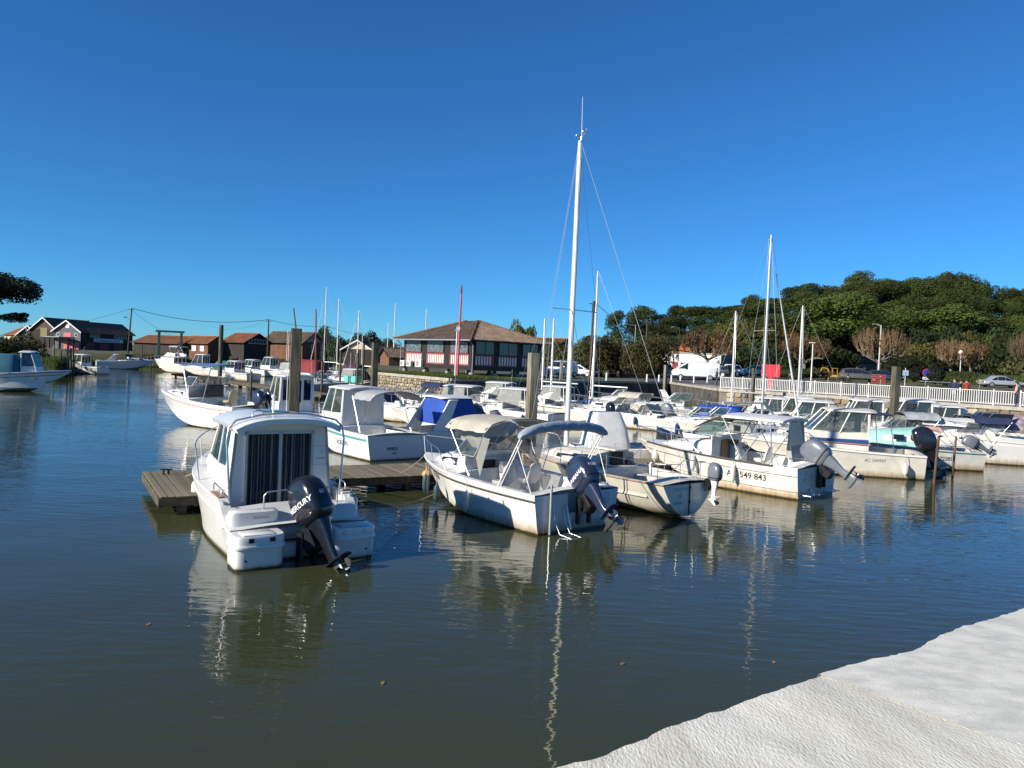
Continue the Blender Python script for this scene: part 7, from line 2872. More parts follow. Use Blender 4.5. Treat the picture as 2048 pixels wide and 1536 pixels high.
kp = 0
for rowi, (Y0, dy, step) in enumerate([(205, 0, 32), (184, 12, 40), (162, 32, 44), (144, 56, 50)]):
    px = 1296 if rowi < 2 else 1330
    while px < (2180 if rowi else 2140):
        pj = px + rnd.uniform(-10, 10)
        yt = sil(pj) + dy + rnd.uniform(-7, 12) + (rnd.uniform(-8, 16) if rowi else 0)
        Yj = Y0 + rnd.uniform(-7, 7)
        if rowi >= 2 and pj < 1500:
            yt = max(yt, 640 + (rowi - 2) * 20)
        tp = P(pj, yt, Yj)
        zg = ground_z(tp.x, tp.y)
        H_ = max(6, tp.z - zg)
        Rr = rnd.uniform(3.2, 6.2)
        k = rnd.randrange(5)
        light = rnd.random() < .35
        plant_tree('pine_tree', uniq(f"{'pale' if light else 'dark'} pine {where(pj)}, {['on the skyline', 'below the skyline', 'mid slope', 'low down'][rowi]}"), tp.x, tp.y, H_ / .93, Rr, pine_vars[k][1 if light else 0], pine_vars[k][2], grp='pine trees of the wooded hill')
        px += step * rnd.uniform(.8, 1.2)
# the two slender pines standing apart
for px, pt_, Yj, Rr, lb in ((1245, 630, 150, 3.0, 'slender pine standing apart left of the wood, the left one of two'), (1278, 624, 152, 3.8, 'slender pine standing apart left of the wood, the right one of two')):
    tp = P(px, pt_, Yj)
    plant_tree('pine_tree', lb, tp.x, tp.y, (tp.z - 2.8) / .93, Rr, pine_vars[1][0], pine_vars[1][2])
# big light umbrella pine in front
tp = P(1668, 592, 122)
plant_tree('umbrella_pine', 'wide bright green umbrella pine on the front of the wooded hill', tp.x, tp.y, (tp.z - ground_z(tp.x, tp.y)) / .93, 7.2, pine_vars[2][1], pine_vars[2][2], rz=.4)
tp = P(1640, 612, 124)
plant_tree('umbrella_pine', 'bright green pine leaning on the left of the wide umbrella pine', tp.x, tp.y, (tp.z - ground_z(tp.x, tp.y)) / .93, 5.5, pine_vars[0][1], pine_vars[0][2], rz=2)

# broadleaf undergrowth at the foot of the wood
spots = [(px_, max(640, sil(px_) + 62), 172, 'pinedark' if k_ % 2 else 'dark', 6.5) for k_, px_ in enumerate(range(1310, 2120, 62))] + [(px_, sil(px_) + 92, 150, 'dark', 6) for px_ in range(1640, 2120, 70)] + [(1325, 672, 132, 'dark', 5), (1370, 668, 128, 'dark', 5), (1462, 640, 122, 'yel', 4.5), (1490, 650, 118, 'yel', 4.5), (1530, 655, 116, 'yel', 4.5), (1500, 690, 112, 'dark', 4), (1575, 668, 118, 'brown', 4.5), (1610, 690, 112, 'dark', 3.6), (1600, 655, 126, 'brown', 5), (1560, 700, 106, 'dark', 3), (1655, 690, 116, 'pinedark', 4), (1672, 700, 112, 'dark', 3.5),
         (1830, 668, 122, 'dark', 4.5), (1855, 690, 116, 'yel', 4), (1880, 660, 124, 'dark', 5), (1935, 668, 130, 'yel', 4.5), (1970, 665, 130, 'dark', 5), (2010, 665, 122, 'pinedark', 5), (2045, 660, 118, 'pinedark', 5), (2085, 670, 112, 'dark', 5), (2020, 700, 110, 'dark', 4.5), (2060, 712, 104, 'bush', 4), (1840, 712, 112, 'dark', 3.6), (1800, 716, 116, 'dark', 3.5), (1640, 735, 100, 'bush', 2.5), (1590, 738, 100, 'dark', 2.5), (1570, 742, 98, 'bush', 2)]
for i, (px, pt_, Yj, kd, Rr) in enumerate(spots):
    tp = P(px, pt_, Yj)
    zg = ground_z(tp.x, tp.y)
    cr, tb = rnd.choice(leaf_vars[kd])
    word = {'dark': 'dark leafy tree', 'yel': 'yellowing leafy tree', 'brown': 'russet autumn tree', 'pinedark': 'dense evergreen tree', 'bush': 'rough brownish shrub'}[kd]
    plant_tree('shrub' if kd == 'bush' else 'leafy_tree', uniq(f"{word} {where(px)}, low down"), tp.x, tp.y, (tp.z - zg) / .93, Rr, cr, tb if kd != 'bush' else None, cat='shrub' if kd == 'bush' else 'tree')

# tamarisks in front of the cabins
for px, pt_, Yj, Rr, lb in ((1105, 690, 103, 3.2, 'feathery olive brown tree right beside the restaurant'), (1140, 672, 100, 4.0, 'large feathery brown tree above the small white van'), (1190, 668, 99, 4.2, 'feathery brown tree above the mint windowed cabin'), (1225, 672, 101, 3.2, 'feathery tree between the cabin roof and two slender pines'), (1285, 676, 97, 3.6, 'feathery olive tree just right of the cabin roof'), (1318, 668, 98, 3.6, 'feathery olive brown tree left of the orange hipped roof')):
    tp = P(px, pt_, Yj)
    zg = 2.7
    cr, tb = leaf_vars['tam'][rnd.randrange(3)]
    t = plant_tree('tamarisk_tree', lb, tp.x, tp.y, (tp.z - zg) / .93, Rr, cr, None, zb=zg)
    b = MB()
    b.tube([(0, 0, -.2), (.1, .05, 1.2), (-.1, .1, 2.6)], .14, 7, .08)
    b.tube([(.1, .05, 1.1), (.9, .2, 2.6)], .08, 6, .04)
    b.tube([(.1, .05, 1.0), (-.9, -.2, 2.5)], .08, 6, .04)
    b.build('trunk', M_bark, t, 40)


# pollarded plane trees: knobbly limbs and upright twigs
def plane_tree(px, ptop, Y, Rr, label, leaf=.25, seed=1):
    r = random.Random(seed)
    tp = P(px, ptop, Y)
    zg = ground_z(tp.x, tp.y)
    H_ = tp.z - zg
    t = thing('plane_tree', label, 'tree', (tp.x, tp.y, zg), 0, 'pollarded plane trees by the road')
    b = MB()
    zt = H_ * .36
    b.tube([(0, 0, -.3), (.05, 0, zt * .6), (0, .05, zt)], .24, 8, .18)
    ends = []
    for k in range(9):
        a = 2 * PI * k / 9 + r.uniform(-.2, .2)
        d = Rr * r.uniform(.45, .95)
        e = Vector((d * math.cos(a), d * math.sin(a), zt + H_ * r.uniform(.06, .2)))
        m_ = Vector((e.x * .5, e.y * .5, zt + .12 * H_ * r.uniform(.3, 1)))
        b.tube([(0, 0, zt * r.uniform(.8, 1)), m_, e], .12, 6, .06)
        b.sphere(e, .16, 6, 4)
        ends += [m_, e, m_.lerp(e, .5)]
    b.build('trunk', M_barkpale, t, 40)
    tw = MB()
    lv, lf = [], []
    for k in range(430):
        e = r.choice(ends)
        out = Vector((e.x, e.y, 0)) * .28
        top = H_ * (1 - .42 * (Vector((e.x, e.y, 0)).length / Rr) ** 2) - r.uniform(0, H_ * .16)
        q = Vector((e.x + out.x * r.uniform(.2, 1.1) + r.gauss(0, .3), e.y + out.y * r.uniform(.2, 1.1) + r.gauss(0, .3), max(e.z + .5, top)))
        m_ = e.lerp(q, .5) + out * .25
        s_ = e + Vector((r.gauss(0, .12), r.gauss(0, .12), 0))
        tw.tube([s_, m_, q], .02, 3, .006)
        for j in range(3):
            if r.random() < leaf:
                p = s_.lerp(q, r.uniform(.35, 1)) + Vector((r.gauss(0, .1), r.gauss(0, .1), 0))
                nr = Vector((r.gauss(0, 1), r.gauss(0, 1), r.gauss(0, 1))).normalized()
                u = nr.orthogonal() * .12
                v = nr.cross(u)
                o = len(lv)
                lv += [p - u, p + v, p + u, p - v]
                lf.append((o, o + 1, o + 2, o + 3))
    tw.build('twigs', M_twig, t, 0, fix=False)
    if lv:
        l = MB()
        l.add(lv, lf)
        l.build('leaves', F_brown, t, 0, fix=False)


plane_tree(1418, 652, 101, 4.6, 'plane tree with rust brown crown above the white flat roofed building', .8, 3)
plane_tree(1762, 650, 104, 4.9, 'bare pollarded plane tree above the dark parked car', .2, 5)
plane_tree(1398, 668, 127, 3.6, 'smaller rust brown plane tree left of the large one', .8, 7)
plane_tree(1612, 664, 108, 4.0, 'rust brown plane tree right behind the white lamp post', .7, 9)
plane_tree(1905, 672, 112, 3.4, 'bare plane tree left of the round white lamp, above the orange roof', .3, 11)
plane_tree(1945, 676, 114, 3.0, 'smaller bare plane tree right of the round white lamp', .3, 13)
plane_tree(2062, 655, 108, 3.0, 'grey bare tree at the right edge', .05, 15)

# left side trees
for px, pt_, Yj, Rr, kd, lb in ((655, 660, 172, 3.4, 'dark', 'tall narrow tree right behind the tallest left mast'), (672, 678, 168, 4.5, 'dark', 'rounded green tree behind the left cluster of masts'), (705, 682, 170, 4.5, 'yel', 'olive coloured tree in the middle of the left tree group'), (735, 668, 176, 4.2, 'dark', 'tree right of the third left mast'), (765, 682, 172, 4.4, 'dark', 'dark tree left of the restaurant roof'), (790, 690, 168, 3.8, 'yel', 'low olive tree touching the restaurant roof edge'), (1042, 648, 128, 2.6, 'yel', 'small tree above the right slope of the restaurant roof'), (1060, 655, 130, 2.0, 'pinedark', 'small dark pine beside the tree above the restaurant roof')):
    tp = P(px, pt_, Yj)
    cr, tb = rnd.choice(leaf_vars[kd])
    plant_tree('leafy_tree', lb, tp.x, tp.y, (tp.z - 2.4) / .93, Rr, cr, tb, zb=2.4)
def shadow_dark_crown():
    r = random.Random(31)
    bl = []
    for i in range(20):
        a, d = r.uniform(0, 6.28), math.sqrt(r.random()) * .8
        s_ = r.uniform(.26, .42)
        bl.append((d * math.cos(a), d * math.sin(a), .84 - .12 * d * d + r.uniform(-.07, .05), s_, s_ * .34))
    K = 2.0
    vs, fs = tuft_cloud([(a, b, c * K, d, e * K) for a, b, c, d, e in bl], 16000, .04, 9, shell=.6)
    m = MB()
    m.add([Vector((v.x, v.y, v.z / K)) for v in vs], fs)
    return m


tp = P(-32, 540, 86)
t = plant_tree('pine_tree', 'almost black overhanging pine crown in the upper left corner', tp.x, tp.y, (tp.z - 1.9) / .97, 5.6, shadow_dark_crown().mesh('crown', foliage_mat('dark_shadowed_needles', (.018, .028, .012), (.008, .014, .006), None, .05), 0), pine_vars[3][2], zb=1.9, rz=1.2)  # the crown's own shadow is put into the needle colour
r = random.Random(5)
blobs = [(r.uniform(-1.2, 1.6), r.uniform(-.8, .8), r.uniform(-.3, .3), r.uniform(.4, .8), .32) for _ in range(7)]
vs, fs = tuft_cloud(blobs, 4200, .11, 5)
tp2 = P(20, 634, 86)
b = MB()
b.add(vs, fs)
bo = b.build('low_branch_needles', bpy.data.materials['dark_shadowed_needles'], None, 0, loc=(0, 0, 0), fix=False)
bo.parent = t
bo.matrix_parent_inverse = (Matrix.Translation(t.location) @ Matrix.Rotation(t.rotation_euler[2], 4, 'Z')).inverted()
bo.location = tp2
b = MB()
b.tube([P(-60, 600, 86), P(-20, 628, 86), P(10, 636, 86), P(36, 632, 86)], .12, 6, .03)
bo = b.build('low_branch', M_bark, t, 40)
bo.matrix_parent_inverse = (Matrix.Translation(t.location) @ Matrix.Rotation(t.rotation_euler[2], 4, 'Z')).inverted()

for px, pt_, Yj, Rr, lb in ((-20, 672, 96, 4.5, 'rusty brown shrub at the left edge behind the teal covered boat'), (22, 668, 100, 4.2, 'large brown green shrub on the left bank'), (58, 700, 96, 2.6, 'low olive shrub left of the bank poles'), (92, 712, 96, 2.4, 'low shrub on the left bank under the porch'), (118, 722, 92, 1.8, 'small dark shrub at the tip of the left bank'), (150, 722, 104, 1.8, 'low bush behind the small cabin boat'), (345, 708, 139, 2.6, 'dark bush on the far bank below the long shed'), (300, 712, 138, 2.4, 'bush on the far bank left of the flybridge boat')):
    tp = P(px, pt_, Yj)
    zg = max(.6, ground_z(tp.x, tp.y) - .8)
    cr, tb = rnd.choice(leaf_vars['bush'])
    plant_tree('shrub', lb, tp.x, tp.y, max(1.2, (tp.z - zg)) / .93, Rr, cr, None, cat='shrub', zb=zg)


def hedge(px0, px1, Y0, Y1, ztop, label, seed):
    a, b_ = P(px0, 750, Y0), P(px1, 750, Y1)
    d = Vector((b_.x - a.x, b_.y - a.y, 0))
    L_ = d.length
    t = thing('hedge', label, 'hedge', (a.x, a.y, ground_z(a.x, a.y)), math.atan2(d.y, d.x))
    r = random.Random(seed)
    hh = ztop - ground_z(a.x, a.y)
    vs, fs = [], []
    for _ in range(int(L_ * hh * 130)):
        face = r.random()
        if face < .62:
            p = Vector((r.uniform(0, L_), -.7 + r.gauss(0, .05), r.uniform(0, hh)))
            nr = Vector((0, -1, .2))
        else:
            p = Vector((r.uniform(0, L_), r.uniform(-.7, .7), hh + r.gauss(0, .05)))
            nr = Vector((0, -.2, 1))
        p.z += .12 * noise.noise(p * .8)
        nr = (nr + Vector((r.gauss(0, .45), r.gauss(0, .45), r.gauss(0, .45)))).normalized()
        u = nr.orthogonal().normalized()
        u = Matrix.Rotation(r.uniform(0, 6.28), 3, nr) @ u
        v = nr.cross(u)
        s_ = r.uniform(.07, .15)
        o = len(vs)
        vs += [p - u * s_ * 1.4, p + v * s_ * .7, p + u * s_ * 1.4, p - v * s_ * .7]
        fs.append((o, o + 1, o + 2, o + 3))
    m = MB()
    m.box(.1, L_ - .1, -.6, .6, -.3, hh - .08)
    m.add(vs, fs)
    m.build('foliage', F_hedge, t, 0, fix=False)


hedge(1852, 1952, 103, 101, 5.1, 'long clipped green hedge behind the no stopping sign', 3)
hedge(1958, 2060, 104, 100, 4.9, 'clipped green hedge behind the silver car', 4)
hedge(1770, 1850, 108, 104, 4.6, 'rough brownish green hedge behind the parking sign', 6)
for px, Yj, r_, lb in ((1832, 88, .95, 'small round dark topiary bush left of the no stopping sign'), (1870, 86, 1.15, 'larger round dark topiary bush right of the no stopping sign')):
    tp = P(px, 752, Yj)
    t = thing('topiary_bush', lb, 'bush', (tp.x, tp.y, ground_z(tp.x, tp.y)))
    vs, fs = tuft_cloud([(0, 0, 1.25, r_ * .8, r_ * .8)], 1600, .14, px, shell=.85)
    b = MB()
    b.add(vs, fs)
    b.build('foliage', bpy.data.materials['dark_shadowed_needles'], t, 0, fix=False)
    MB().tube([(0, 0, -.1), (0, 0, .8)], .07, 6).build('trunk', M_bark, t)

# grass along the quay edge and rough grass on the left bank
def grass(name, label, area, n, seed, hmin, hmax, fm):
    r = random.Random(seed)
    vs, fs = [], []
    for _ in range(n):
        p = area(r)
        h_ = r.uniform(hmin, hmax)
        a = r.uniform(0, 6.28)
        w_ = .03
        dx, dy = math.cos(a) * w_, math.sin(a) * w_
        o = len(vs)
        vs += [p + Vector((-dx, -dy, 0)), p + Vector((dx, dy, 0)), p + Vector((r.gauss(0, .05), r.gauss(0, .05), h_))]
        fs.append((o, o + 1, o + 2))
    b = MB()
    b.add(vs, fs)
    tag(b.build(name, fm, None, 0, fix=False), label, 'grass', kind='stuff')


F_grass = foliage_mat('grass_blades', (.12, .16, .03), (.07, .10, .02), (.18, .17, .05), .3)


def area_rest(r):
    p = Vector((-13.05, 72.5, 0)).lerp(Vector((-4.9, 61, 0)), r.random())
    p += Vector((.82, .57, 0)) * r.uniform(.1, 9) * r.random()
    p.z = 2.41
    return p


def area_bank(r):
    a, b_ = r.choice([((-58, 72), (-50, 84)), ((-50, 84), (-59, 108)), ((-66.5, 131), (-52, 142)), ((-52, 142), (-36, 148))])
    p = Vector((*a, 0)).lerp(Vector((*b_, 0)), r.random())
    q = p.normalized()
    d = r.uniform(.5, 9)
    p += q * d
    p.z = .1 + (ground_z(p.x, p.y) - .1) * smooth(d / 7 + .05)
    return p


grass('grass_tufts', 'short sunlit grass on top of the stone wall by the restaurant', area_rest, 14000, 1, .08, .28, F_grass)
grass('bank_grass', 'rough grass on the far left bank', area_bank, 16000, 2, .15, .7, F_grass)
# ================================================================ railing, street furniture, vehicles, people
def railing(p0, p1, label, seed=0):
    p0, p1 = Vector((*p0, 2.42)), Vector((*p1, 2.42))
    d = p1 - p0
    L_ = d.length
    root = thing('railing', label, 'railing', p0, math.atan2(d.y, d.x))
    m = mat('white_railing_paint', (.74, .72, .66), .5, var=.1)
    sp = .145
    bm_ = MB()
    bm_.box(-.018, .018, -.012, .012, .12, .93)
    bar = bm_.mesh('baluster', m, 0)
    pm = MB()
    pm.bbox(-.04, .04, -.04, .04, 0, 1.1, .01)
    post = pm.mesh('post', m, 0)
    n = int(L_ / sp)
    for k in range(n):
        if (k * sp) % 2.03 > .09:
            link_copy('baluster', bar, root, (k * sp, 0, 0))
    k = 0
    while k * 2.03 < L_:
        link_copy('post', post, root, (k * 2.03, 0, 0))
        k += 1
    MB().bbox(0, L_, -.03, .03, .95, 1.0, .01).build('top_rail', m, root)
    MB().bbox(0, L_, -.02, .02, .10, .14, .01).build('bottom_rail', m, root)


railing((17.9, 66.1), (33.6, 51.1), 'left half of the long white picket railing on top of the stone wall')
railing((33.7, 51.0), (50, 36.1), 'right half of the long white picket railing, reaching the right edge')


def on_ground(px, Y, py=760):
    q = P(px, py, Y)
    return Vector((q.x, q.y, ground_z(q.x, q.y) + .012))


# red panel
p = on_ground(1541, 71)
t = thing('notice_board', 'large plain red panel on a post behind the white railing', 'panel', p, R(-18))
MB().bbox(-.80, .80, -.05, .05, 1.15, 2.30, .01).build('board', mat('bright_red_panel_paint', (.55, .035, .045), .5), t)
MB().bbox(-.2, .2, -.04, .04, 0, 1.15, .01).build('stem', mat('bright_red_panel_paint'), t)


# channel mast, red and white
p = Vector((P(915, 745, 64).x, 64, 2.4))
t = thing('channel_mast', 'tall red mast with a small light on top in front of the restaurant', 'mast', p)
ztop = P(921, 572, 64).z - 2.4
MB().tube([(0, 0, 0), (.05, 0, ztop - .7)], .11, 10, .07).build('shaft', mat('faded_red_paint', (.52, .07, .09), .5, var=.15), t)
b = MB()
b.tube([(.05, 0, ztop - .7), (.05, 0, ztop)], .05, 8)
b.bbox(-.03, .13, -.1, .1, ztop - .55, ztop - .2, .02)
b.sphere((.05, 0, ztop + .02), .07, 8, 5)
b.build('light_head', M_darkred, t)
p = Vector((P(910, 745, 63.6).x, 63.6, 2.4))
t = thing('flag_pole', 'slim white pole with a small dish standing just left of the red mast', 'pole', p)
MB().tube([(0, 0, 0), (.04, 0, P(916, 655, 63.6).z - 2.4)], .06, 8, .05).build('shaft', M_whitepaint, t)
MB().lathe([(.02, 0), (.22, .08), (.28, .16), (.27, .17), (.2, .1), (.02, .03)], 14, Matrix.Translation((.03, 0, P(916, 658, 63.6).z - 2.4)) @ Matrix.Rotation(R(70), 4, 'X')).build('dish', M_greyr, t, 50)


def lamp_post(px, pybase, pytop, Y, label, m, arm=0.6, kind='arm', name='street_lamp', r=.07, z0=None):
    q = on_ground(px, Y)
    if z0 is not None:
        q.z = z0
    zt = P(px, pytop, Y).z - q.z
    t = thing(name, label, 'lamp', q)
    MB().tube([(0, 0, 0), (0, 0, zt)], r, 8, r * .6).build('pole', m, t)
    if kind == 'arm':
        MB().tube([(0, 0, zt - .1), (-arm * .6, 0, zt + .05), (-arm, 0, zt + .08)], r * .5, 6).build('arm', m, t)
        MB().bbox(-arm - .35, -arm + .1, -.1, .1, zt + .04, zt + .14, .03).build('lamp_head', M_greyr, t)
    elif kind == 'flat':
        MB().bbox(-.35, .2, -.12, .12, zt - .02, zt + .06, .02).build('lamp_head', M_whitepaint, t)
    elif kind == 'globe':
        b = MB()
        b.sphere((0, 0, zt + .25), .32, 14, 10)
        b.build('globe', M_trim, t, 60)
    return t


lamp_post(1622, 775, 686, 72, 'slim white lamp post behind the railing, right of the red panel', M_whitepaint, kind='flat')
lamp_post(1354, 725, 656, 104, 'brown pole with a small lamp between orange roof and wood', M_bark, .8)
lamp_post(1338, 725, 682, 100, 'thin white pole by the cab of the big van', M_whitepaint, kind='flat', r=.05)
lamp_post(1266, 700, 650, 118, 'lamp post in front of the two slender pines', M_alu, 1.6)
lamp_post(1756, 745, 650, 102, 'pale concrete lamp post in front of the bare plane tree', M_mast, .8, r=.12)
lamp_post(1919, 740, 708, 110, 'round white globe lamp above the orange roof', M_whitepaint, kind='globe')
lamp_post(50, 700, 640, 150, 'white solar lamp post in front of the far left sheds', M_whitepaint, .4, z0=2.0)
lamp_post(572, 715, 662, 138, 'white lamp post in front of the big brown roofed house', M_whitepaint, .5, z0=2.3)
lamp_post(722, 720, 668, 130, 'double headed lamp right of the third left mast', M_whitepaint, kind='flat', z0=2.3)


def utility_pole(px, ptop, Y, label, lean=0, z0=2.2, head=None):
    q = P(px, 740, Y)
    t = thing('utility_pole', label, 'pole', (q.x, q.y, z0))
    zt = P(px, ptop, Y).z - z0
    MB().tube([(-lean, 0, -.3), (0, 0, zt)], .17, 8, .11).build('pole', M_bark, t)
    b = MB()
    b.bbox(-.5, .5, -.06, .06, zt - .35, zt - .25, .02)
    b.build('cross_arm', M_bark, t)
    if head:
        b = MB()
        b.tube([(.1, 0, zt - 1.2), (.1, 0, zt - .3)], .25, 10)
        b.tube([(.1, -.1, zt - .3), (.1, -.1, zt)], .06, 6)
        b.tube([(.25, .1, zt - .3), (.25, .1, zt)], .06, 6)
        b.build('transformer', M_black, t)
    return Vector((q.x, q.y, z0 + zt))


u1 = utility_pole(260, 616, 138, 'tall dark power pole on the far bank carrying long sagging wires', .5)
t_ = thing('street_lamp', 'small dark lamp on an arm beside the tall power pole', 'lamp', (u1.x, u1.y - .3, 2.2))
MB().tube([(0, 0, u1.z - 4.4), (-.8, 0, u1.z - 3.9)], .04, 6).build('arm', M_alu, t_)
MB().bbox(-1.2, -.7, -.12, .12, u1.z - 3.95, u1.z - 3.8, .03).build('lamp_head', M_black, t_)
u2 = utility_pole(534, 639, 140, 'dark power pole left of the tall square pile')
u3 = utility_pole(652, 652, 160, 'dark pole right behind the tallest left mast')
u4 = utility_pole(1181, 602, 88, 'dark pole with black transformer right of the tallest mast', 0, 2.6, True)
u5 = P(-60, 690, 190)
u6 = utility_pole(1290, 640, 125, 'thin dark pole carrying wires above the tamarisks', 0, 2.7)


def wire(a, b_, sag, label, r=.028):
    a, b_ = Vector(a), Vector(b_)
    pts = []
    for i in range(17):
        u = i / 16
        p_ = a.lerp(b_, u)
        p_.z -= sag * 4 * u * (1 - u)
        pts.append(p_)
    o = MB().tube(pts, r, 5).build('power_line', M_black, None)
    tag(o, label, 'cable')


wire(u1, u2, 1.3, 'heavy sagging power line between the two far bank poles', .045)
wire(u1 - Vector((.3, 0, .2)), P(60, 660, 190), .6, 'power line from the tall pole towards the far left sheds')
wire(u1 - Vector((0, 0, .4)), P(340, 670, 142), .3, 'thin wire slanting down from the tall pole to the long shed', .02)
wire(u2, u3, .5, 'power line between the dark pole and the trees behind the left masts', .035)
wire(u2, P(430, 655, 180), 1.0, 'thin wire behind the round brown pile', .02)
wire(u3, P(800, 680, 150), .6, 'power line running behind the restaurant roof', .03)
wire(u4, u6 + Vector((0, 0, -.5)), 1.2, 'dark cable slanting down right from the transformer pole', .04)


# signs
def no_stopping():
    p = on_ground(1851, 86)
    t = thing('road_sign', 'round blue no stopping sign with red rim and white plate below', 'sign', p)
    zc = P(1851, 745, 86).z - p.z
    MB().tube([(0, 0, 0), (0, 0, zc + .3)], .035, 8).build('post', M_alu, t)
    T = Matrix.Translation((0, -.05, zc)) @ Matrix.Rotation(R(90), 4, 'X')
    MB().lathe([(.42, -.01), (.42, .01), (.001, .012)], 28, T).build('red_rim', mat('sign_red', (.55, .03, .04), .4), t)
    MB().lathe([(.35, .012), (.35, .02), (.001, .02)], 28, T).build('blue_disc', mat('sign_blue', (.03, .06, .42), .4), t)
    MB().bbox(-.36, .36, -.07, -.04, zc - .80, zc - .50, .01).build('plate', M_trim, t)
    b = MB()
    b.poly([(-.18, -.075, zc - .65), (-.04, -.075, zc - .58), (-.04, -.075, zc - .72)], (0, -.004, 0))
    b.build('arrow', M_letter, t, 0)


no_stopping()
p = on_ground(1810, 85)
t = thing('road_sign', 'square pale blue sign on a white post left of the dark topiary', 'sign', p)
zc = P(1810, 746, 85).z - p.z
MB().tube([(0, 0, 0), (0, 0, zc + .55)], .035, 8).build('post', M_trim, t)
MB().bbox(-.32, .32, -.08, -.05, zc - .3, zc + .3, .02).build('plate', mat('pale_blue_sign', (.38, .50, .62), .5), t)
b = MB()
text_plane(b, 'i', .4, (-.05, -.085, zc - .15), (1, 0, 0), (0, 0, 1), bold=.03)
b.build('symbol', M_letterblue, t, 0)


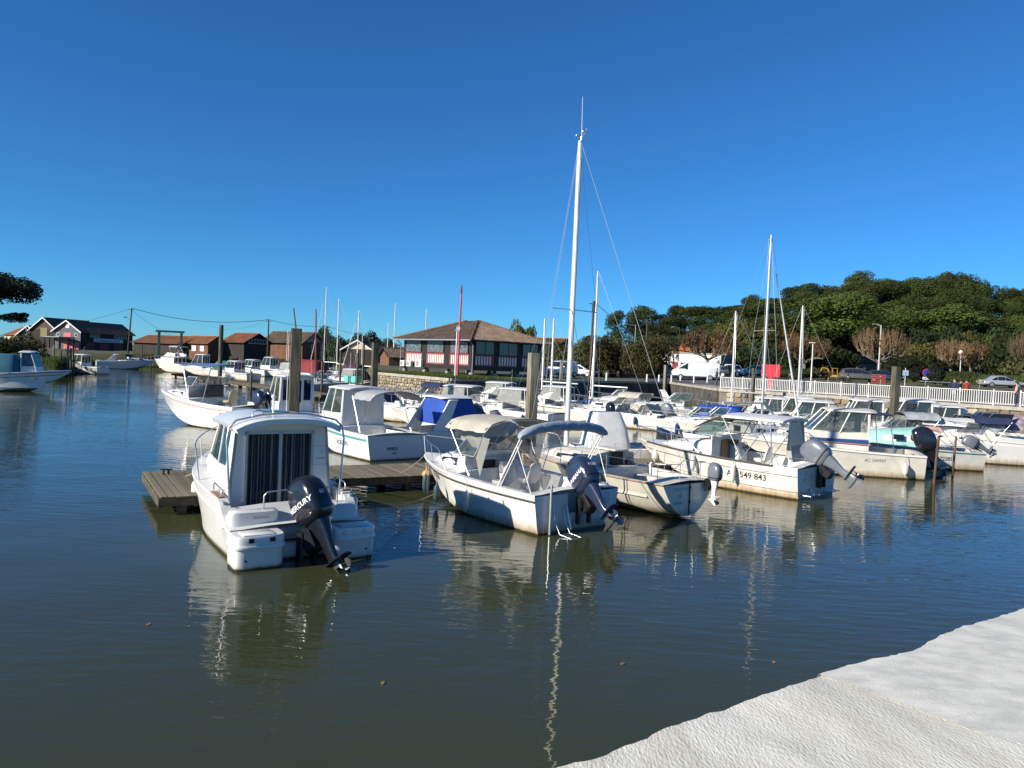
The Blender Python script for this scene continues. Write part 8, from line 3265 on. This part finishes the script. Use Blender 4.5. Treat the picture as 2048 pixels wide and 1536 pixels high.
# ---- vehicles
def car(name, label, px, Y, rz, L, Wd, Hh, kind, paint, group='parked vehicles', cat='car'):
    p = on_ground(px, Y)
    t = thing(name, label, cat, p, rz, group)
    # local: x forward, wheels on z=0
    w = Wd / 2
    if kind == 'van':
        belt, bon = .56, .50
        low = [(-.5, .22, .80), (-.495, .2, .96), (-.2, .18, .98), (.2, .18, .98), (.40, .2, .60), (.47, .22, .52), (.5, .26, .42)]
        top = [(-.495, .92, 1.0), (-.45, 1.0, 1.0), (.10, 1.0, 1.0), (.22, .96, .95), (.38, .58, .9)]
    elif kind == 'smallvan':
        low = [(-.5, .22, .62), (-.49, .2, .64), (.1, .18, .62), (.34, .2, .56), (.46, .22, .50), (.5, .26, .38)]
        top = [(-.49, .62, .97), (-.46, .99, .95), (.10, 1.0, .93), (.20, .94, .9), (.35, .56, .85)]
    elif kind == 'suv':
        low = [(-.5, .26, .50), (-.48, .2, .62), (.1, .18, .60), (.28, .2, .58), (.45, .22, .50), (.5, .26, .38)]
        top = [(-.47, .60, .9), (-.40, .94, .86), (-.25, 1.0, .84), (.05, .99, .84), (.27, .58, .86)]
    else:
        low = [(-.5, .28, .46), (-.48, .2, .60), (-.3, .18, .62), (.2, .18, .60), (.44, .22, .50), (.5, .28, .36)]
        top = [(-.36, .60, .88), (-.22, .97, .80), (-.10, 1.0, .79), (.05, .98, .79), (.26, .58, .86)]
    b = MB()
    rings = []
    for x, z0, z1 in low:
        f = .9 if abs(x) > .48 else (.97 if abs(x) > .43 else 1)
        X_, A, Z0, Z1 = x * L, w * f, z0 * Hh * .6 + .10, z1 * Hh
        rings.append([Vector((X_, s_ * A * k, z)) for s_, k, z in ((-1, .82, Z0), (-1, .98, Z0 + .12), (-1, 1, (Z0 + Z1) / 2), (-1, .94, Z1 - .03), (-1, .8, Z1), (1, .8, Z1), (1, .94, Z1 - .03), (1, 1, (Z0 + Z1) / 2), (1, .98, Z0 + .12), (1, .82, Z0))])
    b.loft(rings)
    body = b.build('body', paint, t, 40)
    b = MB()
    rings = []
    beltz = (.93 if kind == 'van' else .60) * Hh if False else .60 * Hh
    for x, z, k in top:
        rings.append([Vector((x * L, s_ * w * q, zz)) for s_, q, zz in ((-1, .92, beltz - .05), (-1, .80 * k + .08, max(beltz, z * Hh - .08)), (-1, .66 * k, max(beltz, z * Hh)), (1, .66 * k, max(beltz, z * Hh)), (1, .80 * k + .08, max(beltz, z * Hh - .08)), (1, .92, beltz - .05))])
    b.loft(rings)
    cab = b.build('cabin', paint, t, 30)
    gm = glass('car_glass', (.012, .016, .02), .97, .04)

    def topz(x):
        for (a, za, _), (c, zc_, _) in zip(top[:-1], top[1:]):
            if a <= x <= c:
                return za + (zc_ - za) * (x - a) / (c - a)
        return top[-1][1]
    if kind in ('van', 'smallvan'):
        spans = [(.17, .35)] if kind == 'van' else [(.06, .29)]
    elif kind == 'suv':
        spans = [(-.40, -.22), (-.20, 0), (.02, .22)]
    else:
        spans = [(-.30, -.18), (-.16, .0), (.02, .20)]
    for s_ in (-1, 1):
        for a, c in spans:
            za, zc_ = topz(a) * Hh - .12, topz(c) * Hh - .12
            zb = .62 * Hh if kind != 'van' else .60 * Hh
            q = [Vector((a * L, s_ * w * .945, zb)), Vector((c * L, s_ * w * .945, zb)), Vector((c * L, s_ * w * (.90 if zc_ < .8 * Hh else .87), max(zb + .05, zc_))), Vector((a * L, s_ * w * .87, max(zb + .05, za)))]
            if kind == 'van':
                q = [Vector((v.x, s_ * w * 1.005, v.z)) for v in q]
            if s_ < 0:
                q.reverse()
            MB().pane(q, -.012 if False else .012).build('side_window', gm, cab)
    xf, xb = top[-1][0] * L, top[-2][0] * L
    zf = top[-2][1] * Hh
    q = [Vector((xf + .02, -w * .80, .62 * Hh)), Vector((xf + .02, w * .80, .62 * Hh)), Vector((xb + .03, w * .66, zf - .05)), Vector((xb + .03, -w * .66, zf - .05))]
    MB().pane([v + Vector((.03, 0, .03)) for v in q], .01).build('windscreen', gm, cab)
    for s_ in (-1, 1):
        for x in (-.31, .31):
            T = Matrix.Translation((x * L, s_ * (w - .10), .32)) @ Matrix.Rotation(R(90), 4, 'X')
            wh = MB().lathe([(.20, -.11), (.30, -.11), (.325, -.07), (.325, .07), (.30, .11), (.20, .11)], 20, T).build('wheel', M_rubber, t, 50)
            MB().lathe([(.20, -.115), (.2, .115)], 14, T).build('rim', M_alu, wh, 30)
        MB().bbox(L * .455, L * .492, s_ * w * .55, s_ * w * .88, .40 * Hh if kind != 'van' else .30 * Hh, .48 * Hh if kind != 'van' else .36 * Hh, .02).build('headlight', M_trim, t)
        MB().bbox(-L * .503, -L * .49, s_ * w * .62, s_ * w * .9, .38 * Hh, .52 * Hh, .02).build('tail_light', M_darkred, t)
        MB().bbox(L * .2, L * .235, s_ * (w + .02), s_ * (w + .18), .6 * Hh, .69 * Hh, .02).build('door_mirror', paint if kind != 'van' else M_black, t)
    b = MB()
    b.bbox(L * .485, L * .505, -w * .5, w * .5, .24 * Hh, .36 * Hh, .02)
    b.bbox(-L * .46, L * .46, -w * .96, w * .96, .20, .30, .03)
    b.build('lower_trim', M_black, t)
    return t


PW = mat('white_car_paint', (.74, .75, .76), .3, coat=.6)
PS = mat('silver_car_paint', (.55, .55, .55), .3, metal=.5, coat=.6)
PG = mat('dark_grey_car_paint', (.13, .125, .11), .3, metal=.4, coat=.6)
PT = mat('pale_green_car_paint', (.38, .50, .46), .3, coat=.5)
PB = mat('blue_black_car_paint', (.03, .04, .06), .25, coat=.7)
car('panel_van', 'large white high roofed panel van by the grass', 1389, 92, R(172), 5.5, 2.0, 2.15, 'van', PW, cat='van')
car('small_van', 'small white van with black grille facing the basin beside the restaurant', 1122, 88, R(-128), 4.4, 1.85, 1.85, 'smallvan', PW, cat='van')
car('parked_car', 'white car parked just right behind the small white van', 1160, 97, R(-30), 4.3, 1.8, 1.5, 'suv', PW)
car('parked_car', 'dark grey sport utility car behind the middle of the railing', 1718, 95, R(-12), 4.7, 1.85, 1.62, 'suv', PG)
car('parked_car', 'blue black car parked behind the dark grey one', 1768, 101, R(-10), 4.5, 1.8, 1.5, 'suv', PB)
car('parked_car', 'silver saloon car in front of the hedge at the right edge', 2003, 92, R(-8), 4.6, 1.82, 1.42, 'saloon', PS)
car('parked_car', 'pale green small car left of the red panel', 1502, 104, R(175), 3.9, 1.7, 1.5, 'suv', PT)
car('parked_car', 'white car in front of the white flat roofed building', 1452, 103, R(170), 4.2, 1.8, 1.55, 'suv', PW)
car('parked_car', 'dark blue car behind the rear of the big van', 1428, 99, R(150), 4.2, 1.75, 1.5, 'suv', PB)


# mini excavator
p = on_ground(1668, 98)
t = thing('mini_excavator', 'small yellow excavator with folded arm left of the dark grey car', 'excavator', p, R(160))
t.scale = (.66, .66, .66)
Y_ = mat('digger_yellow', (.42, .24, .04), .45, var=.15)
for s_ in (-1, 1):
    MB().se([((-1.0, s_ * .6, .25), (0, .16, 0), (0, 0, .22)), ((1.0, s_ * .6, .25), (0, .16, 0), (0, 0, .22))], 14, 3).build('track', M_rubber, t)
MB().bbox(-.9, .7, -.6, .6, .5, 1.0, .08).build('body', Y_, t)
b = MB()
for x, y in ((-.5, .5), (-.5, -.3), (.4, .5), (.4, -.3)):
    b.bbox(x - .05, x + .05, y - .05, y + .05, 1.0, 2.2, .01)
b.bbox(-.6, .5, -.4, .6, 2.2, 2.3, .03)
b.build('cab_frame', Y_, t)
MB().tube([(.6, -.3, .8), (1.3, -.3, 2.2), (2.2, -.3, 2.3)], .15, 6, .12).build('boom', Y_, t)
MB().tube([(2.2, -.3, 2.3), (2.6, -.3, 1.1)], .11, 6, .09).build('dipper_arm', Y_, t)
MB().poly([(2.55, -.55, 1.1), (2.9, -.55, .8), (2.6, -.55, .45), (2.3, -.55, .7)], (0, .5, 0)).build('bucket', M_greyr, t)

# barrier of red slats
p = on_ground(1757, 86)
t = thing('red_barrier', 'small red slatted barrier beside the dark parked cars', 'barrier', p)
for k in range(5):
    MB().bbox(-.8, .8, -.03, .03, .15 + k * .22, .28 + k * .22, .01).build('slat', mat('dull_red_plastic', (.42, .08, .06), .6), t)
for x in (-.7, .7):
    MB().bbox(x - .05, x + .05, -.02, .05, 0, 1.2, .01).build('upright', M_darkred, t)

# small boat trailer near the topiary
p = on_ground(1890, 84)
t = thing('boat_trailer', 'low empty silver boat trailer beside the round topiary bush', 'trailer', p, R(175))
b = MB()
b.tube([(-2.2, .5, .5), (1.2, .5, .5), (2.6, 0, .5)], .05, 6)
b.tube([(-2.2, -.5, .5), (1.2, -.5, .5), (2.6, 0, .5)], .05, 6)
for x in (-2, -1, 0, 1):
    b.tube([(x, -.5, .5), (x, .5, .5)], .04, 6)
b.build('frame', M_alu, t)
for s_ in (-1, 1):
    MB().lathe([(.1, -.08), (.28, -.08), (.28, .08), (.1, .08)], 16, Matrix.Translation((-.4, s_ * .8, .28)) @ Matrix.Rotation(R(90), 4, 'X')).build('wheel', M_rubber, t)

# bollards along the quay edge
for k, px in enumerate([1213, 1294, 1318, 1343, 1361, 1388, 1415]):
    f = (px - 1205) / 210
    base = Vector((5.5, 73.3, 0)).lerp(Vector((17.4, 87.2, 0)), f) + Vector((-.75, .62, 0)) * 1.2
    base = P(px, 756, 78 + 8 * f)
    t = thing('bollard', f"small white wooden bollard on the grass {['below the mint windows', 'left of the big van', 'just left of the van cab', 'under the cab of the big van', 'in front of the big van door', 'in front of the middle of the big van', 'behind the tail of the big van'][k]}", 'bollard', (base.x, base.y, 2.4), 0, 'white bollards along the quay edge')
    MB().tube([(0, 0, 0), (0, 0, .78)], .09, 8).build('post', M_trim, t)
    MB().tube([(0, 0, .78), (0, 0, .84)], .075, 8, .03).build('cap', M_trim, t)

# picnic table by the cabin
p = P(1222, 752, 96)
t = thing('picnic_table', 'dark picnic table in front of the mint windowed cabin', 'table', (p.x, p.y, 2.6), .3)
MB().bbox(-.9, .9, -.4, .4, .72, .78, .01).build('table_top', M_beam, t)
for s_ in (-1, 1):
    MB().bbox(-.9, .9, s_ * .6, s_ * .85, .42, .47, .01).build('bench', M_beam, t)
    MB().bbox(s_ * .7 - .05, s_ * .7 + .05, -.8, .8, .0, .72, .01).build('leg_frame', M_beam, t)

# green gantry crane by the long shed and travelling frames
p = P(362, 700, 136)
t = thing('boat_hoist', 'green steel boat hoist standing above the long orange roofed shed', 'hoist', (p.x, p.y, 2.2), R(20))
Gm = mat('faded_green_steel', (.04, .10, .065), .6, var=.2)
zt = P(362, 669, 136).z - 2.2
for x in (-3.6, 0):
    for y in (-1, 1):
        MB().bbox(x - .14, x + .14, y - .14, y + .14, 0, zt, .02).build('leg', Gm, t)
    MB().bbox(x - .16, x + .16, -1.1, 1.1, zt - .1, zt + .25, .03).build('cross_beam', Gm, t)
MB().bbox(-4.2, .5, -.15, .15, zt + .25, zt + .6, .03).build('top_beam', Gm, t)


# ---- people
def person(px, Y, rz, label, top, trousers, skin=(.42, .26, .18), hair=(.03, .02, .015), pose=0, h=1.72, z=None):
    q = P(px, 790, Y)
    zg = ground_z(q.x, q.y) + .012 if z is None else z
    s_ = h / 1.75
    t = thing('person', label, 'person', (q.x, q.y, zg), rz, 'people on the quay')
    t.scale = (s_, s_, s_)
    me = bpy.data.meshes.new('body')
    ar = .16 if pose == 0 else .30
    V = [(0, 0, .95), (0, 0, 1.15), (0, 0, 1.38), (0, 0, 1.50), (.015, 0, 1.60), (.02, 0, 1.70),
         (0, .10, .90), (.03, .11, .50), (0, .12, .09), (.14, .13, .04),
         (0, -.10, .90), (-.03, -.11, .50), (-.02, -.12, .09), (.12, -.13, .04),
         (0, .19, 1.40), (0.02, .25, 1.14), (ar, .22, .92), (ar + .06, .21, .84),
         (0, -.19, 1.40), (0.02, -.25, 1.14), (ar, -.22, .92), (ar + .06, -.21, .84)]
    E = [(0, 1), (1, 2), (2, 3), (3, 4), (4, 5), (0, 6), (6, 7), (7, 8), (8, 9), (0, 10), (10, 11), (11, 12), (12, 13), (2, 14), (14, 15), (15, 16), (16, 17), (2, 18), (18, 19), (19, 20), (20, 21)]
    rad = [(.15, .12), (.15, .11), (.17, .12), (.06, .06), (.085, .078), (.075, .07), (.095, .095), (.062, .062), (.045, .045), (.045, .035), (.095, .095), (.062, .062), (.045, .045), (.045, .035), (.075, .075), (.052, .052), (.042, .042), (.04, .025), (.075, .075), (.052, .052), (.042, .042), (.04, .025)]
    me.from_pydata(V, E, [])
    o = bpy.data.objects.new('body', me)
    col.objects.link(o)
    md = o.modifiers.new('s', 'SKIN')
    for i, rr in enumerate(rad):
        me.skin_vertices[0].data[i].radius = rr
    me.skin_vertices[0].data[0].use_root = True
    md.use_smooth_shade = True
    sb = o.modifiers.new('b', 'SUBSURF')
    sb.levels = 1
    dg = bpy.context.evaluated_depsgraph_get()
    m2 = bpy.data.meshes.new_from_object(o.evaluated_get(dg))
    bpy.data.objects.remove(o)
    m2.name = 'body'
    m2.materials.clear()
    m2.materials.append(mat('skin_%d' % int(skin[0] * 100), skin, .6))
    m2.materials.append(mat('cloth_' + top[0], top[1], .9, var=.1))
    m2.materials.append(mat('cloth_' + trousers[0], trousers[1], .9, var=.1))
    m2.materials.append(M_black)
    for p_ in m2.polygons:
        c = p_.center
        p_.use_smooth = True
        hand = c.z < .93 and abs(c.y) > .16 and c.x > ar - .06 and c.z > .75
        p_.material_index = 0 if c.z > 1.475 or hand else (3 if c.z < .09 else (2 if c.z < .92 and not (abs(c.y) > .17 and c.x > .05) else 1))
    link_copy('body', m2, t)
    b = MB()
    b.se([((-.02, 0, 1.60), (.075, 0, 0), (0, .082, 0), 2), ((-.01, 0, 1.68), (.095, 0, 0), (0, .088, 0), 2), ((.005, 0, 1.755), (.075, 0, 0), (0, .07, 0), 2), ((.0, 0, 1.785), (.03, 0, 0), (0, .03, 0), 2)], 14, 2)
    b.build('hair', mat('hair_%d' % int(hair[0] * 1000), hair, .8), t, 60)
    return t


person(1908, 54.6, R(200), 'person in navy jacket leaning on the railing in front of the hedge', ('navy', (.02, .03, .08)), ('lightgrey', (.35, .36, .38)), pose=1)
person(1932, 55.6, R(80), 'person with red scarf and dark coat standing beside the navy jacket', ('darkred', (.28, .04, .03)), ('black', (.02, .02, .025)))
person(1920, 57.4, R(-60), 'person in black half hidden between the two at the railing', ('black', (.02, .02, .025)), ('black', (.02, .02, .025)), h=1.62)
person(2033, 51.2, R(150), 'person in pale pink top at the railing by the right edge', ('pink', (.62, .30, .32)), ('darkblue', (.03, .04, .07)), h=1.66)
person(1432, 77, R(180), 'person in dark clothes where the railing begins', ('black', (.02, .02, .025)), ('black', (.02, .02, .025)))
person(1694, 66, R(60), 'person in black in front of the dark grey car', ('black', (.02, .02, .025)), ('black', (.02, .02, .025)))
person(1462, 101, R(60), 'person in black standing by the white building', ('black', (.02, .02, .025)), ('black', (.02, .02, .025)))
person(1578, 73, R(40), 'person in black just right of the red panel', ('black', (.02, .02, .025)), ('black', (.02, .02, .025)), h=1.66)

# ---- mooring ropes and floating leaves
def rope(pts, label, r=.012, m=None, sag=.15):
    a, c = Vector(pts[0]), Vector(pts[1])
    P_ = []
    for i in range(15):
        u = i / 14
        p_ = a.lerp(c, u)
        p_.z -= sag * 4 * u * (1 - u)
        P_.append(p_)
    tag(MB().tube(P_, r, 6).build('mooring_rope', m or M_rope, None), label, 'rope')


rope([local_to_world(A_, (.9, -1.34, 1.05)), local_to_world(B_, (4.2, 1.3, .30))], 'long pale rope from the nearest cabin boat across to the boat with the beige canopy', sag=.25)
rope([mp0 + JD * 4.2 + Vector((0, 0, JZ + .06)), local_to_world(B_, (6.4, .1, 1.1))], 'thin rope from the jetty to the bow of the boat with the beige canopy', sag=.06)
rope([local_to_world(A_, (5.9, .3, 1.3)), tip0 + JN * 2.6 + JD * .9 + Vector((0, 0, JZ + .05))], 'rope from the bow of the nearest cabin boat to the jetty end', sag=.1)
rope([local_to_world(D_, (6.6, .1, 1.2)), mp0 + JD * 12.5 + Vector((0, 0, JZ + .05))], 'rope from the bow of the hardtop boat to the jetty', sag=.08)
rope([local_to_world(C_, (7.0, .1, 1.1)), mp0 + JD * 8.5 + Vector((0, 0, JZ + .05))], 'rope from the bow of the sailing boat with the tallest mast to the jetty', sag=.08)
M_leaf = mat('dead_leaf', (.30, .16, .06), .8, var=.3)
for px, py, w_ in ((297, 1249, 'at the lower left'), (1245, 1328, 'near the concrete quay'), (1547, 1325, 'just beyond the concrete edge'), (765, 1367, 'at the bottom centre')):
    q = G(px, py)
    b = MB()
    b.poly([(-.045, 0, .004), (-.02, .025, .012), (.03, .02, .006), (.055, 0, .004), (.02, -.024, .01), (-.03, -.02, .006)], (0, 0, .003))
    o = b.build('floating_leaf', M_leaf, None, 0, loc=q)
    o.rotation_euler = (0, 0, px)
    tag(o, f'small brown leaf floating on the water {w_}', 'leaf', 'leaves floating on the water')
